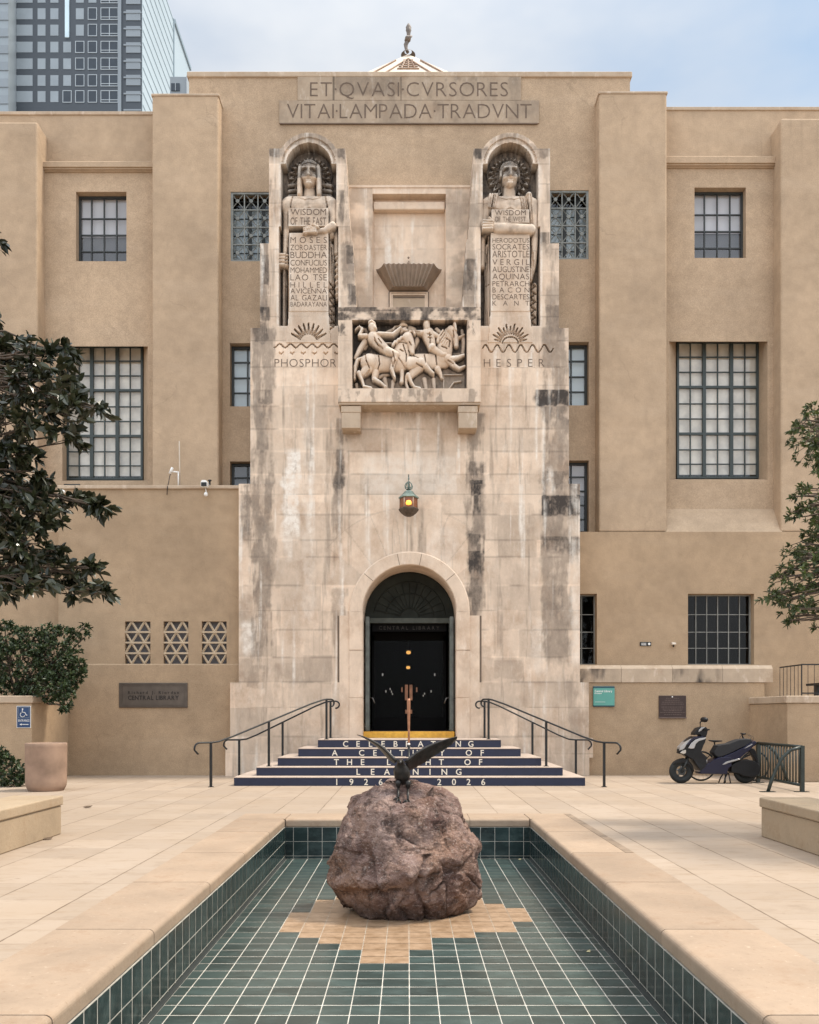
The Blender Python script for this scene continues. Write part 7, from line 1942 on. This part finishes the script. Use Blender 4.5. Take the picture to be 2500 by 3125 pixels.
tree('magnolia_tree', 'dark glossy magnolia tree reaching in from the left edge', (-6.9, 12.0, 0), mag, 11.6, .55, 'crown', 'leaf_big', .160, .078, 8, 3.1, 5, (-6.6, 11.9, 8.0), .16, ext, (1, -.1, .1))
fin = [(2492, 1275, 34), (2455, 1282, 30), (2435, 1290, 16), (2485, 1330, 34), (2460, 1315, 20), (2490, 1360, 22), (2498, 1400, 20), (2490, 1440, 12), (2478, 1395, 10), (2430, 1505, 14), (2445, 1490, 12), (2422, 1515, 10), (2440, 1552, 14), (2415, 1562, 18), (2408, 1580, 14), (2460, 1540, 14), (2492, 1530, 22), (2490, 1575, 24), (2470, 1600, 18), (2495, 1610, 22),
       (2480, 1640, 36), (2440, 1650, 34), (2420, 1668, 22), (2405, 1690, 24), (2440, 1700, 40), (2482, 1710, 44), (2400, 1730, 28), (2385, 1745, 20), (2375, 1765, 18), (2420, 1760, 36), (2460, 1770, 40), (2492, 1780, 36), (2360, 1815, 16), (2340, 1818, 11), (2335, 1822, 8), (2375, 1825, 18), (2400, 1815, 26), (2430, 1825, 36), (2470, 1840, 34), (2495, 1850, 28), (2400, 1855, 20), (2418, 1878, 22), (2440, 1870, 24), (2412, 1892, 10), (2498, 1890, 18), (2497, 1915, 10), (2380, 1835, 12)]
ext = [((rx_.uniform(5.6, 8.8), 10.8+rx_.uniform(-1.9, 1.6), rx_.uniform(3.2, 6.2)), rx_.uniform(.35, .6)) for _ in range(24)]
tree('fine_leaved_tree', 'fine leaved green tree reaching in from the right edge', (7.1, 10.9, 0), fin, 11.0, .5, 'crown', 'leaf_fine', .074, .026, 11, 5.2, 9, (6.9, 10.9, 5.6), .13, ext, (-1, -.1, .1), 1.2)

def shrub(name, label, base, parts_, ln, wd, dens, seed, stems, n_leaf=7):
    rng = random.Random(seed); t = thing(name, label, 'shrub', base)
    cent = []; sm = MB(); b0 = Vector(base)
    for (c, r) in parts_:
        c = Vector(c); r = Vector(r)
        limb(sm, b0+Vector((rng.uniform(-.15, .15), rng.uniform(-.1, .1), 0)), c, .03, .012, rng)
        for _ in range(int(dens*(r.x*r.z+r.x*r.y+r.y*r.z)*100)):
            o = Vector((rng.gauss(0, 1), rng.gauss(0, 1), rng.gauss(0, 1))).normalized()*rng.uniform(.55, 1.05)
            bump = 1+.16*mnoise.noise(Vector((c.x+o.x*1.7, c.y+o.y*1.7, c.z+o.z*1.7))*2.2)
            p = c+Vector((o.x*r.x, o.y*r.y, o.z*r.z))*bump
            cent.append((p, (o+Vector((0, -.1, .35))+Vector((rng.gauss(0, .3), rng.gauss(0, .3), rng.gauss(0, .3)))).normalized()))
            if rng.random() < .10: sm.tube([c.lerp(p, .3), p], [.008, .003], 4, False)
    w_ = whorls(rng, cent, n_leaf, ln, wd, 1.0, .1)
    sm.build('stems', M['bark'], t); leaf_mesh('foliage', M['leaf_bush'], t, *w_)
    print(name, len(w_[0]))
    return t
def bp(px, py, Y): return (PX(px, Y), Y, PZ(py, Y))
kq = 20.2/FPX
sh = []
for px, py, rx__, rz_, dy in ((60, 2035, 110, 100, 0), (170, 2010, 75, 85, -.2), (205, 2050, 55, 60, -.3), (100, 1960, 60, 45, .1), (10, 1950, 60, 55, .2), (160, 2100, 70, 50, -.45), (195, 2125, 30, 40, -.72), (-60, 2030, 90, 110, .1), (150, 1935, 30, 34, 0), (190, 1925, 22, 20, -.1), (235, 1945, 16, 12, -.1), (225, 1930, 20, 10, 0), (258, 1915, 16, 14, 0), (268, 1936, 10, 9, 0), (250, 2030, 18, 24, -.3), (200, 2160, 14, 18, -.8), (15, 1910, 30, 16, .1), (75, 1925, 26, 14, .1)):
    sh.append((bp(px, py, 20.2+dy), (rx__*kq, max(.18, min(.62, rx__*kq*.85)), rz_*kq)))
shrub('planter_shrub', 'big dark shrub growing out over the planter wall at the left', (PX(60, 20.4), 20.4, 1.95), sh, .085, .040, 3.2, 21, 5, 8)
gs = [(bp(px, py, 18.3+dy), (rx__*kq*.9, .32, rz_*kq*.9)) for px, py, rx__, rz_, dy in ((10, 2350, 55, 55, 0), (50, 2370, 35, 35, -.1), (-50, 2345, 60, 65, .1), (0, 2305, 22, 25, 0), (36, 2325, 14, 14, 0), (72, 2365, 14, 14, 0))]
shrub('ground_shrub', 'small low shrub at the foot of the planter wall left of the pot', (PX(-10, 18.3), 18.3, 0), gs, .08, .040, 3.4, 22, 5, 8)

# fallen leaves
def fallen(px, py, z, sz, mat, label, rz):
    Y = (EYE-z)*FPX/(py-HY); p = Vector((PX(px, Y), Y, z+.004)); m = MB()
    pts = [(-.5, 0, .1), (-.1, -.32, .0), (.35, -.2, .06), (.55, .02, .25), (.3, .26, .1), (-.15, .30, .02), (0, 0, .22)]
    ca, sa = math.cos(rz), math.sin(rz)
    vs = [(p.x+(x*ca-y*sa)*sz, p.y+(x*sa+y*ca)*sz, p.z+h*sz) for x, y, h in pts]
    m.add(vs, [(0, 1, 6), (1, 2, 6), (2, 3, 6), (3, 4, 6), (4, 5, 6), (5, 0, 6)])
    o = m.build('fallen_leaf', mat, None, tuple(p)); tag(o, label, 'leaf')
fallen(1796, 2906, POOL_Z, .055, M['leaf_dry'], 'pale yellow leaf lying on the green pool tiles', .9)
fallen(267, 2466, 0, .15, M['leaf_brown'], 'dark brown leaf lying flat on the plaza left of the pool', .1)
fallen(145, 2563, 0, .12, M['leaf_brown'], 'curled brown leaf at the foot of the left stone bench', .6)
fallen(1586, 2624, POOL_Z, .05, M['leaf_dry'], 'pale scrap in the far right corner of the pool', .3)

# ================================================================== OFFICE TOWERS FAR BEHIND
YO = 200.0; ko = YO/FPX
def ox(zx): return (zx/2.15625-VX)*ko
def oz(zy): return EYE+(HY-zy/2.15625)*ko
X0o, X1o = ox(108), ox(932)
Ht = 184.0
ot = thing('office_tower', 'dark glazed office tower with a pale glass side rising behind the library at left', 'building', ((X0o+X1o)/2, YO+22, 0))
b = MB(); b.box(X0o, X1o, YO, YO+44, 0, Ht); b.build('wall', M['tower_dark'], ot)
cols_ = [(108, 215), (248, 300), (332, 385), (417, 468), (500, 552), (583, 635), (667, 775)]
rows_z = [(55, 127), (163, 235), (275, 345), (385, 455), (495, 565), (600, 672), (-52, 18)]
for ri, (a, c) in enumerate(rows_z):
    for ci, (x0, x1) in enumerate(cols_):
        palew = (ci <= 2) or (ci == 3 and ri in (2, 3, 4)) or (ci == 4 and ri in (0, 1, 6)) or (ci == 5 and ri == 6) 
        if ci == 3 and ri in (0, 1, 6): continue
        mat = M['tower_glass_pale'] if palew else M['tower_glass_dark']
        w_ = MB().box(ox(x0)+.0, ox(x1), YO-.06, YO+.1, oz(c), oz(a)).build('window', mat, ot)
        if not palew:
            f = MB(); e = .14; xa, xb, za, zb2 = ox(x0), ox(x1), oz(c), oz(a)
            f.box(xa-e, xa, YO-.12, YO, za-e, zb2+e); f.box(xb, xb+e, YO-.12, YO, za-e, zb2+e); f.box(xa, xb, YO-.12, YO, za-e, za); f.box(xa, xb, YO-.12, YO, zb2, zb2+e)
            if ci == 6: f.box((xa+xb)/2-.08, (xa+xb)/2+.08, YO-.13, YO, za, zb2); f.box(xa, xb, YO-.135, YO, za+(zb2-za)*.16, za+(zb2-za)*.16+.14)
            f.build('frame', M['tower_white'], w_)
MB().box(ox(430), ox(457), YO-.3, YO, oz(250), oz(-80)).build('light_strip', M['tower_glass_sky'], ot)
bd = MB()
for k in range(-1, 7):
    z_ = oz(90+k*107); bd.box(ox(815), ox(930), YO-.25, YO, z_, z_+.35)
    bd.box(ox(830), ox(925), YO-.12, YO, z_+2.2, z_+4.6)
bd.build('balcony_band', M['tower_mid'], ot)
MB().box(ox(778), ox(800), YO-.3, YO, 100, Ht).build('pier', M['tower_mid'], ot)
MB().box(X1o-.05, X1o+.12, YO+.2, YO+44.05, 0, Ht+.2).build('side_wall', M['tower_side'], ot)
ls = MB()
for k in range(0, 60):
    z_ = Ht-.6-k*2.9
    if z_ > 90: ls.box(X1o+.121, X1o+.20, YO+.5, YO+26.5, z_, z_+.30)
ls.box(X1o+.121, X1o+.32, YO+26.6, YO+27.2, 0, Ht+.1)
ls.box(X1o+.121, X1o+.5, YO+27.2, YO+44.1, Ht-.6, Ht+.4)
ls.build('floor_line', M['tower_line'], ot)
t = thing('banded_tower', 'light grey banded tower at the top left corner beside the dark tower', 'building', (ox(20), YO-1, 0))
MB().box(ox(-900), ox(107), YO-4, YO+30, 0, Ht+20).build('wall', M['tower_glass_pale'], t)
bd = MB()
for k in range(-1, 8):
    z_ = oz(110+k*108); bd.box(ox(-900), ox(107)+.1, YO-4.2, YO-4, z_-.25, z_+.15); bd.box(ox(-900), ox(106), YO-4.1, YO-4, z_+.15, z_+1.7)
bd.build('floor_band', M['tower_mid'], t)
YH = 34.0; kh = YH/FPX
def hx_(px): return (px-VX)*kh
def hz_(py): return EYE+(HY-py)*kh
t = thing('roof_penthouse', 'small grey rooftop block with one dark window between tower and parapet', 'building', (hx_(543), YH+1, 16.9))
MB().box(hx_(519), hx_(569), YH, YH+3, 16.9, hz_(234)).build('wall', M['tower_mid'], t)
MB().box(hx_(569)+.005, hx_(572), YH-.05, YH+3, 16.9, hz_(233)).build('trim', M['tower_white'], t)
w_ = MB().box(hx_(523), hx_(549), YH-.03, YH, hz_(278), hz_(255)).build('window', M['tower_glass_dark'], t)
MB().box(hx_(535.5), hx_(537), YH-.05, YH-.031, hz_(278), hz_(255)).build('frame', M['tower_white'], w_)
